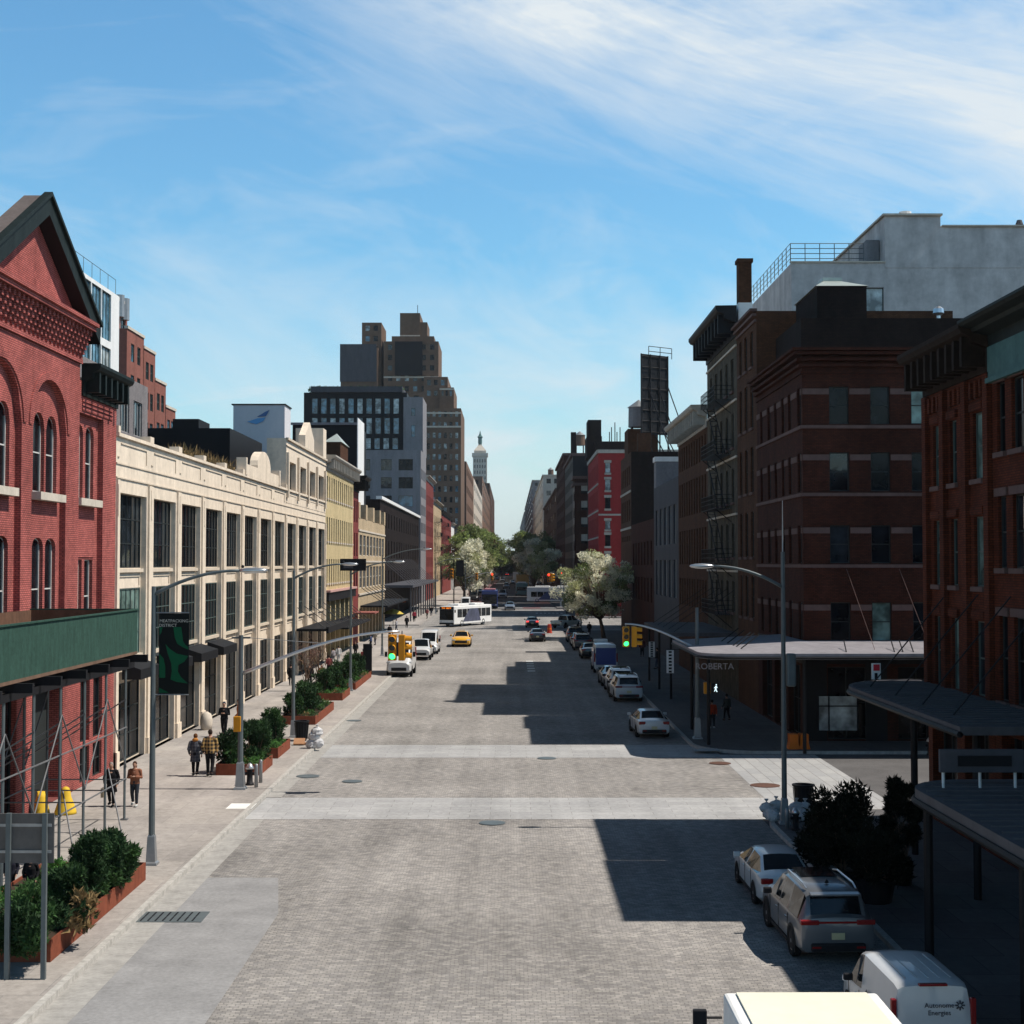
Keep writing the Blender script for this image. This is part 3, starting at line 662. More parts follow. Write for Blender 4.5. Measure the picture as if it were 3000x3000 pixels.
mb=MB(); mb.box(FX,FX+.35,y0+.1,y1-.1,5.6,6.44); mb.box(FX+.01,FX+.25,y0+.1,y1-.1,3.3,3.6); mb.build('shop_beam',M['black'],root)
mb=MB(); mb.box(FX+.1,FX+2.2,y0+.2,y1-2,3.0,3.15)
for i in range(8): y=y0+1+i*2.8; mb.tube((FX+.1,y,4.8),(FX+2.1,y,3.15),.03,n=4)
mb.build('canopy',M['black'],root)
root=thing('stair_bulkhead','red brick rooftop stair tower with pale hipped metal roof','roof bulkhead',(-19,150,17.7))
MB().box(-19.45,-17.85,150,157,17.75,21.9).build('wall',M['brownbrick'],root)
mb=MB(); 
a=[(-19.6,149.8,21.9),(-17.7,149.8,21.9),(-17.7,157.2,21.9),(-19.6,157.2,21.9)]; t=(-18.65,153.5,23.1)
for i in range(4): mb.poly([a[i],a[(i+1)%4],t])
mb.poly(a[::-1]); mb.build('roof',M['copper'],root)
# 4 narrow dark red building
root=building('narrow_building','narrow dark red striped building with black cornice next to the yellow one',-33,FX,158.3,163.9,17.3,'maroon',{'E':grid(cols(158.3,163.9,2,1.1),[(6.5,9),(10,12.6),(13.8,16.2)])})
put_windows(root,'E',FX,grid(cols(158.3,163.9,2,1.1),[(6.5,9),(10,12.6),(13.8,16.2)]),'sash','frame',('glassd',))
cornice(root,'E',FX,158.3,163.9,17.2,18.9,1.5,'black',3)
mb=MB(); mb.box(FX+.1,FX+2.4,158.6,163.5,3.6,3.75); mb.build('canopy',mat('maroon_canopy',(.28,.10,.08),.8,var=.2),root)
# 5 tan building
y0,y1=163.9,198.4
o1=[(y0+1.2+i*4.1,y0+1.2+i*4.1+3.1,10.1,12.5) for i in range(8)]; o2=[(a,b,6.3,8.8) for a,b,_,_ in o1]; o3=[(a,b,.2,4.0,.6) for a,b,_,_ in o1]
root=building('tan_building','low tan brick corner building with bands of dark windows',-33,FX,y0,y1,14.4,'tanbrick',{'E':o1+o2+o3,'S':[]})
put_windows(root,'E',FX,o1+o2,'2x2','framew',('glass','glassd'),.22); put_windows(root,'E',FX,o3,'2x1','frame',('glassd',),.6)
mb=MB(); band(mb,'E',FX,y0,y1,9.3,9.5,.1); band(mb,'E',FX,y0,y1,5.5,5.7,.15); band(mb,'E',FX,y0,y1,12.9,13.1,.1); mb.build('stone_band',M['palestone'],root)
mb=MB()
for y in (y0,y0+8,y0+17,y0+26,y1-1.8): MB().box(FX-1.2,FX+.05,y,y+1.8,14.4,16.2).build('parapet_pier',M['tanbrick'],root)
mb=MB(); mb.box(FX+.05,FX+3.2,y0+2,y1+1,4.1,4.3); 
for i in range(8): mb.tube((FX+.1,y0+3+i*4,6.3),(FX+3,y0+3+i*4,4.3),.04,n=4)
mb.build('canopy',M['black'],root)
# black party wall building with white flank
root=building('party_wall_building','building with blank black party wall and white painted flank behind the yellow one',-27.0,-19.0,177,188,26.3,'black')
MB().box(-18.999,-18.9,176.9,184.5,9,27.2).build('white_flank',M['whitep'],root)
mb=MB(); mb.box(-27.2,-19.0,176.8,177,26.3,26.6); mb.build('coping',M['grey'],root)
# 6 dark building with white coping beyond the avenue
X6=-20.6
o=grid(cols(226,322,16,1.6),[(5,8),(10,13),(15,17.5)])
root=building('dark_building','dark brick building with white coping stepping down towards the far avenue corner',-50,X6,226,322,19.3,'blackbrick',{'E':o})
put_windows(root,'E',X6,o,'sash',None,('glassd',))
MB().box(X6-.6,X6+.35,225.6,322.3,19.3,19.8).build('coping',M['whitep'],root)
mb=MB(); mb.box(X6+.1,X6+5.5,222,300,5.4,5.8); 
for i in range(14): mb.tube((X6+.1,224+i*5.5,10),(X6+5,224+i*5.5,5.8),.04,n=4)
for i in range(12): mb.tube((X6+5,224+i*6.5,.1),(X6+5,224+i*6.5,5.4),.12,n=5)
mb.build('canopy',M['dgrey'],root)
# 7 grey modern block and glass top
def cface(pxa,pxb,pya,pyb,Y): a=onY(pxa,pyb,Y); b=onY(pxb,pya,Y); return (a.x,b.x,a.z,b.z)
Yg=325; xr=-20.4
ws=[cface(a,b,c,d,Yg) for (c,d) in ((1345,1378),(1398,1431),(1452,1484),(1505,1536)) for (a,b) in ((1068,1083),(1114,1146),(1166,1208))]
we=grid(cols(Yg,Yg+20,4,2.6),[(12+4.1*i,14.4+4.1*i) for i in range(5)])
root=building('grey_apartments','grey modern apartment block with large square windows',-48,xr,Yg,Yg+20,34.9,'grey',{'S':ws,'E':we})
put_windows(root,'S',Yg,ws,'2x1','frame',('glassb','glass','glassd'),.3); put_windows(root,'E',xr,we,'2x1',None,('glassb',),.3)
Yb=336
ws=[]
for (c,d,pa) in ((1167,1212,912),(1224,1271,912),(1283,1316,1068)):
    x=pa
    while x<1165: ws.append(cface(x,x+17,c,d,Yb)); x+=26.5
xa=onY(888,1300,Yb).x; xb=onY(1190,1300,Yb).x; zt=onY(1000,1150,Yb).z
root=building('glass_apartments','black framed apartment block with tall glass windows and planted roof terrace',xa,xb,Yb,Yb+16,zt,'black',{'S':ws})
put_windows(root,'S',Yb,ws,'1x2','frame',('glassb','glassw','glassb'),.3)
mb=MB(); p=onY(910,1150,Yb); q=onY(1178,1133,Yb); mb.box(p.x,q.x,Yb-.8,Yb+14,p.z,q.z); mb.build('roof_slab',M['dgrey'],root)
pl=MB(); xg0,xg1=onY(1165,1300,Yb).x,onY(1218,1300,Yb).x; zg0,zg1=34.95,onY(1200,1165,Yb).z
o4=[cface(1203,1215,1195,1218,Yb-1),cface(1203,1215,1245,1280,Yb-1)]
root=building('stair_tower','plain grey stair tower beside the glass apartments',onY(1180,1300,Yb-1).x,onY(1237,1300,Yb-1).x,Yb-1,Yb+14,zg1,'grey',{'S':o4},base=34.92,parapet=.3); put_windows(root,'S',Yb-1,o4,'plain','frame',('glassb',),.3)
# 8 big brown art deco tower
YT=520; br=mat('tower_brick',(.155,.098,.068),.85,var=.3,scale=.12,fine=.7)
root=thing('stepped_tower','tall brown stepped brick apartment tower on the left skyline','building',(-40,YT,0))
def tb(pa,pb,pt,pbot,dy=0,dep=30,mm=0,nm='wall',nw=None,rows=None,mt=None,ww=.46):
    Y=YT+dy; a=onY(pa,pbot,Y); b=onY(pb,pt,Y); z0=max(0.1,a.z)
    ops=[]
    if nw:
        nr=max(1,int((b.z-z0-2)/3.9)); cc=cols(a.x,b.x,nw,(b.x-a.x)/nw*ww); zs=[(b.z-3.1-3.9*i,b.z-1.1-3.9*i) for i in range(nr)]
        ops=[o for o in grid(cc,zs) if o[2]>z0+.5]
    mb=MB(); facade(mb,'S',Y,a.x,b.x,z0,b.z,ops,.4)
    mb.poly([(b.x,Y,z0),(b.x,Y+dep,z0),(b.x,Y+dep,b.z),(b.x,Y,b.z)]); mb.poly([(a.x,Y,z0),(a.x,Y+dep,z0),(a.x,Y+dep,b.z),(a.x,Y,b.z)]); mb.poly([(a.x,Y,b.z),(b.x,Y,b.z),(b.x,Y+dep,b.z),(a.x,Y+dep,b.z)]); mb.poly([(a.x,Y+dep,z0),(b.x,Y+dep,z0),(b.x,Y+dep,b.z),(a.x,Y+dep,b.z)])
    mb.build(nm,mt or br,root)
    if ops: put_windows(root,'S',Y,ops,'sash',None,('glassd','glass','glassw','glassd','glassb'),.4,cap=200)
tb(1240,1349,1196,1690,0,40,nw=6); tb(1105,1240,1150,1690,6,40,nw=4)
tb(1286,1328,1135,1196,4,30,nw=3); tb(1240,1310,1104,1196,6,30,nw=3)
tb(1122,1283,1000,1196,10,26,nw=6); tb(1146,1270,985,1000,12,22); tb(1170,1229,917,985,14,18); tb(1229,1250,944,985,15,16)
tb(1058,1116,945,1150,12,20,nw=2); tb(996,1105,1018,1150,8,26)
tb(1155,1236,1000,1100,9,5,nm='dark_netting',mt=M['black']); tb(994,1101,1008,1118,7.6,.4,nm='dark_netting',mt=M['dgrey'])
sb=MB()
for (pa,pb,py,dy) in ((1240,1349,1210,-.2),(1240,1349,1250,-.2),(1286,1328,1140,3.8),(1122,1283,1105,9.8),(1170,1229,984,13.8)):
    a=onY(pa,py,YT+dy); b=onY(pb,py,YT+dy); sb.box(a.x,b.x,YT+dy,YT+dy+.19,a.z-.3,a.z+.3)
sb.build('stone_band',M['palestone'],root)
mb=MB(); a=onY(1222,917,YT+20); mb.tube((a.x,YT+20,a.z),(a.x,YT+20,a.z+3),.12,n=5); mb.build('antenna',M['black'],root)
# background left: glass box, stepped red, white grey
Xg=-30; y0,y1=onX(200,1000,Xg).y,onX(347,1000,Xg).y
zt=onX(346,868,Xg).z; ww=[]
wf=[(y0+.12+i*2.55,y0+.12+i*2.55+2.4,zt-4.1*(j+1)+.25,zt-4.1*j-.3) for i in range(int((y1-y0-.2)/2.55)) for j in range(4)]
root=building('glass_house','white framed modern building with tall blue glass bays behind the red gable',-50,Xg,y0,y1,zt,'whitep',{'E':wf},parapet=.4)
put_windows(root,'E',Xg,wf,'3x1','frameg',('glassb','glassb','glassw'),.22)
mb=MB()
for i in range(7): mb.tube((Xg-.3,y0+i*(y1-y0)/6,zt),(Xg-.3,y0+i*(y1-y0)/6,zt+1.3),.02,n=4)
mb.tube((Xg-.3,y0,zt+1.3),(Xg-.3,y1,zt+1.3),.025,n=4); mb.build('roof_railing',M['pole'],root)
root=thing('stepped_brick_tower','red brick apartment building stepping down in terraces behind the cream building','building',(-40,148,0))
fr=brick('terrace_brick',(.31,.115,.085),(.25,.09,.07),(.16,.08,.065),.3,.12,.02,.25,bump=0)
for i,(pa,pb,pt,dx) in enumerate(((345,372,880,1),(371,421,920,0),(419,454,980,0),(452,485,1075,0),(483,513,1155,0),(511,556,1240,0))):
    X=-40-dx; a=onX(pa,pt,X); b=onX(pb,pt,X); top=onX(pb,onX and (pt+ (0)),X).z
    ya,yb=a.y,b.y; H=a.z-(1.5 if i else 0); x0=X-24+i*.1
    n=2; ow=grid(cols(ya+.4,yb-.2,n,1.3),[(H-3.2-3.3*j,H-1.3-3.3*j) for j in range(6)]) if yb-ya>4 else grid([(ya+1,yb-.8)],[(H-3.2-3.3*j,H-1.3-3.3*j) for j in range(6)])
    mb=MB(); facade(mb,'E',X,ya,yb,.1,H,ow)
    mb.poly([(X,ya,.1),(x0,ya,.1),(x0,ya,H),(X,ya,H)]); mb.poly([(X,yb,.1),(x0,yb,.1),(x0,yb,H),(X,yb,H)]); mb.poly([(X,ya,H),(x0,ya,H),(x0,yb,H),(X,yb,H)])
    mb.build('wall',fr,root); put_windows(root,'E',X,ow,'2x2','frameg',('glass','glassb'),.2)
    MB().box(X-.3,X+.12,ya,yb,H,H+.3).build('coping',M['palestone'],root)
mb=MB(); 
for y in (149.5,151.5): mb.tube((-41,y,35),(-41,y,37.3),.5,n=8)
mb.build('vent_stack',M['galv'],root)
tag(MB().box(-40.5,-39.2,*sorted((onX(549,1250,-39.8).y,onX(563,1250,-39.8).y)),10,onX(555,1232,-39.8).z).build('brick_chimney',M['brownbrick']),'slim brick chimney at the foot of the terraced red apartments','chimney')
Xw=-25; a=onX(330,1180,Xw); y0=80; y1=onX(431,1200,Xw).y
ow=grid(cols(y0+.6,y1-.4,5,2.2),[(17.7,20.0)])+[(y1-4.4,y1-1.0,14.3,17.0)]
root=building('grey_loft','small grey and cream loft building between the red gable and the terraced apartments',-38,Xw,y0,y1,21.3,'greybrick',{'E':ow}); put_windows(root,'E',Xw,ow,'3x1','framew',('glass','glassd'),.22)
MB().box(Xw,Xw+.12,y0,y1+.1,13,17.2).build('cream_panel',M['beige'],root) if False else None
# far left row
FL=[(1244,1268,1395,'maroon','red brick rowhouse front just past the grey apartments, white fascia on top'),(1268,1291,1468,'tanbrick','tan tenement hung with a fire escape next past the red rowhouse'),
 (1291,1320,1500,'maroon','dark red tenement with zigzag fire escapes on the far left row'),(1320,1344,1535,'whitep','low pale front at the foot of the brown stepped tower')]
XQ=-20.4
for i,(pa,pb,pt,wm_,lb) in enumerate(FL):
    ya,yb=onX(pa,1500,XQ).y,onX(pb,1500,XQ).y
    if i==0: ya=345.2
    if i==3: yb=518
    H=onX(pa,pt,XQ).z
    n=max(2,int((yb-ya)/5)); o=grid(cols(ya,yb,n,1.5),[(4.5+3.8*j,6.9+3.8*j) for j in range(int((H-5)/3.8))])
    r_=building('rowhouse',lb,XQ-15,XQ,ya,yb,H,wm_,{'E':o},group='row fronts beyond the avenue on the left'); put_windows(r_,'E',XQ,o,'sash',None,('glassd','glass'))
    if i in (1,2): fire_escape(r_,'E',XQ,ya+3,ya+13,[5+3.8*j for j in range(max(2,int(H/3.8)-1))],1.8)
    cornice(r_,'E',XQ,ya,yb,H-.6,H+.5,.9,'palestone' if i!=2 else 'black',0)
FLT=[(1350,1386,1318,'farbrown','grey brown apartment tower right behind the stepped tower'),(1386,1411,1400,'palestone','slim pale tower block further down the left row'),
 (1411,1433,1395,'farbrown','dark red brown high block near the end of the left row'),(1433,1447,1415,'brownbrick','distant reddish block second last of the left row'),(1447,1454,1560,'brownbrick','lowest distant block ending the left row')]
for i,(pa,pb,pt,wm_,lb) in enumerate(FLT):
    ya=onX(pa,1500,FX).y; yb=onX(pb,1500,FX).y; H=onX(pa,pt,FX).z
    if i==0: ya=562
    ow=grid(cols(ya,yb,7,(yb-ya)/7*.45),[(H-5-7*j,H-2.2-7*j) for j in range(int((H-12)/7))])
    os=grid(cols(-40,FX,5,1.8),[(H-5-7*j,H-2.2-7*j) for j in range(int((H-12)/7))])
    r_=building('tower_block',lb,-40,FX,ya,yb,H,wm_,{'E':ow,'S':os},group='distant blocks on the left'); put_windows(r_,'S',ya,os,'plain',None,('glassd','glass','glassb')); put_windows(r_,'E',FX,ow,'plain',None,('glass',))
# lantern tower
root=thing('lantern_tower','pale pyramid topped clock tower with green lantern far down the street','tower',(-42,1500,0))
Y=1500; c=onY(1403,1400,Y); a0=onY(1384,1400,Y).x; a1=onY(1425,1400,Y).x; cx=(a0+a1)/2; hw=(a1-a0)/2
def zt_(py): return onY(1403,py,Y).z
mb=MB(); mb.box(a0,a1,Y,Y+2*hw,0.1,zt_(1337)); mb.box(a0-1,a1+1,Y-1,Y+2*hw+1,zt_(1337),zt_(1327)); mb.box(a0+1.2,a1-1.2,Y+1.2,Y+2*hw-1.2,zt_(1327),zt_(1320))
mb.build('shaft',M['palestone'],root)
mb=MB(); mb.lathe([(hw*1.25,0),(hw*.42,zt_(1304)-zt_(1320)),(hw*.35,zt_(1301)-zt_(1320))],(cx,Y+hw,zt_(1320)),4,sq=True); mb.build('pyramid_roof',M['palestone'],root)
mb=MB(); mb.lathe([(1.6,0),(2.2,3),(2.0,7),(3.0,8.4),(1.6,10),(.8,12),(.2,15)],(cx,Y+hw,zt_(1302)),10); mb.build('lantern',M['verdigris'],root)
mb=MB()
for i in range(5):
    for j in range(8): x=a0+2+(a1-a0-4)*i/4; z=zt_(1345)-j*6; mb.box(x-.5,x+.5,Y-.3,Y-.02,z-3.5,z)
mb.build('window_bands',M['glass'],root)

M['darkwood']=mat('dark_weathered_cornice',(.024,.016,.012),.9,var=.5,scale=1.5)
# ---------------- RIGHT SIDE
RX=15.0
WS='palestone'
# R1a orange brick, three bays
yA0,yA1=44.6,51.7
c1=[(45.4,46.4),(48.1,48.85),(50.0,50.8)]; r1=[(4.95,7.35),(8.45,10.7),(11.9,14.05)]
r0=[(45.2,47.6,.2,4.0,.5),(48.4,51.2,.2,4.0,.5)]
cs=grid(cols(15.4,32,7,1.1),[(4.95,7.35),(8.45,10.7),(11.9,14.05)])
r0x=1
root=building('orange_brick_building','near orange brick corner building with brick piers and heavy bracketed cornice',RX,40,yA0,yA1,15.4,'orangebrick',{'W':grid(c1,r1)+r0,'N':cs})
put_windows(root,'W',RX,grid(c1,r1),'sash','frameg',('glass','glassc'),.22,sill='brownstone'); put_windows(root,'W',RX,r0,'3x2','frame',('glassd',),.5); put_windows(root,'N',yA1,cs,'sash','frame',('glassd',))
cornice(root,'W',RX,yA0,yA1+.05,15.2,16.7,1.0,'darkwood',9,frieze=.5)
mb=MB()
for y in (44.75,46.95,49.35,51.4): mb.box(RX-.17,RX+.05,y-.22,y+.22,4.4,15.15)
for z in (7.65,11.0,14.35):
    for a,b in c1: mb.box(RX-.1,RX+.03,a-.12,b+.12,z-.25,z+.02)
mb.build('brick_pier',M['orangebrick'],root)
mb=MB()
for y0_ in (45.0,47.2,49.6):
    for i in range(3): MB().box(RX-.12,RX+.03,y0_+.25+i*.5,y0_+.45+i*.5,14.5,15.05).build('corbel',M['orangebrick'],root)
# R1b
yB0=37.0
c2=[(41.8,42.8),(43.35,44.1),(39.3,40.3),(37.5,38.4)]; r2=[(4.9,7.0),(7.75+.0,10.0),(10.7,12.9),(13.2,14.4)]
r2=[(5.0,7.6),(9.05,11.25),(12.6,14.75)]
r0=[(37.5+i*2.3,39.4+i*2.3,.2,4.0,.5) for i in range(3)]
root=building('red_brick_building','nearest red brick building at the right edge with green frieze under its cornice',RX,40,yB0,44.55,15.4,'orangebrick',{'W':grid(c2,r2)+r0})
put_windows(root,'W',RX,grid(c2,r2),'sash','frame',('glassd','glass'),.22,sill='brownstone',lintel='brownstone'); put_windows(root,'W',RX,r0,'3x2','frame',('glassd',),.5)
mb=MB(); 
for z in (7.6,11.25,14.75):
    for a,b in c2: MB().box(RX-.07,RX+.03,a-.15,b+.15,z,z+.25).build('lintel',M['brownstone'],root)
cornice(root,'W',RX,yB0,44.58,15.95,16.75,1.05,'green',0,name='cornice')
mb=MB(); mb.box(RX-.12,RX+.03,yB0,44.58,14.95,15.94); mb.box(RX-.2,RX+.03,yB0,44.58,14.8,14.95); mb.build('frieze',M['verdigris'],root)
o=grid(cols(16,36.9,8,1.1),[(5,7.4),(8.8,11)])
root=building('low_brick_building','lower brick building nearest the camera at the right, outside the frame',RX,40,16,36.95,13.4,'darkbrick',{'W':o}); put_windows(root,'W',RX,o,'sash','frame',('glassd',))
# canopies of the near block
def canopy_pts(xe,y0,y1,r): return [(RX-.05,y0),(RX-.05,y1)]+[(xe+r-r*math.sin(a),y1-r+r*math.cos(a)) for a in [PI/2*i/8 for i in range(9)]]+[(xe,y0)]
def canopy(name,lab,pts,z,th,mt,rods,posts,rail=0):
    root=thing(name,lab,'canopy',(pts[0][0],pts[0][1],z))
    dk_=MB(); dk_.prism(pts,z,z+th); ymn=min(p[1] for p in pts); ymx=max(p[1] for p in pts); xmn=min(p[0] for p in pts); yy=ymn+.6
    while yy<ymx-.4:
        xe_=xmn
        for (ax,ay),(bx_,by_) in zip(pts[2:-1],pts[3:]):
            if min(ay,by_)<=yy<=max(ay,by_) and abs(ay-by_)>1e-6: xe_=ax+(bx_-ax)*(yy-ay)/(by_-ay)
        dk_.box(xe_+.12,RX-.1,yy-.018,yy+.018,z+th-.01,z+th+.035); yy+=.62
    dk_.build('roof_deck',M[mt],root)
    mb=MB()
    for a,b in zip(pts[2:-1],pts[3:]): mb.path([(a[0],a[1],z+.02),(b[0],b[1],z+.02)],[.09,.09],6)
    if posts:
        for x,y in posts: mb.tube((x,y,.14),(x,y,z),.11,n=8)
    mb.build('edge_beam',M['black'],root)
    for p,q in rods: MB().tube(p,q,.025,n=5).build('hanger_rod',M['black'],root)
    return root
pA=canopy_pts(11.7,37.5,53.0,3.6)
canopy('street_canopy','higher curved metal canopy wrapping the near orange brick building, its tip in sun',pA,4.72,.22,'canopy_shade',[((RX-.02,y,8.2),(12.3,y,4.98)) for y in (40,43,46,49.2)],[(12.6,45),(12.6,39)])
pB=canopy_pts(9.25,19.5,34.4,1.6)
canopy('street_canopy','lower flat metal canopy in deep shade at the right edge carrying a sign',pB,3.75,.3,'canopy_shade',[],[(9.6,33.2),(9.6,27),(9.6,21)])
# letter sign on the lower canopy: drawn as in the photo, unreadable dark lettering
def text_mesh(s,size,mt,ext=.01):
    cu=bpy.data.curves.new('t','FONT'); cu.body=s; cu.size=size; cu.extrude=ext; cu.align_x='CENTER'; cu.align_y='CENTER'; cu.resolution_u=3
    o=bpy.data.objects.new('t',cu); COL.objects.link(o); dg=bpy.context.evaluated_depsgraph_get(); me=bpy.data.meshes.new_from_object(o.evaluated_get(dg)); bpy.data.objects.remove(o)
    me.materials.clear(); me.materials.append(mt); return me
def text(name,s,size,mt,parent,loc,rot=(PI/2,0,0),ext=.01,sx=1):
    me=text_mesh(s,size,mt,ext); o=bpy.data.objects.new(name,me); COL.objects.link(o); o.parent=parent; o.rotation_euler=rot; o.scale=(sx,1,1)
    off=Vector((0,0,0)); p=parent
    while p is not None: off+=p.location; p=p.parent
    o.location=Vector(loc)-off; return o
a=onY(2750,2262,33.0); b=onY(2995,2195,33.0)
root=thing('canopy_sign','grey board sign with dark lettering standing on the lower canopy','sign',(a.x,33,4.05))
MB().box(a.x,b.x,32.92,33.05,a.z,b.z,).build('board',M['dgrey'],root,bevel=.01)
mb=MB()
for x in (a.x+.12,(a.x+b.x)/2,b.x-.15): mb.tube((x,33.1,4.05),(x,33.1,a.z+.1),.035,n=6)
mb.build('leg',M['whitep'],root)
mb=MB()
p=onY(2805,2245,32.9); q=onY(2962,2214,32.9); mb.box(p.x,q.x,32.89,32.915,p.z,q.z); mb.build('dark_panel',M['black'],root)
text('lettering','MARKET',.22,M['black'],root,((p.x+b.x)/2+.25,32.9,(a.z+b.z)/2)) if False else None
# R2 banded corner building
Y=73.5
sx=[(16.38,17.4),(18.5,19.5),(20.6,21.6),(22.7,23.7),(24.8,25.8),(26.9,27.9),(29,30)]
rz=[(5.75,7.35),(9.25,11.15),(12.9,14.9),(16.35,18.3)]
rz=[(5.2,7.2),(9.2,11.15),(12.9,14.9),(16.35,18.3)]
wy=[(73.9,74.8),(76.4,77.25),(78.3,79.15),(80.5,81.3),(82.5,83.5),(85,85.9)]
sh=[(16.2+i*3.6,19.2+i*3.6,.2,3.9,.4) for i in range(5)]; shw=[(74.5+i*4,77.7+i*4,.2,3.9,.4) for i in range(3)]
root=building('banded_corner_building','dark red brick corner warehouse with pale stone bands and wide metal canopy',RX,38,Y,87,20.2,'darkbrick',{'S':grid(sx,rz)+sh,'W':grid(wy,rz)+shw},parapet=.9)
put_windows(root,'S',Y,grid(sx,rz),'sash','frame',('glassd','glassd','glass','glassd','glassc'),.25); put_windows(root,'W',RX,grid(wy,rz),'sash','frame',('glassd',),.25)
put_windows(root,'S',Y,sh,'3x2','frame',('glassd',),.4); put_windows(root,'W',RX,shw,'3x2','frame',('glassd',),.4)
for i in range(7):
    x=RX+.02+i*3.1; MB().box(x,x+1.1 if i else 16.15,Y-.04,Y+.05,.14,4.4).build('shopfront_shade_panel',M['black'],root)  # black panels put the deep under-canopy shade into the shopfront colour
MB().box(RX+.02,38,Y-.05,Y+.05,4.05,5.0).build('shopfront_shade_band',M['black'],root); MB().box(RX-.04,RX+.05,Y,87,4.05,5.0).build('shopfront_shade_band',M['black'],root)  # black bands above the panels, same painted-in shade
mb=MB()
for z in (9.05,12.72,16.2): band(mb,'S',Y,RX-.08,38,z-.08,z+.09,.1); band(mb,'W',RX,Y+.06,87,z-.08,z+.09,.1)
for (a,b) in rz:
    xs=[RX]+[q for o in sx for q in o]+[38]
    for i in range(0,len(xs)-1,2): mb.box(xs[i]+(.02 if i else 0),xs[i+1]-.02,Y-.05,Y+.03,b-.42,b-.12)
    ys=[Y+.06]+[q for o in wy for q in o]+[87]
    for i in range(0,len(ys)-1,2): mb.box(RX-.05,RX+.03,ys[i]+.02,ys[i+1]-.02,b-.42,b-.12)
mb.build('stone_band',M['brownstone'],root)
mb=MB()
for z,pr in ((18.95,.1),(19.3,.22),(19.6,.34),(19.9,.48),(20.1,.6)): band(mb,'S',Y,RX-pr,38,z,z+.14,pr); band(mb,'W',RX,Y+.06,87,z,z+.14,pr)
mb.build('cornice',M['darkbrick'],root)
a_=onY(2396,2140,73.3); b_=onY(2510,2040,73.3); MB().box(a_.x,b_.x,73.30,73.42,a_.z,b_.z).build('shop_window_reflection',M['glassw'],root)  # pale pane colour stands for a bright reflection in the shop window
mb=MB()
for i in range(3): x=a_.x+(b_.x-a_.x)*(.27 if i==1 else i*.5); mb.box(x-.03,x+.03,73.24,73.30,a_.z,b_.z)
mb.box(a_.x,b_.x,73.24,73.30,a_.z+(b_.z-a_.z)*.70,a_.z+(b_.z-a_.z)*.73); mb.build('shop_window_frame',M['black'],root)
# its canopy
root=thing('corner_canopy','broad pale metal canopy wrapping the banded corner warehouse, outer strip in sun','canopy',(RX,Y,5))
ze,zw=4.93,5.25
xo,yo=9.0,67.9; r=1.4
outer=[(40,yo)]+[(xo+r-r*math.sin(a),yo+r-r*math.cos(a)) for a in [PI/2*i/8 for i in range(9)]]+[(xo,80)]
inner=[(40,Y-.02)]+[(RX-.02,Y-.02)]*9+[(RX-.02,80)]
mb=MB()
for i in range(len(outer)-1):
    o0,o1,i0,i1=outer[i],outer[i+1],inner[i],inner[i+1]
    mb.poly([(o0[0],o0[1],ze),(o1[0],o1[1],ze),(i1[0],i1[1],zw),(i0[0],i0[1],zw)]); mb.poly([(o0[0],o0[1],ze-.28),(o1[0],o1[1],ze-.28),(i1[0],i1[1],zw-.4),(i0[0],i0[1],zw-.4)])
    mb.poly([(o0[0],o0[1],ze-.28),(o1[0],o1[1],ze-.28),(o1[0],o1[1],ze),(o0[0],o0[1],ze)])
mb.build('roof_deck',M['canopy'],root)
mb=MB(); mb.path([(x,y,ze-.2) for x,y in outer],.07,6); mb.build('edge_beam',M['black'],root)
for x in (17.2,19.9,22.5): MB().tube((x,Y-.03,8.9),(x+.4,yo+1.6,ze+.1),.013,n=5).build('hanger_rod',M['brownstone'],root)
for x in (16.0,18.3,18.7,19.2,21.0,22.6): MB().tube((x+.25,yo+2.2,5.45),(x,yo+.6,ze+.02),.03,n=5).build('hanger_rod',M['black'],root)
for y in (70.5,72,73,75,77): MB().tube((12.2,y,5.7),(11.2,y-.6,5.05),.03,n=5).build('hanger_rod',M['black'],root)
for x,y in ((9.9,72),(9.9,78.6),(14,68.6),(21,68.6),(27,68.6)): MB().tube((x,y,.14),(x,y,4.66),.09,n=8).build('column',M['black'],root)
text('fascia_lettering','ROBERTA',.42,M['grey'],root,(onY(2092,1952,68.4).x,68.4,onY(2080,1953,68.4).z))
# roof pieces of the corner warehouse
def pbox(pa,pb,pt,pbm,Y,dep): a=onY(pa,pbm,Y); b=onY(pb,pt,Y); return (a.x,b.x,Y,Y+dep,a.z,b.z)
x0,x1,ya,yb,z0,z1=pbox(2393,2537,838,930,80,6)
root=thing('skylight_bulkhead','black rooftop bulkhead with pale pyramid skylight on the banded warehouse','roof bulkhead',(x0,ya,19.3))
MB().box(x0,x1,ya,yb,19.35,z1).build('wall',M['blackbrick'],root)
mb=MB(); cx,cy=(x0+x1)/2,(ya+yb)/2; q=[(x0-.1,ya-.1),(x1+.1,ya-.1),(x1+.1,yb+.1),(x0-.1,yb+.1)]; t=[(cx-.5,cy-.6),(cx+.5,cy-.6),(cx+.5,cy+.6),(cx-.5,cy+.6)]
for i in range(4): j=(i+1)%4; mb.poly([(*q[i],z1),(*q[j],z1),(*t[j],z1+.75),(*t[i],z1+.75)])
mb.box(cx-.55,cx+.55,cy-.65,cy+.65,z1+.75,z1+.95); mb.poly([(*p,z1) for p in q][::-1]); mb.build('skylight',M['copper'],root)
x0,x1,ya,yb,z0,z1=pbox(2345,2790,932,1010,79,7.5)
tag(MB().box(x0,x1+8,ya,yb,19.32,z1).build('parapet_wall',M['blackbrick']),'long sooty brick parapet wall along the banded warehouse roof','wall')
mb=MB(); xa,xb=onY(2360,1000,76).x,onY(2700,1000,76).x
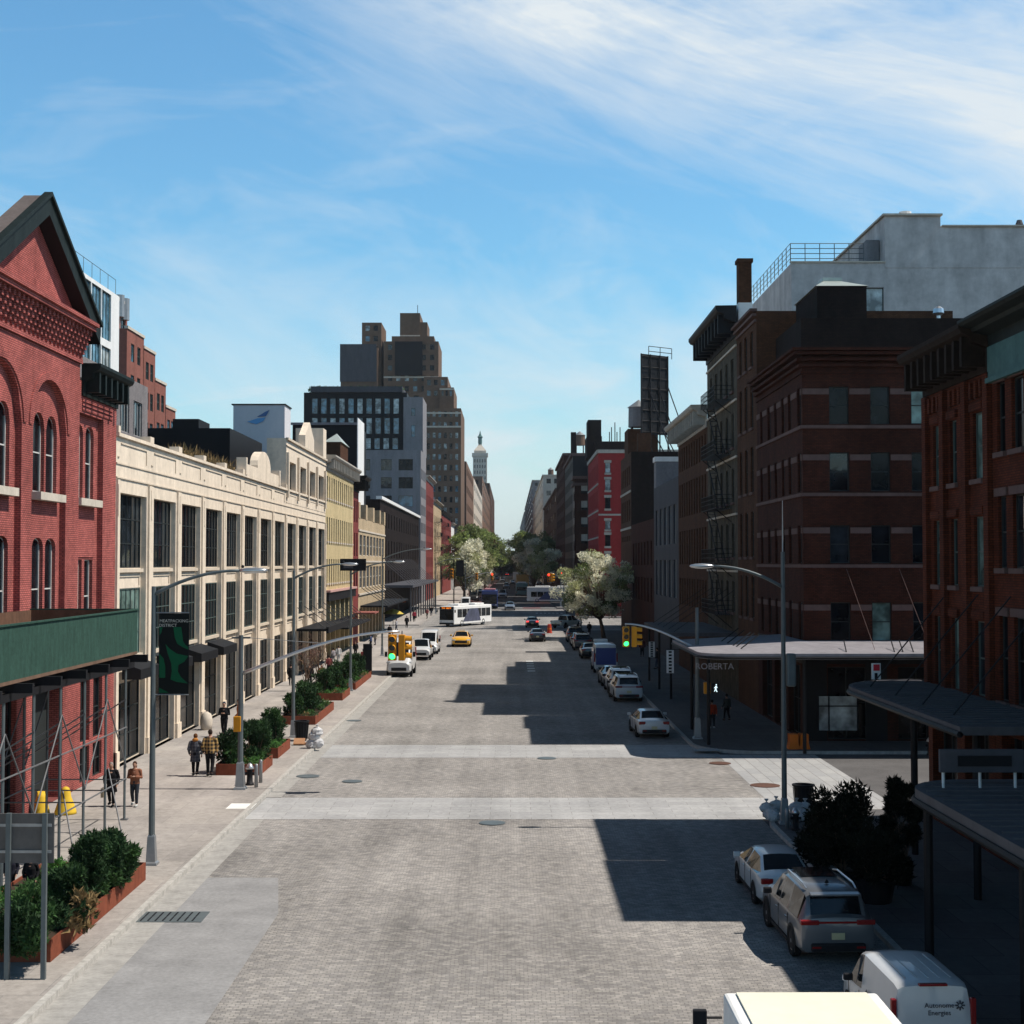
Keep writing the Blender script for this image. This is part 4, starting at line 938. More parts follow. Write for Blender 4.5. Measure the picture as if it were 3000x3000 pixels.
for i in range(4): z=19.4+.35*i; mb.tube((xa,76,z+.2),(xb,76,z+.2),.03,n=4)
for i in range(9): x=xa+(xb-xa)*i/8; mb.tube((x,76,19.3),(x,76,20.7),.03,n=4)
tag(mb.build('roof_railing',M['galv']),'four bar pipe railing along the banded warehouse roof edge','railing')
mb=MB(); p=onY(2748,925,84); mb.tube((p.x,84,p.z-2),(p.x,84,p.z),.12,n=8); mb.lathe([(.12,0),(.33,.15),(.3,.4),(.1,.55)],(p.x,84,p.z),10)
tag(mb.build('roof_vent',M['silver']),'round headed metal roof vent near the right end of the parapet','vent')
# R3 narrow tall
o=grid([(88.4,89.4),(90.6,91.6),(92.7,93.6)],[(5.8,8.4),(9.6,12.4),(13.6,16.4),(17.6,20.4),(21.4,23.6)]); sw=grid([(17,18.2),(21,22.2)],[(21.4,23.6)])
root=building('narrow_brick_building','narrow taller brown brick building between the banded warehouse and the tenement',RX,27,87.05,94.6,24.6,'brownbrick',{'W':o})
put_windows(root,'W',RX,o,'sash','frame',('glassd',),.22,sill='brownstone')
mb=MB()
for z,pr in ((23.95,.12),(24.3,.25),(24.6,.4)): band(mb,'W',RX,87.06,94.6,z,z+.16,pr)
mb.build('cornice',M['brownstone'],root)
# R4 fire escape tenement
o=grid(cols(94.6,109,5,1.05),[(5.9,8.0),(9.6,11.9),(13.3,15.6),(17.0,19.3),(20.8,23.0)])
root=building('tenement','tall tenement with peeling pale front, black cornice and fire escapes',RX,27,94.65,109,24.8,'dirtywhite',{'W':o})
put_windows(root,'W',RX,o,'sash','frame',('glass','glassc','glassd'),.22,sill='brownstone')
cornice(root,'W',RX,94.6,109.1,24.3,26.3,1.4,'black',9)
fire_escape(root,'W',RX,97.0,103.8,[5.7,9.2,12.9,16.6,20.3],1.2)
mb=MB(); 
for z in (8.6,12.4,16.2,20.0,23.6): band(mb,'W',RX,94.7,109,z,z+.14,.1)
mb.build('stone_band',M['palestone'],root)
a=onY(2162,940,95.2); b=onY(2202,757,95.2)
root=thing('chimney','tall dark brick chimney with pale base beside the black tenement cornice','chimney',(a.x,95.2,24.3))
MB().box(a.x,b.x,95.2,96.2,24.35,26.6).build('base',M['whitep'],root); 
mb=MB(); mb.box(a.x+.03,b.x-.03,95.25,96.15,26.6,b.z-.25); mb.box(a.x-.06,b.x+.06,95.14,96.25,b.z-.25,b.z); mb.build('shaft',M['brownbrick'],root)
# R5
o=grid(cols(109.1,128,11,.85),[(5.6,7.9),(9.1,12.0),(13.2,16.1),(17.2,19.2)])
root=building('warehouse','brown brick warehouse with close set narrow windows and deep cornice beyond the tenement',RX,30,109.05,128,20.0,'brownbrick',{'W':o})
put_windows(root,'W',RX,o,'sash','frame',('glassd',),.25)
cornice(root,'W',RX,109.1,128.1,19.6,21.3,1.25,'stone',14)
root=thing('flat_canopy','grey metal canopy with hanger rods under the brown warehouse','canopy',(RX,100,4.3))
MB().prism([(10.4,95.2),(RX-.02,95.2),(RX-.02,112),(10.4,112)],4.35,4.6).build('roof_deck',M['canopy_shade'],root)
for i in range(5): y=96+i*3.5; MB().tube((RX-.03,y,7.4),(10.9,y,4.62),.02,n=5).build('hanger_rod',M['black'],root)
for i in range(3): MB().tube((10.7,96+i*7.5,.14),(10.7,96+i*7.5,4.35),.09,n=6).build('column',M['black'],root)
# R6 grey
o=grid(cols(128.1,150,5,2.2),[(6,9.5),(11,14.6)])
root=building('grey_building','low dark grey fronted building beside the billboard',RX,30,128.1,150,17.0,'dgrey',{'W':o}); put_windows(root,'W',RX,o,'3x2','framew',('glassb','glassd'),.3)
MB().box(RX+.02,30,147.9,149.95,16.5,19.7).build('upper_storey',M['grey'],root); MB().box(RX-.1,30,147.8,150.0,19.7,20.2).build('coping',M['whitep'],root)
o=grid(cols(150.1,178,7,1.6),[(5,7.6),(9,11.6)])
root=building('brown_warehouse','low dark brown brick warehouse behind the big blossom tree',RX,32,150.1,178,13.9,'darkbrick',{'W':o}); put_windows(root,'W',RX,o,'sash','frame',('glassd',),.25)
root=building('lower_block','low plain dark block between the brown warehouse and the tall loft',RX,32,178.1,194.9,12.0,'brownbrick',{})
o=grid(cols(195.1,213,5,1.7),[(5,8),(10,13),(15,18),(20,22.6)])
root=building('brown_loft','tall brown loft with blank sooty side wall carrying the billboard',16.4,36,195,213,24.4,'brownbrick',{'W':o}); put_windows(root,'W',16.4,o,'sash','frame',('glass','glassd'),.25)
MB().box(16.42,36,194.85,194.98,.1,24.4).build('side_wall',M['blackbrick'],root); MB().box(16.3,16.42,195,213,13.9,14.2).build('stone_band',M['stone'],root); MB().box(16.3,16.42,195,213,18.9,19.2).build('stone_band',M['stone'],root)
MB().box(17.4,19.2,195.3,197,24.4,27.0).build('chimney',M['brownbrick'],root)
# billboard
Yb=200
root=thing('billboard','black back of a tall rooftop billboard braced with steel struts','billboard',(18,Yb,24.4))
a=onY(1876,1270,Yb); b=onY(1956,1057,Yb+3)
mb=MB(); 
pts=[(a.x,Yb),(b.x,Yb+3)]
def bb(u,z): return (a.x+(b.x-a.x)*u,Yb+3*u,z)
z0,z1=a.z,b.z+.6
mb.poly([bb(0,z0),bb(1,z0),bb(1,z1),bb(0,z1)]); mb.poly([(x,y+.3,z) for x,y,z in (bb(0,z0),bb(0,z1),bb(1,z1),bb(1,z0))])
for u in (0,1): p=bb(u,z0); q=bb(u,z1); mb.poly([p,(p[0],p[1]+.3,p[2]),(q[0],q[1]+.3,q[2]),q])
mb.poly([bb(0,z1),bb(1,z1),(bb(1,z1)[0],bb(1,z1)[1]+.3,z1),(bb(0,z1)[0],bb(0,z1)[1]+.3,z1)])
mb.build('panel',M['black'],root)
mb=MB()
for k in range(8): z=z0+.3+(z1-z0-.6)*k/7; mb.path([(bb(0,z)[0],bb(0,z)[1]-.12,z),(bb(1,z)[0],bb(1,z)[1]-.12,z)],.06,4)
for u in (.02,.35,.68,.98): p=bb(u,z0); mb.path([(p[0],p[1]-.2,24.45),(p[0],p[1]-.2,z1)],.1,4)
mb.path([(bb(.25,z1)[0],Yb-.9,z1+.2),(bb(1.08,z1)[0],Yb+1.5,z1+.2)],.05,4); mb.path([(bb(.25,z1)[0],Yb-.9,z1+.9),(bb(1.08,z1)[0],Yb+1.5,z1+.9)],.05,4)
for u in (.25,.66,1.08): mb.path([(bb(u,0)[0],Yb-.9+2.9*(u-.25),z1-.6),(bb(u,0)[0],Yb-.9+2.9*(u-.25),z1+.9)],.05,4)
mb.build('frame',M['black'],root)
mb=MB()
for u in (.25,.62,1.0): p=bb(u,z0+(z1-z0)*.6); mb.path([p,(p[0]+2.6,p[1]-5,24.45)],.1,4)
for u in (.1,.5,.9): p=bb(u,z0); mb.path([p,(p[0]+1.0,p[1]-3,24.45)],.1,4)
mb.build('brace',M['black'],root)
# water tanks
def tank(px,pyt,pyb,Y,w,lab,leg=0):
    c=onY(px,pyb,Y); t=onY(px,pyt,Y); r=w*Y/F/2; h=(t.z-c.z)
    root=thing('water_tank',lab,'water tank',(c.x,Y,c.z),group='rooftop water tanks')
    MB().lathe([(r,0),(r*.97,h*.8)],(c.x,Y,c.z),14).build('tank',M['grey'] if w>40 else M['wood'],root)
    MB().lathe([(r*1.1,h*.8),(.05,h*1.12)],(c.x,Y,c.z),14).build('roof',M['galv'],root)
    mb=MB()
    for sx_,sy_ in ((-1,-1),(1,-1),(-1,1),(1,1)): mb.tube((c.x+sx_*r*.65,Y+sy_*r*.65,c.z-leg),(c.x+sx_*r*.65,Y+sy_*r*.65,c.z+.01),.12,n=5)
    mb.build('stand',M['black'],root)
tank(1870,1180,1252,207,62,'large grey conical water tank beside the billboard',1)
a=onY(1838,1320,204); b=onY(1885,1252,204); tag(MB().box(a.x,b.x+2,204,210,24.2,b.z-.2).build('brick_penthouse',M['brownbrick']),'brick penthouse base under the large grey water tank','roof bulkhead')
# R8 red
Yr=246; a=onY(1752,1650,Yr); b=onY(1819,1325,Yr); 
def rw(c,d): p=onY(1771,d,Yr); q=onY(1787,c,Yr); return (p.x,q.x,p.z,q.z)
ws=[rw(1356,1385),rw(1405,1436),rw(1458,1490),rw(1526,1551),rw(1567,1600),rw(1622,1648)]
o=grid(cols(Yr,278,8,1.6),[(5+4.6*i,8+4.6*i) for i in range(5)])
root=building('red_house','bright red painted brick building with white window heads facing the avenue',a.x,a.x+4.0+12,Yr,278,b.z,'redpaint',{'S':ws,'W':o})
put_windows(root,'S',Yr,ws,'sash','frame',('glassd','glassw'),.25); put_windows(root,'W',a.x,o,'sash','frame',('glassd',),.25)
mb=MB()
for (p,q,c,d) in ws: mb.box(p-.15,q+.15,Yr-.12,Yr+.02,d,d+.45); mb.box(p-.1,q+.1,Yr-.12,Yr+.02,c-.35,c)
band(mb,'S',Yr,a.x-.12,a.x+16,b.z-.15,b.z+.45,.2); band(mb,'W',a.x,Yr+.06,278,b.z-.15,b.z+.45,.25)
z=onY(1780,1508,Yr).z; band(mb,'S',Yr,a.x,a.x+16,z-.15,z+.15,.1)
for i in range(5): band(mb,'W',a.x,Yr+.06,278,4.3+4.6*i,4.55+4.6*i,.15)
mb.build('white_trim',M['stone'],root)
# tall dark block behind the red house
Y9=300
def pb2(pa,pb,pt,Y,dep,wm_,lb,n=3,nm='dark_block',base=0.0,gm=('glassd','glass'),roof=None,grp=None):
    p=onY(pa,1600,Y); q=onY(pb,pt,Y); H=q.z; oo=grid(cols(p.x,q.x,n,(q.x-p.x)/n*.5),[(H-4.5-5*j,H-2-5*j) for j in range(int((H-max(base,6)-4)/5))]) if n else []
    r_=building(nm,lb,p.x,q.x,Y,Y+dep,H,wm_,{'S':oo},base=base,group=grp); 
    if oo: put_windows(r_,'S',Y,oo,'plain',None,gm,.3)
    return r_
pb2(1742,1862,1293,Y9,30,'blackbrick','broad sooty block rising behind the bright red building',5)
pb2(1719,1762,1278,Y9+4,9,'blackbrick','dark lower penthouse storey above the sooty block',0,nm='penthouse',base=onY(1740,1300,Y9+4).z-3)
pb2(1722,1760,1230,Y9+5,7,'blackbrick','narrow dark penthouse tower crowning the sooty block',0,nm='penthouse',base=onY(1740,1279,Y9+5).z)
mb=MB(); 
for i,px in enumerate((1784,1790,1800,1806,1815)): p=onY(px,1293,Y9+2); mb.tube((p.x,p.y,p.z-1),(p.x,p.y,p.z+2+i%3),.1,n=4)
tag(mb.build('antennas',M['black']),'thin antenna rods on the sooty block roof','antenna')
RL=[(1722,1700,1345,'darkbrick','dark brick building next past the bright red one on the right row'),(1700,1680,1396,'stone','grey stone fronted building on the right row hung with cables'),
 (1680,1654,1325,'black','black steel and glass tower on the right row'),(1652,1629,1330,'darkbrick','tall dark brick block left of the glass tower'),
 (1629,1592,1432,'brownbrick','brown banded apartment block on the right row'),(1590,1560,1392,'palestone','pale stone topped apartment block carrying a water tank'),
 (1559,1536,1407,'greybrick','grey blue apartment slab near the end of the right row'),(1535,1522,1500,'greybrick','lowest distant slab ending the right row')]
for i,(pb_,pa_,pt,wm_,lb) in enumerate(RL):
    ya=onX(pb_,1500,RX).y; yb=onX(pa_,1500,RX).y; H=onX(pb_,pt,RX).z
    if i==0: ya=max(ya,335)
    if i==1: ya,yb=335.1,345
    if i==2: ya=345.1
    if ya>=yb: yb=ya+8
    fl=3.9 if i<4 else 5.5
    nn=max(2,min(8,int((yb-ya)/6)))
    ow=grid(cols(ya,yb,nn,(yb-ya)/nn*.45),[(H-3.8-fl*j,H-1.6-fl*j) for j in range(int((H-8)/fl))])
    os=grid(cols(RX,34,5,2.0),[(H-3.8-fl*j,H-1.6-fl*j) for j in range(int((H-8)/fl))])
    if i==2: os=[(RX+.8,RX+6,H-13,H-6.5),(RX+.8,RX+6,H-21,H-14.5),(RX+.8,RX+6,H-29,H-22.5)]
    r_=building('row_block',lb,RX,34,ya,yb,H,wm_,{'W':ow,'S':os},group='blocks of the right hand row beyond the avenue')
    put_windows(r_,'S',ya,os,'plain' if i!=2 else '2x2',None if i!=2 else 'frame',('glassd','glass') if i!=2 else ('glassb',)); put_windows(r_,'W',RX,ow,'plain',None,('glass','glassd'))
    mb=MB(); band(mb,'S',ya,RX-.3,34,H-.4,H+.3,.4); band(mb,'W',RX,ya+.06,yb,H-.4,H+.3,.5); mb.build('cornice',M['brownstone' if i<5 else 'palestone'],r_)
tank(1612,1372,1394,700,17,'small far water tank on the pale stone topped block',4)
tank(1697,1268,1305,395,32,'small wooden water tank with peaked roof on the right skyline',8)
p=onY(1677,1266,360); tag(MB().box(p.x-.5,p.x+.8,360,361.5,p.z-8,p.z).build('chimney',M['blackbrick']),'thin black chimney left of the small wooden water tank','chimney')
# white building behind (upper right)
Yw=112
a=onY(2318,990,Yw); b=onY(2580,770,Yw); c=onY(3300,663,Yw)
d=onY(2582,640,Yw)
far=onX(2212,900,a.x)
ow=grid([(115.5,117.2),(119.5,121.6),(124,126.4)],[(26.4,29.2)])
root=building('white_building','big white stucco building with stepped roof and railing above the dark roofs',a.x,c.x,Yw,134,b.z,'white',{'W':ow,'S':[(onY(2390,900,Yw).x,onY(2588,900,Yw).x,onY(2500,930,Yw).z,onY(2500,842,Yw).z)]})
put_windows(root,'W',a.x,ow,'2x1','frame',('glassb','glassc'),.3)
put_windows(root,'S',Yw,[(onY(2390,900,Yw).x,onY(2588,900,Yw).x,onY(2500,930,Yw).z,onY(2500,842,Yw).z)],'2x1','frame',('glassw',),.3)
e=onY(2590,633,Yw-.02); f=onY(2753,633,Yw); f2=onY(2755,665,Yw)
mb=MB(); mb.box(e.x,f.x,Yw-.04,133,b.z-.4,e.z); mb.box(f.x,c.x,Yw-.04,133,b.z-.4,f2.z); mb.build('upper_storey',M['white'],root)
mb=MB(); mb.box(e.x-.2,f.x+.1,Yw-.3,133.2,e.z,e.z+.15); mb.box(f.x+.1,c.x,Yw-.25,133.2,f2.z,f2.z+.12); mb.box(a.x-.1,e.x,Yw-.12,Yw+.2,b.z,b.z+.12); mb.build('coping',M['palestone'],root)
mb=MB(); z=b.z+.1
for k in range(4):
    zz_=z+.3+.4*k; mb.tube((a.x,Yw+.3,zz_),(e.x-1.6,Yw+.3,zz_),.03,n=4); mb.tube((a.x,Yw+.3,zz_),(a.x,133,zz_),.03,n=4)
for i in range(6): x=a.x+(e.x-1.6-a.x)*i/5; mb.tube((x,Yw+.3,z),(x,Yw+.3,z+1.5),.035,n=4)
for i in range(13): mb.tube((a.x,Yw+.3+i*1.7,z),(a.x,Yw+.3+i*1.7,z+1.5),.035,n=4)
mb.build('roof_railing',M['pole'],root)
mb=MB(); p=onY(2532,715,Yw+2); mb.box(p.x,e.x-.05,Yw+1.5,Yw+4,b.z-.5,onY(2532,707,Yw+2).z); mb.build('roof_unit',M['grey'],root)
mb=MB(); p=onY(2650,620,Yw+3); mb.lathe([(.5,0),(.5,.9)],(p.x,p.y,e.z+.15),12)
mb.tube((p.x-.6,p.y,e.z+.5),(p.x+.6,p.y,e.z+.5),.42,n=12); mb.build('roof_ventilator',M['whitep'],root)

for px,py_,w_,h_,lb in ((2868,660,1.2,.5,'small dark roof hatch on the white building near the right edge'),(2985,640,.5,1.4,'short dark vent pipe on the white building at the right edge')):
    p=onY(px,668,Yw+4); tag(MB().lathe([(w_*.5,0),(w_*.5,h_*.7),(w_*.65,h_*.75),(w_*.4,h_)],(p.x,p.y,f2.z+.1),8).build('roof_vent',M['dgrey']),lb,'vent')
# ------------------------------------------------ vehicles
PAINT={}
def paint(name,c,metal=.0,rough=.32):
    if name not in PAINT: PAINT[name]=mat('paint_'+name,c,rough,metal,var=.06,coat=.6,objspace=True)
    return PAINT[name]
M['cglass']=glass('car_glass',(.006,.008,.010),.06,.38); M['tyre']=mat('rubber',(.018,.018,.019),.85,var=.15); M['rim']=mat('alloy_rim',(.35,.35,.36),.35,.8,var=.1)
M['plastic']=mat('black_plastic',(.02,.02,.022),.6,var=.1); M['plate']=mat('licence_plate',(.55,.5,.3),.5,var=.05)
def emis(name,c,e):
    m,n,b=newmat(name); b.inputs['Base Color'].default_value=c4(c); b.inputs['Emission Color'].default_value=c4(c); b.inputs['Emission Strength'].default_value=e; return m
M['red_off']=mat('tail_light_red',(.25,.012,.012),.25,var=0); M['red_on']=emis('lit_tail_light',(1,.05,.04),2.2); M['head']=mat('headlight',(.7,.72,.74),.15,.2,var=0)
M['amber']=mat('amber_lens',(.6,.2,.02),.3,var=0)
def lathe_x(prof,cx,cy,cz,n=18,s=1):
    mb=MB(); b=0
    for x,r in prof:
        for k in range(n): a=2*PI*k/n; mb.v.append((cx+x*s,cy+r*math.cos(a),cz+r*math.sin(a)))
    for i in range(len(prof)-1):
        for k in range(n): k2=(k+1)%n; mb.f.append((i*n+k,i*n+k2,(i+1)*n+k2,(i+1)*n+k)); mb.m.append(0)
    mb.f.append(tuple(range(n))[::-1]); mb.m.append(0); e=(len(prof)-1)*n; mb.f.append(tuple(e+k for k in range(n))); mb.m.append(0)
    return mb
WM={}
def wheel(root,x,y,r,w=.22):
    s=1 if x>0 else -1; key=(round(r,2),s)
    if key not in WM:
        t=lathe_x([(-w,r*.9),(-w*.9,r),(-.03,r),(0,r*.93),(0,r*.68),(-.03,r*.64)],0,0,0,20,s).mesh('tyre',M['tyre'],smooth=False)
        rm=lathe_x([(-.06,r*.64),(-.02,r*.62),(-.035,r*.5),(-.05,r*.18),(-.012,r*.14)],0,0,0,20,s).mesh('rim',M['rim'])
        WM[key]=(t,rm)
    o=inst('wheel',WM[key][0],root,(x,y,r)); inst('rim',WM[key][1],o); return o
# station: y, z bottom, half width, belt z, roof half width, roof z
KIND={
'sedan':dict(st=[(-2.42,.42,.70,.78,.55,.82),(-2.36,.30,.84,.90,.68,.99),(-2.05,.22,.90,.97,.74,1.06),(-1.72,.20,.91,.99,.74,1.08),(-.98,.2,.92,.98,.61,1.41),(-.12,.2,.92,.97,.63,1.45),(-.02,.2,.92,.97,.63,1.45),(.45,.2,.92,.96,.61,1.42),(1.28,.2,.915,.93,.76,1.01),(1.95,.22,.90,.86,.74,.93),(2.34,.30,.84,.70,.66,.79),(2.42,.42,.70,.62,.55,.70)],
  rear=[3],front=[7],side=[3,4,6,7],wh=(-1.42,1.42,.335),hw=.92),
'suv':dict(st=[(-2.38,.45,.80,.92,.62,1.0),(-2.34,.32,.90,1.02,.74,1.14),(-2.18,.28,.94,1.06,.74,1.20),(-2.0,.26,.95,1.06,.70,1.62),(-1.9,.26,.95,1.06,.71,1.70),(-.95,.26,.96,1.05,.73,1.75),(-.85,.26,.96,1.05,.73,1.75),(-.05,.26,.96,1.04,.73,1.75),(.05,.26,.96,1.04,.73,1.75),(.55,.26,.96,1.03,.70,1.70),(1.25,.26,.95,1.0,.80,1.13),(2.0,.3,.94,.95,.80,1.04),(2.33,.36,.88,.80,.72,.90),(2.38,.48,.78,.72,.62,.80)],
  rear=[2],front=[9],side=[3,4,6,8,9],wh=(-1.45,1.45,.385),hw=.955),
'van':dict(st=[(-2.12,.4,.84,.95,.66,1.1),(-2.1,.3,.90,1.02,.72,1.30),(-2.02,.26,.91,1.05,.76,1.78),(-1.8,.24,.92,1.05,.78,1.85),(.3,.24,.92,1.04,.78,1.87),(.4,.24,.92,1.04,.78,1.87),(.85,.24,.92,1.0,.74,1.78),(1.45,.24,.91,.98,.78,1.16),(1.95,.28,.88,.86,.74,1.0),(2.12,.4,.78,.72,.62,.82)],
  rear=[],front=[6],side=[5,6],wh=(-1.35,1.4,.33),hw=.92),
'bigvan':dict(st=[(-2.9,.45,.92,1.1,.75,1.25),(-2.88,.36,.99,1.2,.82,1.5),(-2.8,.32,1.0,1.25,.86,2.42),(-2.6,.3,1.0,1.25,.87,2.5),(.9,.3,1.0,1.22,.87,2.5),(1.0,.3,1.0,1.22,.87,2.48),(1.45,.3,1.0,1.18,.82,2.25),(2.15,.3,.98,1.12,.82,1.35),(2.7,.34,.95,.98,.78,1.12),(2.9,.45,.84,.8,.66,.95)],
  rear=[],front=[6],side=[5,6],wh=(-1.85,1.9,.36),hw=1.0),
'pickup':dict(st=[(-2.85,.5,.84,1.0,.74,1.08),(-2.8,.4,.93,1.02,.82,1.12),(-1.05,.38,.96,1.04,.83,1.13),(-.95,.38,.96,1.06,.70,1.75),(.0,.38,.97,1.06,.72,1.82),(.1,.38,.97,1.06,.72,1.82),(.75,.38,.97,1.05,.70,1.78),(1.45,.38,.96,1.05,.82,1.2),(2.5,.42,.95,1.0,.80,1.12),(2.82,.5,.88,.8,.72,.95)],
  rear=[2],front=[6],side=[3,5,6],wh=(-1.75,1.75,.40),hw=.97),
}
def car(kind,label,cat,loc,rz,pt,scale=1,lit=False,name=None,grp=None,plate=True,taxi=False,sy=1):
    K=KIND[kind]; st=K['st']; name=name or {'sedan':'parked_car','suv':'parked_suv','van':'parked_van','bigvan':'delivery_van','pickup':'pickup_truck'}[kind]
    root=thing(name,label,cat,(0,0,0),0,grp)
    def ring(s):
        y,zb,hw,zt,hr,zr=s; e=(zt-zb)
        h=[(0,zb),(hw*.85,zb),(hw*.985,zb+e*.15),(hw,zb+e*.5),(hw*.985,zt-.06),(hw*.955,zt),(hr,zr-.06),(hr*.86,zr-.008),(hr*.45,zr+.018),(0,zr+.025)]
        return [(x,y,z) for x,z in h]+[(-x,y,z) for x,z in h[-2:0:-1]]
    rings=[ring(s) for s in st]; n=len(rings[0]) # 18
    parts={'body':MB(),'windscreen':MB(),'rear_window':MB(),'side_window':MB(),'side_window2':MB()}
    rightside={5}; leftside={n-6}; tops={7,8,n-8-1,n-8}; 
    tops={7,8,9,10}; edge={6,11}; 
    for nm,mb in parts.items(): mb.v=[p for r in rings for p in r]
    for i in range(len(rings)-1):
        for k in range(n):
            f=(i*n+k,i*n+(k+1)%n,(i+1)*n+(k+1)%n,(i+1)*n+k); tgt='body'
            if i in K['side'] and k==5: tgt='side_window'
            elif i in K['side'] and k==12: tgt='side_window2'
            elif i in K['front'] and k in tops: tgt='windscreen'
            elif i in K['rear'] and k in tops: tgt='rear_window'
            parts[tgt].f.append(f); parts[tgt].m.append(0)
    parts['body'].f+= [tuple(range(n))[::-1],tuple((len(rings)-1)*n+k for k in range(n))]; parts['body'].m+=[0,0]
    def compact(mb):
        used=sorted({i for f in mb.f for i in f}); mp={u:i for i,u in enumerate(used)}; mb.v=[mb.v[u] for u in used]; mb.f=[tuple(mp[i] for i in f) for f in mb.f]; return mb
    bo=compact(parts['body']).build('body',pt,root,smooth=True,world=False)
    try: bo.data.set_sharp_from_angle(angle=R(38))
    except Exception: pass
    for nm in ('windscreen','rear_window','side_window','side_window2'):
        if parts[nm].f: compact(parts[nm]).build(nm.rstrip('2'),M['cglass'],root,smooth=False,world=False)
    yr,yf,r=K['wh']; hw=K['hw']
    for y in (yr,yf):
        for s in (-1,1):
            a=MB(); q=[]
            for k in range(13): t=PI*k/12; q.append((y+r*1.16*math.cos(t),r+r*1.16*math.sin(t)))
            q=[(y+r*1.16,r*.5)]+q+[(y-r*1.16,r*.5)]
            a.poly([(s*(hw+.006),p,z) for p,z in q]); a.build('wheel_arch',M['plastic'],root,world=False)
            wheel(root,s*(hw+.02),y,r)
    zr0=st[1][3]; yb=st[0][0]; y1=st[-1][0]
    tall=kind in('van','bigvan'); tl=M['red_on'] if lit else M['red_off']
    for s in (-1,1):
        if tall: MB().obox((s*(st[2][2]*.955),st[1][0]+.03,st[2][3]+.12),.12,.12,.75).build('taillight',tl,root,world=False,bevel=.02)
        elif kind=='suv': MB().obox((s*.70,st[1][0]+.0,1.05),.46,.12,.12).build('taillight',tl,root,world=False,bevel=.02)
        else: MB().obox((s*(st[1][2]-.17),st[1][0]+.01,zr0-.02),.36,.12,.17).build('taillight',tl,root,world=False,bevel=.02)
        MB().obox((s*(st[-2][2]-.14),st[-2][0]-.02,st[-2][3]+.0),.34,.14,.14,rz=-s*.35).build('headlight',M['head'],root,world=False,bevel=.02)
        mz=st[-5][3]+.1 if kind!='bigvan' else 1.45; my={'sedan':.75,'suv':.75,'van':.95,'bigvan':1.6,'pickup':.9}[kind]
        MB().obox((s*(hw+.12),my,mz+.02),.22,.12,.16 if kind!='bigvan' else .34).build('mirror',M['plastic'] if kind!='sedan' else pt,root,world=False,bevel=.03)
    g=MB().obox((0,y1-.03,st[-1][1]+.10),1.2,.1,.22); g.build('grille',M['plastic'],root,world=False,bevel=.02)
    MB().obox((0,st[-2][0]+.03,(st[-2][3]+.42)/2+.06),.95,.09,.16).build('radiator_grille',M['plastic'],root,world=False,bevel=.02)
    MB().obox((0,yb+.0,st[0][1]+.0),1.35,.16,.2).build('bumper',M['plastic'],root,world=False,bevel=.04)
    MB().obox((0,yb-.0,.72 if kind!='sedan' else .62),.32,.08,.16).build('licence_plate',M['plate'],root,world=False)
    if kind=='suv':
        for s in (-1,1): MB().path([(s*.62,-1.75,1.74),(s*.64,-1.4,1.81),(s*.64,.1,1.81),(s*.6,.4,1.76)],.025,5).build('roof_rail',M['silver'],root,world=False)
        MB().obox((0,.0,1.785),.95,1.1,.02).build('sunroof',M['cglass'],root,world=False); MB().obox((0,-2.08,1.68),1.25,.22,.05,rx=R(8)).build('spoiler',pt,root,world=False,bevel=.02); MB().obox((0,-2.36,1.05),1.0,.06,.05).build('light_bar',tl,root,world=False); MB().lathe([(.03,0),(.06,.02),(.02,.09)],(0,-1.3,1.77),6).build('antenna',M['plastic'],root,world=False)
    if taxi: MB().prism([(-.09,1.46),(.09,1.46),(.07,1.62),(-.07,1.62)],-.35,.35,axis='X').build('roof_sign',M['whitep'],root,world=False)
    if kind in('sedan','suv','van') and loc[1]<110:
        ys={'sedan':(-1.0,.0,1.0),'suv':(-1.05,.0,1.0),'van':(-.55,.45,1.35)}[kind]
        for s in (-1,1):
            for yy in ys: MB().obox((s*(hw+.001),yy,.68),.012,.014,.62).build('door_seam',M['plastic'],root,world=False)
            for yy in ys[:2]: MB().obox((s*(hw+.008),yy+.2,.86),.03,.18,.03).build('door_handle',pt,root,world=False)
            MB().obox((s*(hw-.01),(yr+yf)/2,.30),.03,1.9,.1).build('sill_trim',M['plastic'],root,world=False)
        MB().obox((0,st[1][0]-.015,.80 if kind=='suv' else .70),1.2,.012,.012).build('tailgate_seam',M['plastic'],root,world=False)
        for s in (-1,1): MB().obox((s*.55,yb-.0,.46 if kind!='van' else .44),.22,.17,.05).build('reflector',M['red_off'],root,world=False)
    root.location=loc; root.rotation_euler=(0,0,rz); root.scale=(scale,scale*sy,scale); return root
white=paint('white',(.58,.58,.58)); silver=paint('silver',(.17,.175,.185),.35); blackp=paint('black',(.012,.012,.014)); yel=paint('taxi_yellow',(.78,.40,.03)); blue=paint('blue',(.03,.05,.22)); dk=paint('dark_grey',(.04,.042,.048)); bluegrey=paint('blue_grey',(.12,.16,.22)); cream=paint('cream',(.66,.62,.52))
PK='cars parked along the right hand kerb'
car('sedan','white sedan parked behind the silver suv at the near right kerb','car',(7.35,40.4,0),R(1),white,.88,grp=PK)
car('suv','silver suv with roof rails and sunroof at the near right kerb','suv',(7.42,35.35,0),R(2),silver,.93,grp=PK)
v=car('van','white panel van with dark logo on its rear door, nearest at bottom right','van',(7.62,28.1,0),R(2),white,.84,grp=PK)
car('sedan','white sedan alone just past the crosswalk beside the corner kerb','car',(7.45,77.7,0),R(2),white,.94,grp=PK)
car('suv','white crossover parked ahead of the lone white sedan on the right','suv',(7.75,97.4,0),R(2),white,.98,name='parked_suv',grp=PK)
car('suv','second white suv, half hidden behind the white crossover','suv',(7.8,103.4,0),R(1),white,.98,grp=PK)
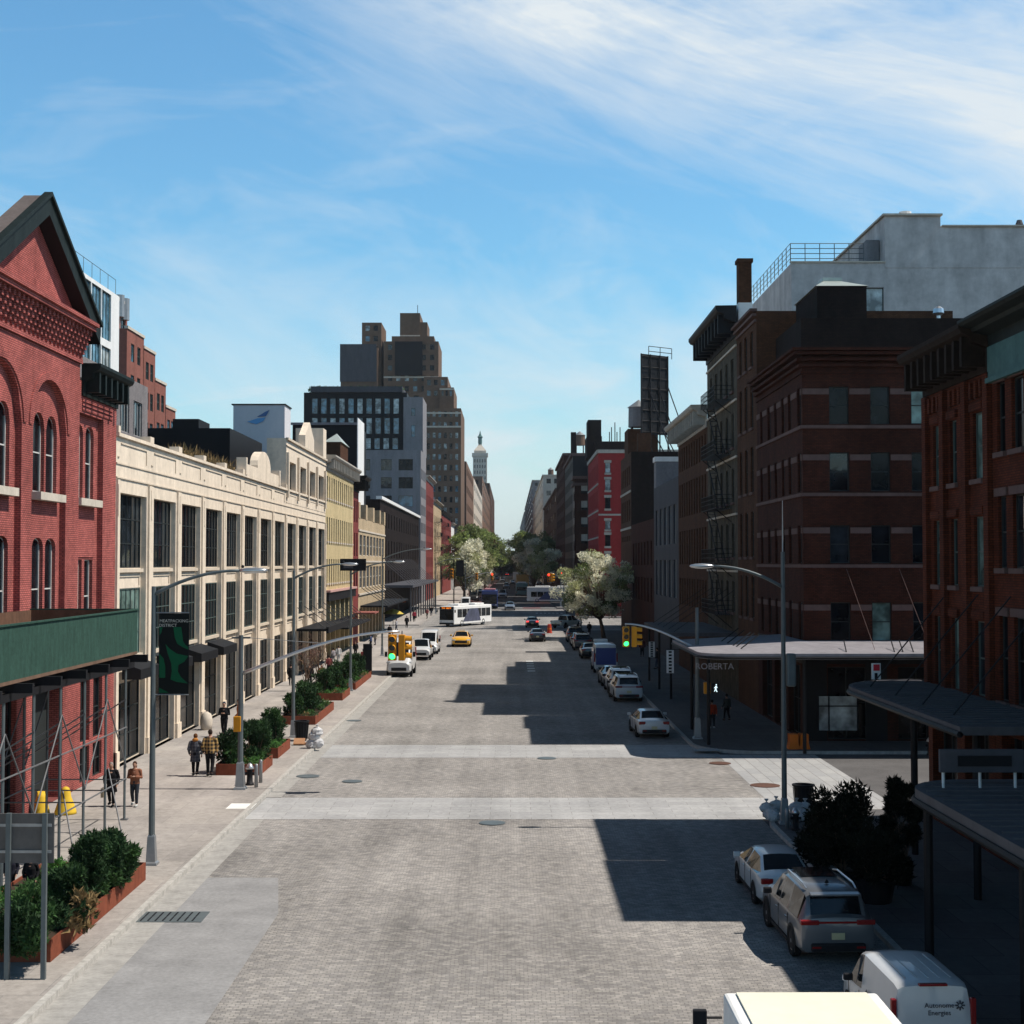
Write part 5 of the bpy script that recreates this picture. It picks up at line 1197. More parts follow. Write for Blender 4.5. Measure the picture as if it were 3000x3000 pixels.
car('sedan','silver car in front of the two white suvs on the right','car',(7.7,109.3,0),R(1),silver,1,grp=PK)
car('sedan','dark car parked under the blossom tree behind the blue van','car',(7.7,140.5,0),0,blackp,1,grp=PK)
car('suv','black suv at the right kerb with a silver nose, left of the blossom trunk','suv',(7.6,153.5,0),0,dk,1,grp=PK)
car('sedan','dark grey car second ahead of the black suv','car',(7.6,161,0),0,bluegrey,1,grp=PK)
car('suv','black suv ahead in the shade, next to the moving dark sedans','suv',(7.5,169,0),0,blackp,1,grp=PK)
car('pickup','white pickup angled at the kerb before the avenue','pickup truck',(8.0,205,0),R(-35),cream,1)
bv=car('bigvan','blue and white box van parked ahead of the white suvs','van',(7.95,122.8,0),0,white,.97,name='delivery_van')
MB().box(-1.03,-.99,-2.5,.6,.7,2.1).build('blue_graphic',blue,bv,world=False); MB().box(-.86,.86,-2.97,-2.9,.75,2.2).build('blue_graphic',blue,bv,world=False)
MB().obox((-.2,1.2,2.62),1.2,1.0,.25).build('roof_box',M['whitep'],bv,world=False,bevel=.04)
car('sedan','dark sedan driving away, nearer of the two in the right lane','car',(3.15,170.3,0),0,blackp,1.02,lit=False,name='moving_car')
car('sedan','dark red-lit sedan braking ahead in the right lane','car',(3.1,207,0),0,blackp,1.02,lit=True,name='moving_car')
car('sedan','yellow taxi driving towards the camera','taxi',(-5.45,160.2,0),PI,yel,1.12,name='taxi',taxi=True)
wv=car('bigvan','white delivery van facing the camera at the left kerb','van',(-9.0,118.6,0),PI,white,1.02,name='delivery_van'); wv.scale=(1.02,1.0,1.22)
car('pickup','white pickup truck parked behind the white delivery van','pickup truck',(-8.6,138.8,0),PI,white,1.05)
car('bigvan','white van parked behind the white pickup on the left','van',(-8.3,147.5,0),PI,white,.95,name='delivery_van')
FV='traffic beyond the avenue'
for k,(kd,px,py,sc,p_,rz,lb,ct,lt) in enumerate((
 ('suv',1470,1752,1.25,white,PI,'white suv coming through the avenue crossing','suv',False),('sedan',1492,1787,1.1,bluegrey,PI,'pale blue sedan at the centre of the avenue crossing','car',False),
 ('bigvan',1386,1762,1.2,blackp,PI,'black box van with pale roof waiting on the left of the crossing','van',False),('bigvan',1363,1786,1.0,white,PI,'white van roof just behind the turning bus','van',False),
 ('pickup',1482,1725,1.2,silver,PI,'silver pickup further down the left lane','pickup truck',False),('suv',1452,1700,1.3,dk,PI,'dark suv far away in the left lane','suv',False),
 ('suv',1484,1688,1.3,blackp,0,'black suv with bright tail lights far down the street','suv',True),('sedan',1466,1680,1.3,blackp,PI,'small dark car beside the far tail lights','car',False),
 ('suv',1420,1722,1.2,cream,PI,'pale suv stopped near the left far kerb','suv',False),('sedan',1440,1742,1.2,white,PI,'white car right of the black box van on the crossing','car',False),('sedan',1404,1740,1.1,dk,PI,'dark car by the left far crosswalk','car',False),('suv',1470,1705,1.3,white,PI,'white suv tailing the silver pickup','suv',False),('sedan',1546,1715,1.2,white,0,'white car ahead in the right far lane','car',False),('suv',1560,1700,1.2,blackp,0,'dark suv farther ahead in the right far lane','suv',False),('sedan',1500,1712,1.3,silver,PI,'silver car between the coach and the yellow truck','car',False),
 ('sedan',1558,1745,1.2,dk,0,'dark car in the right lane next to the teal bus','car',False),('suv',1578,1722,1.2,blackp,0,'black suv half hidden behind the red signals','suv',False))):
    p=onG(px,py); car(kd,lb,ct,(p.x,p.y,0),rz,p_,sc,lit=lt,name='distant_'+{'suv':'suv','sedan':'car','bigvan':'van','pickup':'pickup'}[kd],grp=FV)
# lettering and emblem on the near van
lt=M['grey']
MB().obox((0,-2.05,1.83),.62,.12,.05).build('brake_light',M['red_off'],v,world=False,bevel=.01)
for i in range(5): MB().box(-.5+i*.25,-.47+i*.25,-1.7,.2,1.876,1.89).build('roof_rib',white,v,world=False)
MB().box(-.66,.66,-2.135,-2.10,.52,1.0).build('rear_door_panel',white,v,world=False)
def flat_text(s,size,mt,par,loc,rot,nm='lettering'):
    me=text_mesh(s,size,mt,.004); o=bpy.data.objects.new(nm,me); COL.objects.link(o); o.parent=par; o.location=loc; o.rotation_euler=rot; return o
flat_text('Autonome',.15,M['dgrey'],v,(.12,-2.125,1.40),(PI/2,0,0)); flat_text('Energies',.15,M['dgrey'],v,(.12,-2.125,1.24),(PI/2,0,0)); flat_text('Autonome',.15,M['dgrey'],v,(-.935,-.75,1.0),(PI/2,0,-PI/2)); flat_text('Energies',.15,M['dgrey'],v,(-.935,-.75,.82),(PI/2,0,-PI/2))
e=MB()
for i in range(8): a=PI*i/4; e.obox((.57+.07*math.cos(a),-2.125,1.40+.07*math.sin(a)),.075,.01,.03,ry=-a)
e.build('emblem',M['dgrey'],v,world=False)
e=MB(); e.poly([(-.925,.05,1.0),(-.925,-.15,.72),(-.925,-.38,.98),(-.925,-.2,1.2)]); e.build('emblem',M['dgrey'],v,world=False)
# white box truck nearest the camera
T=thing('box_truck','white box truck with cream sunlit roof at the bottom edge','truck',(4.25,0,0))
tr=mat('truck_roof_fibreglass',(.78,.74,.60),.55,var=.08); 
MB().box(3.12,5.38,13.6,21.3,.9,2.9).build('cargo_box',M['whitep'],T,bevel=.05); MB().box(3.30,5.2,13.7,21.2,2.905,2.93).build('roof_panel',tr,T)
mb=MB(); mb.prism([(21.45,.5),(24.0,.5),(24.0,1.3),(23.1,1.45),(22.6,2.2),(21.45,2.25)],3.35,5.15,axis='X'); mb.build('cab',M['whitep'],T,bevel=.05)
mb=MB(); mb.prism([(23.14,1.5),(22.66,2.12),(22.7,2.12),(23.18,1.5)],3.5,5.0,axis='X'); mb.build('windscreen',M['cglass'],T)
for x in (3.0,5.5):
    MB().obox((x,23.0,1.95),.22,.1,.36).build('mirror',M['plastic'],T,bevel=.02); s=1 if x>4 else -1
    MB().path([(4.25+s*.9,23.0,2.0),(x,23.0,2.0)],.02,4).build('mirror_arm',M['black'],T)
    for y in (15,22.6): wheel(T,(x-4.25)*.86,y,.42)
MB().box(3.4,5.1,13.6,21.4,.5,.88).build('chassis',M['black'],T)
# bus turning left
def bus(name,label,loc,rz,L=11.5,W=2.5,H=3.0,bodym=None,wrap=None,sign=None,grp=None,roofm=None,artic=False):
    root=thing(name,label,'bus',(0,0,0),0,grp); bodym=bodym or M['whitep']
    MB().box(-W/2,W/2,-L/2,L/2,.35,H).build('body',bodym,root,world=False,bevel=.12)
    for s in (-1,1):
        mb=MB()
        for i in range(7):
            a=-L/2+.5+i*(L-1.4)/7; mb.box(s*(W/2+.002)-.012,s*(W/2+.002)+.012,a,a+(L-1.4)/7-.12,1.35,2.55)
        mb.build('side_windows',M['cglass'],root,world=False)
        for y in (-L*.27,L*.30): wheel(root,s*(W/2+.015),y,.48,.28)
    MB().box(-W/2+.1,W/2-.1,L/2-.02,L/2+.03,1.0,2.5).build('windscreen',M['cglass'],root,world=False,bevel=.02)
    MB().box(-W/2+.1,W/2-.1,L/2-.02,L/2+.04,2.52,2.92).build('destination_box',M['plastic'],root,world=False)
    MB().box(-W/2+.06,W/2-.06,L/2-.05,L/2+.12,.36,.62).build('bumper',M['plastic'],root,world=False,bevel=.04)
    for y,l in ((-L*.22,3.0),(L*.2,3.4)): MB().obox((0,y,H+.14),W*.7,l,.28).build('roof_unit',roofm or M['whitep'],root,world=False,bevel=.06)
    for s in (-1,1): MB().obox((s*(W/2+.25),L/2+.15,2.3),.18,.1,.4).build('mirror',M['plastic'],root,world=False,bevel=.02); MB().obox((s*(W/2-.3),L/2+.04,.8),.3,.05,.18).build('headlight',M['head'],root,world=False); MB().obox((s*(W/2-.25),-L/2-.02,1.1),.2,.06,.3).build('taillight',M['red_off'],root,world=False)
    MB().box(-W/2+.3,W/2-.3,-L/2-.03,-L/2+.02,1.5,2.5).build('rear_window',M['cglass'],root,world=False)
    if wrap: 
        for s in (-1,1): MB().prism([(L*.28,.7),(L*.1,2.57),(-L*.12,2.57),(-L*.2,.7)],s*(W/2+.012)-.006,s*(W/2+.012)+.006,axis='X').build('advert_wrap',wrap,root,world=False)
    if sign: 
        me=text_mesh(sign,.3,emis('amber_display',(1,.25,.02),1.5),.01); o=inst('destination_text',me,root,(0,L/2+.06,2.72)); o.rotation_euler=(PI/2,0,PI)
    root.location=loc; root.rotation_euler=(0,0,rz); return root
wr=mat('dark_blue_wrap',(.06,.065,.11),.4,var=.9,scale=1.5,fine=1.2,objspace=True)
bus('city_bus','white city bus with dark advert wrap turning at the corner by the left kerb',(-6.6,212.5,0),R(180-26),L=12,H=3.0,W=2.45,wrap=wr,sign='M14  ABCD')
bus('coach','blue fronted coach with pinkish roof in the middle of the avenue crossing',(onG(1432,1785).x,295,0),PI,L=11,W=3.2,H=3.7,bodym=paint('bus_blue',(.03,.055,.22)),roofm=mat('pink_roof',(.35,.16,.18),.7,var=.1),grp=FV)
bus('coach','long blue and white bus crossing at the right of the avenue',(onG(1618,1765).x,335,0),R(80),L=12,W=2.6,H=3.7,bodym=M['whitep'],wrap=paint('bus_blue2',(.025,.05,.16)),grp=FV)
bus('coach','teal bus driving away behind the yellow sign truck',(onG(1527,1745).x,409,0),0,L=11,W=3.4,H=3.6,bodym=paint('teal',(.05,.16,.19)),grp=FV)
T2=thing('yellow_truck','yellow ochre truck above the teal bus','truck',(0,0,0),0,FV); p=onG(1528,1722)
MB().box(-2.3,2.3,-4,4,1.0,5.2).build('cargo_box',paint('ochre',(.42,.21,.03)),T2,world=False,bevel=.08); MB().box(-1.6,1.6,4,6,.6,3.2).build('cab',blackp,T2,world=False,bevel=.1)
for s in (-1,1):
    for y in (-2.5,4.8): wheel(T2,s*1.9,y,.55)
T2.location=(p.x,520,0)
T3=thing('box_truck','far white box truck left of the yellow one','truck',(0,0,0),0,FV)
MB().box(-1.7,1.7,-4,4,1.0,5.0).build('cargo_box',M['whitep'],T3,world=False,bevel=.08); MB().box(-1.4,1.4,4,6,.6,3.2).build('cab',white,T3,world=False,bevel=.1)
for s in (-1,1):
    for y in (-2.5,4.8): wheel(T3,s*1.5,y,.5)
T3.location=(onG(1510,1700).x,690,0)
# ------------------------------------------------ street furniture
yellow=mat('signal_yellow',(.62,.26,.02),.45,var=.15); 
def base_mesh(root,x,y,w=.36,h=.9): MB().lathe([(w*.78,0),(w*.74,.08),(w*.55,.12),(w*.42,h*.95),(w*.34,h),(.1,h+.03)],(x,y,.13),4,sq=True).build('base',M['galv'],root)
def street_lamp(label,x,y,arm,zt=8.3,zl=9.05,top=8.5,mt='pole',lum=True,r=.095):
    root=thing('street_lamp',label,'street lamp',(x,y,.13),0,'street lamps with curved arms')
    base_mesh(root,x,y); MB().path([(x,y,.9),(x,y,top)],[r,r*.72],10).build('pole',M[mt],root)
    MB().path([(x+arm*t,y,zt+(zl-zt)*(1-(1-t)**2)) for t in [i/10 for i in range(11)]],[.06-.02*i/10 for i in range(11)],8).build('arm',M[mt],root,smooth=True)
    s=1 if arm>0 else -1
    lb=MB(); lb.sphere((x+arm+s*.42,y,zl+.0),.45,.16,.09,12,6); lb.build('lamp_head',M['silver'],root,smooth=True)
    if lum: MB().sphere((x+arm+s*.1,y,zl+.12),.05,n=8,h=5).build('photo_cell',M['black'],root)
    return root
p=onG(442,2547); q=onY(700,1672,p.y)
L1=street_lamp('near left street lamp carrying the green and black banner',p.x,p.y,q.x-p.x,8.25,8.98,8.5)
# banner
bx0,bx1=onY(464,1900,p.y).x,onY(552,1900,p.y).x; bz1,bz0=onY(500,1797,p.y).z,onY(500,2033,p.y).z; by=p.y
B=thing('street_banner','black banner with green brush shapes reading meatpacking district','banner',(bx0,by,bz0))
MB().box(bx0,bx1,by-.012,by+.012,bz0,bz1).build('cloth',mat('banner_black',(.012,.013,.012),.8,var=0),B)
gm=mat('banner_green',(.01,.095,.04),.8,var=.2); W_=bx1-bx0; H_=bz1-bz0
def bn(pts):
    m=MB(); q=[(bx0+W_*u,by-.018,bz1-H_*v_) for u,v_ in pts]; m.poly(q); m.poly([(a,by-.0125,c) for a,_,c in q][::-1]); return m
for pts in ([(.48,.17),(.74,.17),(.78,.26),(.80,.34),(.88,.39),(.98,.42),(.98,.45),(.8,.42),(.62,.38),(.53,.3)],
            [(.22,.38),(.36,.44),(.60,.50),(.98,.53),(.85,.60),(.66,.64),(.64,.72),(.74,.79),(.98,.87),(.60,.85),(.40,.82),(.44,.72),(.42,.62),(.30,.5)],
            [(.02,.50),(.16,.56),(.22,.66),(.22,.80),(.02,.80)],[(.02,.92),(.35,.985),(.02,.985)],[(.02,.17),(.12,.17),(.08,.24),(.02,.27)]): bn(pts).build('green_shape',gm,B)
for s_,v_,sz in (('MEATPACKING',.095,.128),('DISTRICT',.15,.128)):
    me=text_mesh(s_,sz,M['palestone'],.003); o=inst('lettering',me,B); o.rotation_euler=(PI/2,0,0); o.location=Vector((bx0+W_*(.5 if v_<.1 else .30),by-.02,bz1-H_*v_))-B.location
for z in (bz1+.02,bz0-.02): MB().path([(p.x,by,z),(bx1,by,z)],.02,6).build('bracket',M['galv'],B)
p=onG(857,2168); q=onY(1000,1645,p.y); L2=street_lamp('second left street lamp beside the crosswalk',p.x,p.y,q.x-p.x,8.4,9.15,8.8)
MB().path([(p.x,p.y,8.7),(p.x,p.y,10.3)],[.02,.012],5).build('antenna',M['galv'],L2)
def ped(par_root,x,y,z,lab,fig=False):
    MB().obox((x+.28,y,z),.30,.28,.62).build('housing',yellow,par_root,bevel=.03)
    return
p3=onG(1025,2030); q=onY(1150,1640,p3.y); L3=street_lamp('third left street lamp under the big black sign box',p3.x,p3.y,q.x-p3.x,8.4,9.3,8.9)
a=onY(997,1672,p3.y); b=onY(1072,1637,p3.y)
S=thing('sign_box','black double sign box mounted on the third left street lamp','sign',(a.x,p3.y-.3,a.z))
MB().box(a.x,b.x,p3.y-.45,p3.y-.15,a.z,b.z).build('housing',M['black'],S,bevel=.02); MB().box(a.x+.25,b.x-.9,p3.y-.47,p3.y-.452,a.z+.18,b.z-.28).build('panel',M['dgrey'],S)
p4=onG(1118,1925); q=onY(1180,1588,p4.y); L4=street_lamp('fourth left street lamp by the tan building',p4.x,p4.y,4.0,9.6,10.6,10.0)
p5=onG(1275,1800); street_lamp('fifth left street lamp near the avenue corner',p5.x,p5.y,3.6,9,10.0,9.5)
p=onG(2297,2425); q=onY(2090,1660,p.y); L6=street_lamp('right hand street lamp at the corner with grey cabinet on its pole',p.x,p.y,q.x-p.x,8.35,9.1,9.6,lum=False)
MB().path([(p.x,p.y,9.5),(p.x,p.y,11.4)],[.03,.012],6).build('antenna',M['galv'],L6)
MB().box(p.x+.1,p.x+.42,p.y-.15,p.y+.15,4.9,6.05).build('cabinet',M['pole'],L6,bevel=.06)
# traffic signals
gl=emis('green_signal_lens',(.03,1,.18),3.0); rl=emis('red_signal_lens',(1,.03,.02),4.0); off=mat('dark_lens',(.03,.02,.015),.3,var=0)
def head(root,x,y,z,rz=0,on=2,s=1.0):
    """z = top; faces local -Y"""
    c,s_=math.cos(rz),math.sin(rz)
    def W(a,b,d): return (x+(a*c-b*s_)*s,y+(a*s_+b*c)*s,z+d*s)
    hb=MB().obox(W(0,0,-.52),.34*s,.26*s,1.04*s,rz).build('signal_head',yellow,root,bevel=.03)
    for i in range(3):
        zc=-.18-.34*i; lm=(rl if i==0 else gl) if i==on else off
        m=MB(); m.path([W(0,-.12,zc),W(0,-.15,zc)],[.125*s,.125*s],14); m.build('lens',lm,hb,world=True)
        v=MB(); n=10
        for k in range(n):
            a0,a1=PI*(-.15+1.3*k/n),PI*(-.15+1.3*(k+1)/n)
            v.poly([W(.145*math.cos(a0),-.13,zc+.145*math.sin(a0)),W(.145*math.cos(a1),-.13,zc+.145*math.sin(a1)),W(.14*math.cos(a1),-.40,zc-.02+.14*math.sin(a1)),W(.14*math.cos(a0),-.40,zc-.02+.14*math.sin(a0))])
        v.build('visor',yellow,hb,world=True)
def mast(label,x,y,xe,za,ze,ztop,heads,grp='mast arm traffic signals',r=.1,sc=1,bs=1):
    root=thing('traffic_signal',label,'traffic light',(x,y,.13),0,grp); base_mesh(root,x,y,.45*bs,1.1*bs)
    MB().path([(x,y,1.0),(x,y,ztop)],[r*1.15,r*.9],10).build('pole',M['pole'],root)
    L_=xe-x; MB().path([(x+L_*t,y,za+(ze-za)*math.sin(t*PI/2)**1.05) for t in [i/12 for i in range(13)]],[.075-.03*i/12 for i in range(13)],8).build('mast_arm',M['silver'],root,smooth=True)
    for hx,rz,on in heads: head(root,hx,y-.05,ze-.12,rz,on,sc); MB().path([(hx,y,ze-.14),(hx,y,ze+.03)],.03,5).build('bracket',M['galv'],root)
    return root
p=onG(702,2322); q=onY(1155,1850,p.y); hx=onY(1150,1870,p.y).x
M1=mast('left mast arm signal with green light hanging over the road',p.x,p.y,q.x+.2,4.75,6.45,6.3,[(hx-.02,0,2),(hx+.36,PI/2,9)])
MB().obox((p.x,p.y,6.2),.75,.1,.07).build('crossbar',M['pole'],M1); MB().path([(p.x+.3,p.y,6.2),(q.x-2.5,p.y,5.95)],.012,4).build('guy_wire',M['galv'],M1)
MB().obox((p.x-.12,p.y,2.75),.3,.3,.62).build('walk_signal_box',yellow,M1,bevel=.03)
p=onG(2042,2172); q=onY(1835,1832,p.y); hx=onY(1832,1870,p.y).x
M2=mast('right mast arm signal with green light over the parked cars',p.x,p.y,q.x-.1,4.75,6.05,6.9,[(hx,0,2),(hx+.42,PI/2,9)],sc=1.02)
MB().obox((p.x+.5,p.y,2.75),.34,.3,.6).build('walk_signal_box',yellow,M2,bevel=.03)
MB().obox((p.x+.92,p.y,2.75),.36,.28,.5).build('walk_signal_box',M['black'],M2,bevel=.03)
wf=emis('walking_figure_light',(.75,.95,1),1.2); m=MB(); X_,Y_,Z_=p.x+.93,p.y-.16,2.75
m.path([(X_+.02,Y_,Z_+.12),(X_,Y_,Z_-.03)],.035,5); m.path([(X_,Y_,Z_-.03),(X_+.07,Y_,Z_-.19)],.022,5); m.path([(X_,Y_,Z_-.03),(X_-.07,Y_,Z_-.17)],.022,5); m.path([(X_+.02,Y_,Z_+.1),(X_-.08,Y_,Z_)],.016,5); m.path([(X_+.02,Y_,Z_+.1),(X_+.09,Y_,Z_+.02)],.016,5); m.sphere((X_+.03,Y_,Z_+.18),.035,n=8,h=5); m.build('walking_figure',wf,M2)
tag(mast('far left signal with red light above the coach',-9.5,300,onY(1441,1690,300).x,6,7.3,9,[(onY(1440,1685,300).x,0,0),(onY(1395,1690,300).x,0,9)],sc=1.5),'far left signal with red light above the coach','traffic light','mast arm traffic signals')
mast('far right signal with bright red light above the crossing bus',10.5,300,onY(1608,1690,300).x,6,7.2,9,[(onY(1606,1690,300).x,0,0),(onY(1613,1690,300).x+.1,PI/2,9)],sc=1.7)
mast('second far right signal with red light left of the blossom crown',11.5,310,onY(1642,1685,310).x,6,7.4,9,[(onY(1642,1682,310).x,0,0)],sc=1.5)
p=onG(1328,1800); S3=thing('pole_signal','yellow signal on a black post in front of the left blossom tree','traffic light',(p.x,p.y,.1)); MB().path([(p.x,p.y,.1),(p.x,p.y,10)],.12,6).build('pole',M['black'],S3); head(S3,p.x-.35,p.y-.2,8.2,0,9,1.7)
MB().obox((p.x+1.1,p.y,8.3),1.4,.4,2.9).build('dark_sign',M['black'],S3)
# litter bins, hydrants, bollards
def bin_(label,x,y,s=1):
    root=thing('litter_bin',label,'litter bin',(x,y,.14)); MB().lathe([(.24*s,0),(.27*s,.1),(.34*s,.92*s),(.40*s,.97*s),(.40*s,1.02*s),(.30*s,1.02*s),(.28*s,.9*s)],(x,y,.14),16).build('body',M['black'],root,smooth=False)
    m=MB()
    for k in range(16): a=2*PI*k/16; m.path([(x+.29*s*math.cos(a),y+.29*s*math.sin(a),.25),(x+.36*s*math.cos(a),y+.36*s*math.sin(a),.14+.9*s)],.014,4)
    m.build('slats',M['black'],root); return root
p=onG(882,2170,.14); bin_('black litter bin beside the second left street lamp',p.x,p.y)
p=onG(2352,2382,.14); bin_('black litter bin at the right corner behind the trash bags',p.x,p.y,1.02)
def hydrant(label,x,y,s=1,hood=True):
    root=thing('fire_hydrant',label,'fire hydrant',(x,y,.14)); MB().lathe([(.17*s,0),(.17*s,.06),(.12*s,.08),(.11*s,.55*s),(.14*s,.58*s),(.14*s,.63*s)],(x,y,.14),12).build('barrel',M['black'],root,smooth=True)
    MB().lathe([(.17*s,.63*s),(.16*s,.70*s),(.09*s,.80*s),(.03*s,.86*s)],(x,y,.14),12).build('bonnet',M['silver'],root,smooth=True)
    MB().path([(x-.2*s,y,.14+.45*s),(x+.2*s,y,.14+.45*s)],.055*s,8).build('nozzle',M['black'],root)
def bollard(label,x,y,h=.95,r=.075,mt='galv',grp='steel bollards round the hydrants'):
    return tag(MB().lathe([(r,0),(r,h-.08),(r*.85,h-.02),(r*.4,h)],(x,y,.14),12).build('bollard',M[mt],smooth=True),label,'bollard',grp)
p=onG(730,2300,.14); hydrant('black hydrant with silver top beside the left signal pole',p.x,p.y,1.05)
p=onG(749,2307,.14); bollard('steel bollard between the left hydrant and the signal pole kerb',p.x,p.y); p=onG(762,2293,.14); bollard('steel bollard right behind the left hydrant',p.x,p.y)
p=onG(2723,2212,.14); hydrant('silver topped hydrant across the side street on the right',p.x,p.y,1.0)
p=onG(2682,2204,.14); bollard('bright bollard left of the side street hydrant',p.x,p.y); p=onG(2763,2206,.14); bollard('bright bollard right of the side street hydrant',p.x,p.y)
p=onG(2330,2432,.14); hydrant('dark hydrant among white trash bags at the right corner',p.x,p.y,.9); p=onG(2305,2428,.14); bollard('short grey bollard in front of the right corner trash bags',p.x,p.y,.7)
def bags(label,x,y,n,s,mt,z=.14,name='trash_bags'):
    mb=MB()
    bm=MB()
    for i in range(n):
        a=rng.uniform(0,6.28); d=rng.uniform(0,s*.7); r=rng.uniform(.2,.3); cx,cy=x+d*math.cos(a),y+d*math.sin(a); k0=len(bm.v)
        bm.sphere((cx,cy,z+r*.7+(i%3)*.14),r*1.1,r*.95,r*.85,12,8)
        bm.v[k0:]=[(vx+rng.normal(0,.018),vy+rng.normal(0,.018),vz+rng.normal(0,.018)) for vx,vy,vz in bm.v[k0:]]
        bm.lathe([(.05,0),(.02,.05),(.09,.14)],(cx,cy,z+r*1.5+(i%3)*.14),6)
    o=bm.build(name,mt); o['kind']='stuff' if False else o.get('kind',''); 
    if 'kind' in o: del o['kind']
    return tag(o,label,'trash bags')
wb=mat('white_plastic_bag',(.55,.54,.54),.45,var=.3,scale=3,fine=8)
def bagset(x,y,n,s,labs,grp):
    for i in range(n):
        a=2.4*i; d=s*(i/n)**.6; o=bags(labs[i%len(labs)],x+d*math.cos(a),y+d*math.sin(a),1,0,wb,.14+.22*(i%2),'trash_bag'); o['category']='trash bag'; o['group']=grp
p=onG(2258,2400,.14); bagset(p.x,p.y,4,.45,['white trash bag heaped left of the right corner lamp pole'],'bags heaped left of the corner lamp')
p=onG(2345,2402,.14); bagset(p.x,p.y,4,.4,['white trash bag heaped between corner lamp pole and litter bin'],'bags heaped by the corner bin')
p=onG(920,2192,.14); 
for i,(dx,z) in enumerate(((-.12,.0),(.14,.05),(-.02,.38),(.12,.62))):
    o=bags('white trash bag stacked upright at the left kerb past the crosswalk',p.x+dx,p.y,1,0,wb,.14+z,'trash_bag'); o['category']='trash bag'; o['group']='bags stacked at the left kerb'
p=onG(875,2183,.14); o=MB().obox((p.x,p.y,.32),.55,.08,.42,rx=R(-55)); o.obox((p.x+.45,p.y+.1,.2),.4,.3,.12); tag(o.build('cardboard',mat('cardboard',(.38,.2,.11),.9,var=.2)),'flattened brown cardboard leaning beside the white trash bags','cardboard')
# orange barriers at the corner canopy
om=mat('orange_plastic',(.62,.15,.02),.5,var=.2)
for i,(px,lb) in enumerate(((2322,'orange plastic barrier, left of the pair under the corner canopy'),(2352,'orange plastic barrier, right of the pair under the corner canopy'))):
    p=onG(px,2193,.14); tag(MB().prism([(-.28,0),(.28,0),(.2,.3),(.2,.72),(-.2,.72),(-.2,.3)],-.33,.33,axis='Y').build('barrier',om),lb,'barrier','orange barriers').location=(p.x,p.y,.14)
p=onG(1608,1855); r_=thing('traffic_barrel','orange red traffic barrel beside the moving dark sedans','traffic barrel',(p.x,p.y,0)); MB().lathe([(.4,0),(.4,.08),(.33,.1),(.24,1.15),(.16,1.2)],(p.x,p.y,0),12).build('barrel',mat('barrel_red',(.45,.05,.03),.6,var=.1),r_); MB().lathe([(.30,.5),(.285,.7)],(p.x,p.y,0),12).build('reflective_band',om,r_)
# manholes and drain
for px,py,r,lb in ((1440,2412,.42,'round manhole cover in front of the near crosswalk'),(900,2275,.45,'manhole cover near the left kerb between crosswalks'),(1030,2290,.38,'manhole cover right of the kerbside one between crosswalks'),(1600,2222,.4,'manhole cover between the crosswalks in the middle of the road'),(2240,2302,.55,'rusty manhole cover on the side crosswalk'),(2108,2237,.45,'rusty manhole cover where the crosswalks meet'),(1035,2112,.4,'manhole cover by the left lane past the crosswalk')):
    p=onG(px,py); tag(MB().lathe([(r*1.12,.0),(r*1.12,.012),(r,.014),(r,.02),(r*.3,.022)],(p.x,p.y,.012),20).build('manhole_cover',mat('rusty_iron',(.12,.065,.05),.8,var=.4,fine=12) if 'rusty' in lb else M['pole']),lb,'manhole','manhole covers')
p=onG(505,2688); root=thing('storm_drain','iron storm drain grating in the patched lane','drain',(p.x,p.y,.01))
MB().box(p.x-.85,p.x+.85,p.y-.55,p.y+.55,.01,.024).build('frame',M['pole'],root)
for k in range(2):
    for i in range(16): MB().box(p.x-.75+i*.095,p.x-.71+i*.095,p.y-.45+k*.48,p.y-.03+k*.48,.025,.034).build('slot',M['black'],root) if i%2==0 else None
p=onG(715,2362,.14); struct('kerb_ramp',MB().prism([(p.x-.6,p.y-.6),(p.x+.35,p.y-.6),(p.x+.35,p.y+.6),(p.x-.6,p.y+.6)],.141,.146),mat('white_ramp_plate',(.75,.74,.70),.7,var=.2))
for (a,b,c,d) in ((2045,2188,2090,2205),(2380,2348,2440,2336)): p=onG((a+c)/2,(b+d)/2,.14); struct('ramp_plate',MB().prism([(p.x-.6,p.y-.5),(p.x+.6,p.y-.5),(p.x+.6,p.y+.5),(p.x-.6,p.y+.5)],.141,.146),M['slab'])
# ------------------------------------------------ foliage
def leafmat(name,c,tr=.25,var=.35):
    m,n,b=newmat(name); b.inputs['Roughness'].default_value=.6; b.inputs['Specular IOR Level'].default_value=.08
    g=nd(n,'ShaderNodeNewGeometry'); q=nz(n,g.outputs['Position'],1.3,3)
    r=nd(n,'ShaderNodeValToRGB'); r.color_ramp.elements[0].position=.3; r.color_ramp.elements[0].color=c4(c,.55); r.color_ramp.elements[1].position=.7; r.color_ramp.elements[1].color=c4(c,1.4)
    n.links.new(q.outputs[0],r.inputs[0]); n.links.new(r.outputs[0],b.inputs['Base Color'])
    t=nd(n,'ShaderNodeBsdfTranslucent'); n.links.new(r.outputs[0],t.inputs['Color']); mx=nd(n,'ShaderNodeMixShader'); mx.inputs[0].default_value=tr
    n.links.new(b.outputs[0],mx.inputs[1]); n.links.new(t.outputs[0],mx.inputs[2]); n.links.new(mx.outputs[0],n.nodes['Material Output'].inputs[0]); return m
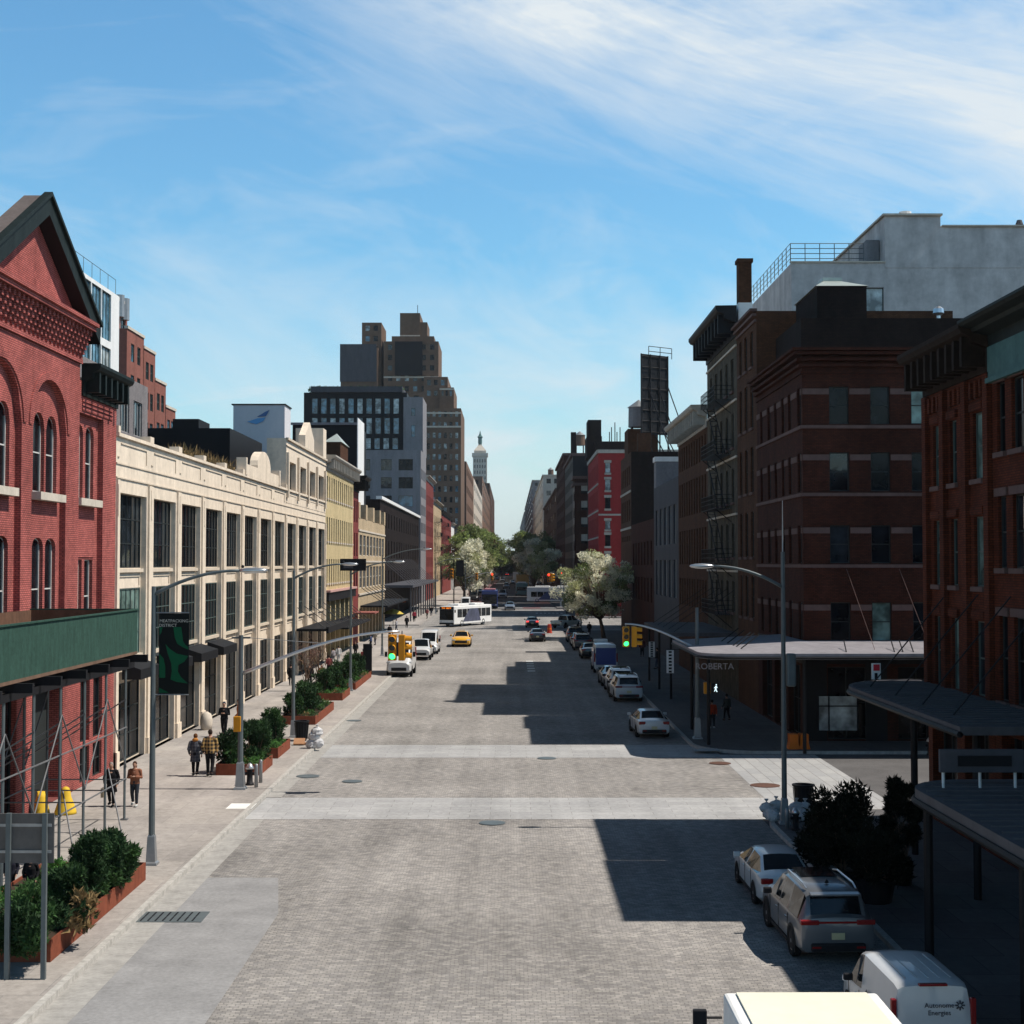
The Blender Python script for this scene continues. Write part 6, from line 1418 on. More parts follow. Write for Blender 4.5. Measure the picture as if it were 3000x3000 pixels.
LM={'juniper':leafmat('juniper_green',(.030,.062,.026),.15),'juniper2':leafmat('fresh_green_tip',(.05,.105,.035),.2),'fresh':leafmat('bright_groundcover',(.085,.20,.05),.3),'straw':leafmat('dry_straw',(.28,.19,.09),.2),
 'blossom':leafmat('cream_blossom',(.86,.83,.64),.4,.2),'blossom2':leafmat('yellow_green_bud',(.46,.47,.24),.35),'green':leafmat('spring_green',(.24,.31,.10),.35),'green2':leafmat('olive_green',(.17,.21,.08),.3),'red':leafmat('red_buds',(.22,.12,.10),.3),'shadeleaf':leafmat('shade_green',(.006,.009,.005),.03)}
def leaves(centers,radii,n,size,elong=1.0,up=.0,seed=0,flat=.8):
    """n leaf quads spread through clumps; returns verts, faces"""
    g=np.random.default_rng(seed); centers=np.array(centers,float); radii=np.array(radii,float); k=len(centers)
    w=radii**2; idx=g.choice(k,n,p=w/w.sum()); d=g.normal(size=(n,3)); d/=np.linalg.norm(d,axis=1)[:,None]
    rr=g.uniform(.25,1.05,n)**.6; pos=centers[idx]+d*(radii[idx]*rr)[:,None]*np.array([1,1,flat])
    a=d*.6+g.normal(size=(n,3))*.6+np.array([0,0,up]); a/=np.linalg.norm(a,axis=1)[:,None]
    b=np.cross(a,g.normal(size=(n,3))); b/=np.linalg.norm(b,axis=1)[:,None]+1e-9
    s=size*g.uniform(.6,1.4,n)[:,None]; A=a*s*elong; B=b*s*.5
    v=np.stack([pos-B,pos+A*.5-B*.3+B*0,pos+A,pos+B],1).reshape(-1,3); return v
def leaf_obj(name,v,mats,parent,split=(1.0,),seed=1):
    n=len(v)//4; me=bpy.data.meshes.new(name); me.vertices.add(len(v)); 
    off=np.zeros(3); p=parent
    while p is not None: off+=np.array(p.location); p=p.parent
    me.vertices.foreach_set('co',(v-off).astype(np.float32).ravel()); me.loops.add(n*4); me.loops.foreach_set('vertex_index',np.arange(n*4)); me.polygons.add(n); me.polygons.foreach_set('loop_start',np.arange(n)*4)
    for m in mats: me.materials.append(m)
    g=np.random.default_rng(seed); me.polygons.foreach_set('material_index',g.choice(len(mats),n,p=split).astype(np.int32)); me.update(calc_edges=True)
    o=bpy.data.objects.new(name,me); COL.objects.link(o); o.parent=parent; return o
def tree(name,label,cat,x,y,h,cr,th,mats,split,n,size,seed,group=None,lean=(0,0),z=.14,cz=None,clumps=26,cs=.34,bark=None):
    root=thing(name,label,cat,(x,y,z),0,group); g=np.random.default_rng(seed); bark=bark or M['wood']
    tb_=MB(); fork=Vector((x+lean[0]*.4,y+lean[1]*.4,z+th)); tb_.path([(x,y,z),(x+lean[0]*.15,y,z+th*.5),fork],[cr*.055,cr*.045,cr*.038],8)
    cz=cz or (h-cr*.95); cs_=[];rs=[]
    for i in range(clumps):
        u=g.uniform(-1,1); a=g.uniform(0,2*PI); q=g.uniform(.35,1.0)**.5; rx=math.sqrt(1-u*u)
        c=Vector((x+lean[0]+cr*q*rx*math.cos(a)*.86,y+lean[1]+cr*q*rx*math.sin(a)*.86,z+cz+(h-cz)*.86*q*u if u>0 else z+cz+(cz-th)*.75*q*u))
        c+=Vector(g.normal(0,cr*.07,3)); cs_.append(c); rs.append(cr*cs*g.uniform(.5,1.35))
        if i%2==0: mid=fork.lerp(c,.5)+Vector((0,0,cr*.08)); tb_.path([fork,mid,c],[cr*.024,cr*.014,cr*.005],5)
    tb_.build('trunk',bark,root,smooth=True)
    leaf_obj('crown',leaves([tuple(c) for c in cs_],rs,n,size,1.2,.1,seed),mats,root,split,seed); return root
BL=[LM['blossom'],LM['blossom2'],LM['green2']]
p=onG(1797,1872); tree('blossom_tree','big cream blossom tree half in sun over the parked cars on the right','tree',11.3,p.y,11.2,5.2,2.2,BL,(.62,.26,.12),26000,.17,3,'white blossom street trees',lean=(-1.0,0),clumps=150,cs=.145,cz=5.6)
tree('blossom_tree','cream blossom tree behind the bus at the left kerb past the avenue','tree',-9.9,305,14.5,5.4,3,BL,(.5,.28,.22),8000,.34,5,'white blossom street trees',clumps=34,cs=.28)
tree('blossom_tree','second cream blossom tree further along the left kerb','tree',-8.2,350,13.0,5.2,3,BL,(.5,.28,.22),6000,.36,6,'white blossom street trees',clumps=30,cs=.28)
tree('blossom_tree','cream blossom tree right of the far traffic, left of the red signal','tree',6.0,370,16.0,4.8,3,BL,(.52,.28,.2),7000,.36,8,'white blossom street trees',clumps=32,cs=.27)
tree('blossom_tree','pale blossom tree behind the red signals on the right','tree',8.6,352,13.0,4.0,3,BL,(.4,.34,.26),5000,.34,9,'white blossom street trees',clumps=26,cs=.28)
GR=[LM['green'],LM['green2'],LM['red']]
for i,(x,y,h,cr,lb,sp) in enumerate(((-12.0,420,20,6.4,'olive spring tree rising over the left blossom trees',(.55,.35,.1)),(-9.0,500,22,7.0,'green spring tree next to the left skyline gap',(.65,.3,.05)),(-8.0,640,21,7.5,'hazy green tree deep in the left row',(.6,.35,.05)),
  (5.5,560,21,6.0,'dark green tree right of the skyline gap',(.5,.5,0)),(9.5,480,20,5.5,'dark green tree against the right row',(.35,.65,0)),(3.5,820,24,6.5,'farthest green tree on the right of the street end',(.5,.5,0)),(-5.5,900,22,6,'farthest green tree on the left of the street end',(.5,.4,.1)))):
    tree('street_tree',lb,'tree',x,y,h,cr,4,GR,sp,5200,.55,20+i,'green street trees far down the street',clumps=30,cs=.32)
g_=MB(); 
struct_o=leaf_obj('far_trees',leaves([(x,1300+abs(x)*3,6) for x in np.linspace(-40,40,14)],[9]*14,5000,2.0,1.1,.1,77),[LM['green2']],None); tag(struct_o,'grey green mass of trees closing the end of the street','trees'); struct_o['kind']='stuff'
# bare young trees by the left planters
def bare(label,x,y,h,seed):
    root=thing('bare_tree',label,'tree',(x,y,.14),0,'young bare trees on the left sidewalk'); g=np.random.default_rng(seed); m=MB(); m.path([(x,y,.14),(x+.05,y,h*.35),(x,y,h*.62)],[.06,.05,.035],6); ends=[]
    for i in range(13):
        a=g.uniform(0,2*PI); z0=h*g.uniform(.3,.6); L_=h*g.uniform(.25,.42); p0=Vector((x,y,z0)); p1=p0+Vector((math.cos(a)*L_*.45,math.sin(a)*L_*.45,L_)); m.path([p0,p0.lerp(p1,.5)+Vector((math.cos(a)*.12,math.sin(a)*.12,0)),p1],[.028,.018,.007],4); ends.append(tuple(p1))
        for j in range(3): q=p0.lerp(p1,.45+.2*j); e=q+Vector((g.normal()*.35,g.normal()*.35,.35)); m.path([q,e],[.011,.004],3); ends.append(tuple(e))
    m.build('trunk',M['wood'],root); leaf_obj('buds',leaves(ends,[.22]*len(ends),500,.06,1,.1,seed),[LM['red'],LM['straw']],root,(.7,.3))
p=onG(893,2075,.14); bare('young bare reddish tree in the third left planter',p.x,p.y,4.6,1); p=onG(930,2040,.14); bare('young bare tree just past it, next to the walking group',p.x,p.y,4.6,2)
# shrubs
def shrub(label,x,y,z,r,h,seed,n=2600,mats=('juniper','juniper2'),split=(.8,.2),sz=.062,group='dark shrubs in the rusty planters'):
    root=thing('shrub',label,'shrub',(x,y,z),0,group); g=np.random.default_rng(seed); cs_=[];rs=[]; m=MB()
    for i in range(22):
        a=g.uniform(0,2*PI); q=g.uniform(0,1)**.5; zz_=g.uniform(.18,.95); c=(x+r*.8*q*math.cos(a)*(1.1-zz_*.35),y+r*.8*q*math.sin(a)*(1.1-zz_*.35),z+h*zz_)
        cs_.append(c); rs.append(r*g.uniform(.2,.42)); m.path([(x+.1*math.cos(a),y+.1*math.sin(a),z),c],[.02,.008],4)
    m.build('stem',M['wood'],root); leaf_obj('foliage',leaves(cs_,rs,n,sz,1.9,.55,seed,.95),[LM[k] for k in mats],root,split,seed)
corten=mat('corten_steel',(.21,.062,.035),.8,var=.4,scale=1.6,fine=6); soil=mat('soil',(.05,.035,.025),.95,var=.3)
def planter(label,x0,x1,y0,y1,h,gc=900,seed=0):
    root=thing('planter',label,'planter',(x1,y0,.14),0,'rusty steel planters along the left kerb'); t=.04; z0,z1=.145,.14+h
    m=MB(); m.box(x0,x1,y0,y0+t,z0,z1); m.box(x0,x1,y1-t,y1,z0,z1); m.box(x0,x0+t,y0+t,y1-t,z0,z1); m.box(x1-t,x1,y0+t,y1-t,z0,z1); m.build('box',corten,root)
    MB().box(x0+t,x1-t,y0+t,y1-t,z0,z1-.08).build('soil',soil,root)
    g=np.random.default_rng(seed); k=40; c=[(g.uniform(x0+.15,x1-.15),g.uniform(y0+.15,y1-.15),z1+.02) for _ in range(k)]
    o=leaf_obj('ground_cover',leaves(c,[.24]*k,gc*3,.07,1.4,.5,seed,.7),[LM['fresh'],LM['juniper2'],LM['straw']],root,(.5,.4,.1),seed); o['kind']='stuff'
planter('long rusty steel planter nearest the camera at the left kerb',-13.4,-10.45,32.9,41.4,.5,1500,1)
for i,(px,py,r,h,lb) in enumerate(((85,2775,.95,1.15,'broad dark shrub at the near end of the nearest planter'),(180,2700,.65,1.3,'spiky dark shrub in the middle of the nearest planter'),(275,2622,.85,1.6,'rounded dark shrub, middle right of the nearest planter'),(345,2590,.7,1.4,'tall bushy shrub at the far end of the nearest planter'))):
    p=onG(px,py,.6); shrub(lb,p.x,p.y,.5,r,h,40+i,9500,sz=.062)
p=onG(240,2720,.6); shrub('tuft of straw coloured twigs between the dark shrubs of the nearest planter',p.x,p.y,.5,.45,.9,49,420,('straw','juniper'),(.8,.2),.10)
PL=[(-12.6,-10.7,61.6,64.8,'rusty planter with two round shrubs beside the left signal pole'),(-12.3,-10.8,66.9,70.6,'rusty planter just past the signal pole with a wide shrub'),(-12.9,-10.95,80.8,89.2,'rusty planter behind the left litter bin with fresh green ground cover'),(-13.4,-11.1,95,99.5,'rusty planter at the second bare tree'),(-13.2,-11.1,103,114.7,'farthest long rusty planter by the third street lamp')]
for i,(a,b,c,d,lb) in enumerate(PL): planter(lb,a,b,c,d,.48,700,10+i)
for i,(x,y,r,h,lb) in enumerate(((-12.2,62.4,.75,1.35,'round dark shrub left in the planter beside the signal pole'),(-11.3,63.6,.8,1.5,'round dark shrub right in the planter beside the signal pole'),(-11.9,68.2,.75,1.3,'left half of the wide shrub past the signal pole'),(-11.3,69.3,.8,1.6,'right half of the wide shrub past the signal pole'),
  (-12.3,82,.7,1.2,'low dark shrub at the near end of the planter behind the litter bin'),(-12.0,84.5,.9,1.4,'dark shrub in the middle of the planter behind the litter bin'),(-12.2,87,.9,1.5,'dark shrub at the far end of the planter behind the litter bin'),(-12.5,96,.9,1.5,'dark shrub left in the planter at the second bare tree'),(-12.0,98.3,.9,1.5,'dark shrub right in the planter at the second bare tree'),
  (-12.3,104.5,.95,1.6,'first dark shrub of the farthest planter'),(-12.2,107.5,.95,1.6,'second dark shrub of the farthest planter'),(-12.2,111,.95,1.6,'third dark shrub of the farthest planter'),(-12.2,113.6,.8,1.5,'last dark shrub of the farthest planter'))):
    shrub(lb,x,y,.5,r,h,60+i,3200,sz=.08)
# big dark shrubs in the right shade, in pots
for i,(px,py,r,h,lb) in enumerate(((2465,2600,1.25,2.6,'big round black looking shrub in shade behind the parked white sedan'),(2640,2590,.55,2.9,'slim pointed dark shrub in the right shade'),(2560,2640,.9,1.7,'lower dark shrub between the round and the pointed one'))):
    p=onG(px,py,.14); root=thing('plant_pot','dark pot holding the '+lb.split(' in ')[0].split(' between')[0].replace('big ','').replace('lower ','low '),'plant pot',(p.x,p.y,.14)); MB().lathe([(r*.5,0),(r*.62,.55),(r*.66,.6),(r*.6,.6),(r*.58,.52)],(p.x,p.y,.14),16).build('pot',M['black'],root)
    shrub(lb,p.x,p.y,.66,r,h-.5,90+i,9000,('shadeleaf',),(1.0,),.075,group=None) if True else 0  # near-black leaf colour carries the deep shade around these shrubs
o=leaf_obj('dry_grass',leaves([(FX-2.2,y,15.1) for y in np.linspace(84,98,16)],[1.0,1.3]*8,3800,.08,5.0,1.6,5,.8),[LM['straw']],None); tag(o,'dry ochre grass growing on the cream building roof','grass'); o['kind']='stuff'
k=[(x,337,onY(1000,1140,336).z) for x in np.linspace(onY(910,1140,336).x,onY(1170,1140,336).x,14)]; o=leaf_obj('roof_garden',leaves(k,[.9]*14,1800,.35,1.2,.6,6),[LM['juniper2']],None); tag(o,'green planting along the roof terrace of the glass apartments','plants'); o['kind']='stuff'

# ------------------------------------------------ sidewalk shed with scaffold legs
S=thing('sidewalk_shed','green plywood sidewalk shed on scaffold legs in front of the red brick building','sidewalk shed',(-13.4,30,0))
ys,ye,xi,xo_=18.0,51.6,-17.25,-13.4; zb_,zt_2=6.05,7.52
MB().box(xo_-.04,xo_,ys,ye,zb_,zt_2).build('parapet_panel',M['plyg'],S); MB().box(xi,xo_-.05,ye-.04,ye,zb_,zt_2).build('parapet_panel',M['plyb'],S); MB().box(xi,xi+.04,ys,ye-.05,zb_,zt_2).build('parapet_panel',M['plyb'],S)
MB().box(xi-.02,xo_+.03,ye-.02,ye+.06,zt_2-.02,zt_2+.05).build('top_rail',M['plyg'],S); MB().box(xo_-.06,xo_+.05,ys,ye,zt_2,zt_2+.05).build('top_rail',M['plyg'],S)
MB().box(xi,xo_,ys,ye,5.95,6.05).build('deck',M['wood'],S)
for y in [ye-.3-2.45*i for i in range(13)]: MB().box(xi-.1,xo_+.45,y-.08,y+.08,5.68,5.94).build('deck_beam',M['black'],S)
for x in (xo_-.25,-15.3): MB().box(x-.08,x+.08,ys,ye+.3,5.45,5.67).build('ledger_beam',M['black'],S)
gs=mat('dull_scaffold_tube',(.16,.16,.165),.6,.3,var=.3); py=[ye-.6-2.45*i for i in range(9)]
for x in (-13.65,-16.4):
    for i,y in enumerate(py):
        MB().path([(x,y,.14),(x,y,5.66)],.045,6).build('post',M['pole'],S)
        MB().box(x-.12,x+.12,y-.12,y+.12,.14,.18).build('foot_plate',gs,S)
    for z in (1.6,3.4):
        for a,b in zip(py[:-1],py[1:]): MB().path([(x+.05,a,z),(x+.05,b,z)],.026,5).build('rail',gs,S) if (z<2 or x>-14) else 0
for i,(a,b) in enumerate(zip(py[:-1],py[1:])):
    x=-13.60
    if i%2==0: MB().path([(x,a,2.0),(x,b,4.6)],.024,5).build('brace',gs,S)
    else: MB().path([(x,a,4.6),(x,b,2.0)],.024,5).build('brace',gs,S)
    MB().path([(-16.35,a,4.8),(-16.35,b,2.4)],.024,5).build('brace',gs,S)
for i,y in enumerate(py):
    MB().path([(-13.6,y-.05,4.4),(-16.4,y-.05,2.6)],.024,5).build('cross_brace',gs,S); MB().path([(-13.6,y+.05,1.55),(-16.4,y+.05,1.55)],.024,5).build('cross_bar',gs,S)
    if i in(1,3): MB().path([(-13.55,y,2.3),(-12.4,y-2.2,.16)],.024,5).build('raking_brace',gs,S)
# sign board on posts
p=onG(125,2869,.14); q=onG(22,2866,.14); yb_=p.y
R_=thing('board_sign','blank grey back of a street sign board on two posts at lower left','sign',(p.x,yb_,.14))
for x in (p.x,q.x): MB().box(x-.05,x+.05,yb_-.05,yb_+.05,.14,onY(100,2385,yb_).z+.02).build('post',M['pole'],R_)
a=onY(153,2530,yb_); b=onY(153,2385,yb_); MB().box(a.x-3.0,a.x,yb_+.06,yb_+.1,a.z,b.z).build('board',mat('board_grey',(.13,.12,.115),.7,var=.3),R_)
for z in (a.z+.25,b.z-.25): MB().box(a.x-2.9,a.x-.05,yb_+.03,yb_+.058,z-.03,z+.03).build('stiffener',M['galv'],R_)
# yellow bells
for px,py_,s,lb in ((190,2384,1.0,'large yellow bell shaped bollard by the red brick doorway'),(118,2384,.8,'smaller yellow bell shaped bollard, half hidden by scaffold legs')):
    p=onG(px,py_,.14); tag(MB().lathe([(.40*s,0),(.38*s,.1),(.30*s,.35),(.2*s,.6),(.17*s,.8),(.12*s,.93*s),(.03,.98*s)],(p.x,p.y,.14),18).build('bell_bollard',mat('yellow_paint',(.68,.44,.04),.6,var=.15),smooth=True),lb,'bollard')
p=onG(603,2138,.14); tag(MB().lathe([(.30,0),(.33,.3),(.34,.55),(.26,.85),(.08,.98)],(p.x,p.y,.14),16).build('stone_bollard',M['palestone'],smooth=True),'round topped pale stone bollard against the cream building pier','bollard')
# small signs on the right
for (px,y0,y1,Y,lb,w_) in ((1908,1880,1925,110,'white vertical sign under the grey canopy',.45),(1962,1905,1972,84,'tall white vertical banner sign hanging at the corner canopy',.42)):
    a=onY(px,y1,Y); b=onY(px,y0,Y); root=thing('hanging_sign',lb,'sign',(a.x,Y,a.z)); MB().box(a.x-w_/2,a.x+w_/2,Y-.04,Y+.04,a.z,b.z).build('board',M['whitep'],root)
    m=MB(); n_=7
    for i in range(n_): z=a.z+(b.z-a.z)*(i+.5)/n_; m.box(a.x-w_*.22,a.x+w_*.2,Y-.055,Y-.042,z-.06,z+.05)
    m.build('lettering',M['black'],root); MB().box(a.x-w_/2,9.95+.4,Y-.02,Y+.02,b.z+.02,b.z+.06).build('bracket',M['black'],root)
# parking sign / small flag on the near canopy tip
a=onY(2552,1992,51.0); b=onY(2578,1943,51.0); root=thing('small_sign','small red and white sign standing on the sunlit canopy tip','sign',(a.x,51,4.95)); MB().box(a.x,b.x,50.98,51.02,a.z+.02,b.z).build('board',M['whitep'],root)
MB().box(a.x+.06,b.x-.04,50.955,50.975,b.z-.26,b.z-.04).build('red_mark',mat('sign_red',(.6,.03,.05),.5,var=0),root); MB().box(a.x+.1,a.x+.2,50.955,50.975,a.z+.03,a.z+.25).build('black_mark',M['black'],root)
# ------------------------------------------------ people
skin=mat('skin',(.42,.24,.17),.6,var=.05); SK=[skin,mat('skin_dark',(.2,.11,.075),.6,var=.05)]
CM={}
def cloth(c):
    if c not in CM: CM[c]=mat('cloth_'+str(len(CM)),c,.9,var=.25,fine=12,objspace=True)
    return CM[c]
def plaid(c1,c2,name):
    m,n,b=newmat(name); b.inputs['Roughness'].default_value=.9; t=nd(n,'ShaderNodeTexCoord'); s=nd(n,'ShaderNodeSeparateXYZ'); n.links.new(t.outputs['Object'],s.inputs[0])
    z=mth(n,'GREATER_THAN',mth(n,'SINE',mth(n,'MULTIPLY',s.outputs[2],46)),.1); x=mth(n,'GREATER_THAN',mth(n,'SINE',mth(n,'MULTIPLY',s.outputs[0],52)),.3)
    f=mth(n,'MULTIPLY',mth(n,'ADD',z,x),.5); mx=nd(n,'ShaderNodeMix'); mx.data_type='RGBA'; n.links.new(f,mx.inputs[0]); mx.inputs[6].default_value=c4(c1); mx.inputs[7].default_value=c4(c2); n.links.new(mx.outputs[2],b.inputs['Base Color']); return m
def fuse(mb,name,mt,root,vox=.022):
    o=mb.build(name,mt,root,smooth=True,world=False); r=o.modifiers.new('remesh','REMESH'); r.mode='VOXEL'; r.voxel_size=vox; r.use_smooth_shade=True
    s=o.modifiers.new('smooth','SMOOTH'); s.factor=.5; s.iterations=2; return o
def person(label,x,y,rz,h,top,bottom,hair=(.03,.02,.015),coat=.0,step=.22,arms=(0.15,-.15),bag=None,hat=None,skinm=0,skirt=False,shoe=(.02,.02,.02),hold=False,z=.14,hood=None,group=None,vox=.022,stoop=0):
    root=thing('person',label,'person',(0,0,0),0,group)
    hip=Vector((0,0,.93)); ch=Vector((0,.02+stoop,1.38)); nk=Vector((0,.03+stoop*1.3,1.5)); hd=Vector((0,.05+stoop*1.6,1.63))
    def leg(s,f):
        hp=Vector((s*.095,0,.92)); kn=Vector((s*.10,f*.5+.05*(f<0)+.04,.50)); an=Vector((s*.10,f*.95,.09+(.05 if f<0 else 0))); to=an+Vector((0,.19,-.045)); return hp,kn,an,to
    def arm(s,f):
        sh=Vector((s*.20,stoop,1.40)); el=Vector((s*.27,-f*.5+stoop,1.13)) if not hold else Vector((s*.26,.02,1.12)); wr=Vector((s*.27,f*.9*.6+.08+stoop,.89)) if not hold else Vector((s*.08,.30,1.20)); 
        return sh,el,wr
    b=MB(); b.sphere(hd,.078,.097,.118,14,10); b.path([nk-Vector((0,0,.06)),hd-Vector((0,0,.05))],[.058,.052],8)
    b.sphere(hd+Vector((0,.095,-.01)),.014,.022,.02,6,4); 
    for s in (-1,1): b.sphere(hd+Vector((s*.078,0,-.005)),.014,.02,.03,6,4)
    b.path([hip,ch],[.12,.13],10); b.sphere(ch,.16,.1,.13,10,6)
    for s,f,af in ((-1,step,arms[0]),(1,-step,arms[1])):
        hp,kn,an,to=leg(s,f); b.path([hp,kn,an],[.085,.055,.038],8); b.path([an,to],[.042,.03],6)
        sh,el,wr=arm(s,af); b.path([sh,el,wr],[.05,.038,.026],8); d=(wr-el).normalized(); hb=wr+d*.05; b.sphere(hb,.034,.03,.045,8,6)
        for k in range(4): o_=Vector(((k-1.5)*.016,0,0)) if not hold else Vector((0,0,(k-1.5)*.016)); b.path([hb+o_,hb+o_+d*(.05+.012*(1.5-abs(k-1.5)))+Vector((0,.008,-.004)),hb+o_+d*(.075+.01*(1.5-abs(k-1.5)))+Vector((0,.02,-.01))],[.011,.010,.009],5)
        b.path([hb,hb+Vector((-s*.035,.02,-.01)),hb+Vector((-s*.04,.035,-.035))],[.012,.011,.009],5)
    fuse(b,'body',SK[skinm],root,vox)
    # face and hair
    e=MB()
    for s in (-1,1): e.sphere(hd+Vector((s*.03,.088,.012)),.009,.006,.007,6,4)
    e.build('eyes',M['black'],root,world=False); m=MB(); m.obox(hd+Vector((0,.09,-.052)),.04,.01,.009); m.build('mouth',mat('lips',(.3,.1,.09),.6,var=0) if 'lips' not in bpy.data.materials else bpy.data.materials['lips'],root,world=False)
    if hat or hair:
        hh=MB(); hh.sphere(hd+Vector((0,-.018,.028)),.088,.100,.108,12,8)
        if not hat and bag=='long': hh.sphere(hd+Vector((0,-.06,-.07)),.08,.06,.13,10,6)
        hh.build('hat' if hat else 'hair',cloth(hat or hair),root,smooth=True,world=False)
    c=MB(); L_=coat
    c.path([ch+Vector((0,-.0,.09)),ch-Vector((0,0,.12)),hip+Vector((0,0,.1)),hip+Vector((0,0,-.04-L_*.5)),hip-Vector((0,0,.06+L_))],[.12,.185,.165,.18,.175+L_*.10],12)
    c.v=[(vx*1.12,vy*.82,vz) for vx,vy,vz in c.v]
    for s,af in ((-1,arms[0]),(1,arms[1])): sh,el,wr=arm(s,af); c.path([sh+Vector((-s*.05,0,.01)),sh,el,wr],[.075,.078,.064,.052],8)
    if hood: pass
    fuse(c,'jacket' if not coat else 'coat',top if not isinstance(top,tuple) else cloth(top),root,vox)
    if hood: MB().sphere(hd+Vector((0,-.07,-.13)),.13,.10,.09,12,8).build('hood',cloth(hood),root,smooth=True,world=False)
    t=MB()
    if skirt: t.lathe([(.16,0),(.2,-.25),(.24,-.5)],(0,0,.98),12)
    for s,f in ((-1,step),(1,-step)): hp,kn,an,to=leg(s,f); t.path([hp,kn,an+Vector((0,0,.03))],[.105,.078,.06],8)
    t.path([hip+Vector((0,0,.08)),hip-Vector((0,0,.08))],[.145,.15],10); fuse(t,'trousers',bottom if not isinstance(bottom,tuple) else cloth(bottom),root,vox)
    for s,f in ((-1,step),(1,-step)): hp,kn,an,to=leg(s,f); m=MB(); m.path([an+Vector((0,-.05,-.03)),an+Vector((0,.08,-.035)),to+Vector((0,.02,0))],[.05,.052,.04],8); m.build('shoe',cloth(shoe),root,smooth=True,world=False)
    root.location=(x,y,z); root.rotation_euler=(0,0,rz); k=h/1.75; root.scale=(k,k,k); return root
def pp(px,py,hpx,*a,**k):
    p=onG(px,py,.14); h=hpx*p.y/F; return p.x,p.y,h
def P_(label,px,py,hpx,rz,top,bottom,**k):
    x,y,h=pp(px,py,hpx); r=person(label,x,y,rz,h,top,bottom,**k); return r
BLK=(.012,.012,.014); NAVY=(.015,.02,.035)
A=P_('person in a long black coat and grey beard walking towards the camera with a bag',325,2362,128,PI,BLK,BLK,hair=(.25,.2,.18),coat=.30,step=.14,stoop=.03)
P_('person in a brown jacket with hands together walking beside the black coat',393,2362,130,PI,(.24,.10,.06),(.03,.035,.045),hair=(.06,.03,.02),bag='long',hold=True,step=.12,shoe=(.5,.5,.48))
P_('person in a dark plaid long coat with orange hood seen from behind',570,2273,122,0,plaid((.03,.035,.05),(.09,.09,.10),'dark_plaid'),(.01,.01,.012),hair=(.12,.05,.02),coat=.28,hood=(.42,.17,.04),step=.12)
P_('person in a black and yellow plaid jacket seen from behind',613,2275,136,0,plaid((.02,.018,.016),(.45,.27,.09),'yellow_plaid'),BLK,hair=(.03,.02,.015),step=.16)
P_('person in black jogging towards the camera with hands at chest',655,2158,101,PI,BLK,BLK,hat=(.02,.03,.05),hold=True,step=.28)
P_('person in an orange top half hidden by the left signal pole',700,2148,100,PI/2,(.45,.15,.06),BLK,step=.2,skinm=0)
P_('person in dark clothes with a red bag near the second left street lamp',850,2008,62,0,BLK,BLK,step=.1)
P_('person in black standing behind the first bare tree',905,2014,70,0,BLK,BLK,step=.15)
P_('person in an orange jacket behind the second bare tree',940,2012,66,PI,(.55,.14,.04),(.04,.04,.05),step=.12)
P_('person in maroon walking behind the orange jacket',962,1978,58,.4,(.16,.04,.04),BLK,step=.15)
P_('person all in white near the yellow building door',990,1942,50,0,(.6,.6,.6),(.55,.55,.56),step=.1)
P_('person in grey next to the one all in white',975,1943,44,.6,(.3,.28,.3),(.15,.15,.17),step=.1)
P_('person in black with white bag past the white one',1040,1925,46,PI,BLK,BLK,step=.2)
for i,(px,py,hh_,c,lb) in enumerate(((1062,1948,46,(.25,.05,.05),'person in dark red by the farthest planter'),(1085,1900,42,(.05,.07,.14),'person in navy near the maroon canopy'),(1098,1890,40,(.4,.36,.3),'person in pale beige near the maroon canopy'),(1140,1868,38,BLK,'person in black under the tan building canopy'),(1160,1850,36,(.3,.3,.33),'person in grey beside the yellow parasol'),(1250,1812,30,(.35,.1,.1),'person in light red at the avenue corner on the left'),(1262,1805,30,BLK,'person in black at the avenue corner on the left'),(1700,1850,38,(.5,.5,.5),'person in white walking right of the parked black suv'),(1690,1822,33,(.3,.08,.05),'person in rust red near the right avenue corner'),(1880,1925,55,(.09,.02,.02),'person in dim maroon under the grey canopy'),(1925,1960,62,BLK,'person in black under the grey canopy'))):
    P_(lb,px,py,hh_,(i%3)*1.2,c,BLK if i%2 else (.05,.06,.09),step=.12,vox=.035)
P_('person in dark coat far along by the canopy poles',1190,1840,36,0,BLK,BLK,step=.1,coat=.2,vox=.035)
P_('person in red far along under the left canopy',1212,1822,34,0,(.3,.03,.05),BLK,step=.1,vox=.035)
P_('person in black close behind the grey sign board, nearest the kerb',88,2640,132,PI,BLK,(.02,.02,.022),step=.2)
P_('person in black behind the grey sign board, nearer the wall',30,2625,128,PI,(.02,.02,.03),BLK,step=.15)
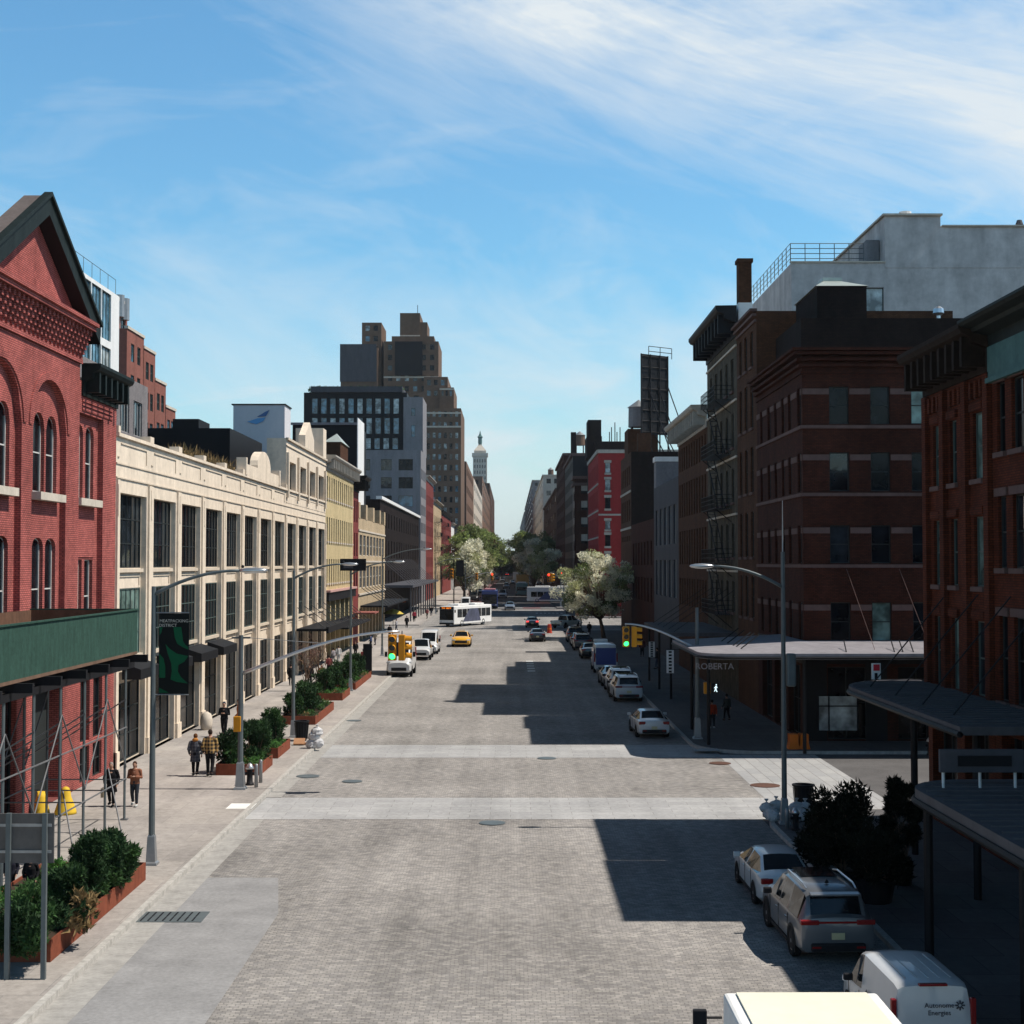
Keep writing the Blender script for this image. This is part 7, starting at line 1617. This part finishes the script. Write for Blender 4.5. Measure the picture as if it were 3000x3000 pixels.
P_('person in an orange red jacket under the corner canopy',2085,2135,84,0,(.42,.05,.02),(.03,.03,.035),step=.15,shoe=(.4,.4,.4))
P_('person in grey green walking under the corner canopy',2128,2112,78,.3,(.06,.07,.07),BLK,step=.2)
P_('person standing at the right kerb by the black suv',1668,1836,34,0,(.02,.1,.12),BLK,step=.1,vox=.035)
P_('person in grey walking by the white pickup on the right',1660,1800,30,0,(.2,.17,.17),BLK,step=.1,vox=.035)
P_('person in black on the right sidewalk past the blossom trunk',1725,1862,40,0,BLK,BLK,step=.1,vox=.035)
MB().obox((A.location.x-.24,A.location.y-.1,.72),.12,.22,.30)
x,y,h=pp(310,2345,1); o=MB().obox((A.location.x-.30,A.location.y-.08,.66),.10,.26,.34).build('shopping_bag',cloth((.32,.27,.2))); tag(o,'beige shopping bag carried by the person in the black coat','bag')
# dim stall goods and bikes under the left canopies
p=onG(1075,1975,.14); tag(MB().box(p.x-.35,p.x+.35,p.y-.15,p.y+.15,.14,2.6).build('info_column',M['black']),'black information column beside the farthest planter','info column')
for i,(px,py,c,lb) in enumerate(((1150,1845,(.5,.38,.08),'yellow parasol stand beside the left canopy'),(1165,1800,(.45,.1,.04),'orange parasol under the long left canopy'))):
    p=onG(px,py,.14); root=thing('parasol',lb,'parasol',(p.x,p.y,.14)); MB().path([(p.x,p.y,.14),(p.x,p.y,2.6)],.04,6).build('pole',M['pole'],root); MB().lathe([(1.5,2.3),(.8,2.75),(.05,3.0)],(p.x,p.y,0),8).build('canopy',cloth(c),root)

hz=MB().box(-1400,1400,-120,5200,-1.5,140); hz=hz.build('haze',[])
hm=bpy.data.materials.new('haze_air'); hm.use_nodes=True; hn=hm.node_tree; hn.nodes.clear(); ho=hn.nodes.new('ShaderNodeOutputMaterial'); hv=hn.nodes.new('ShaderNodeVolumePrincipled')
hv.inputs['Color'].default_value=(.86,.92,1,1); hv.inputs['Density'].default_value=.00006; hv.inputs['Anisotropy'].default_value=.2; hn.links.new(hv.outputs[0],ho.inputs['Volume']); hz.data.materials.append(hm); hz['kind']='stuff'; tag(hz,'thin pale air filling the length of the street','haze')
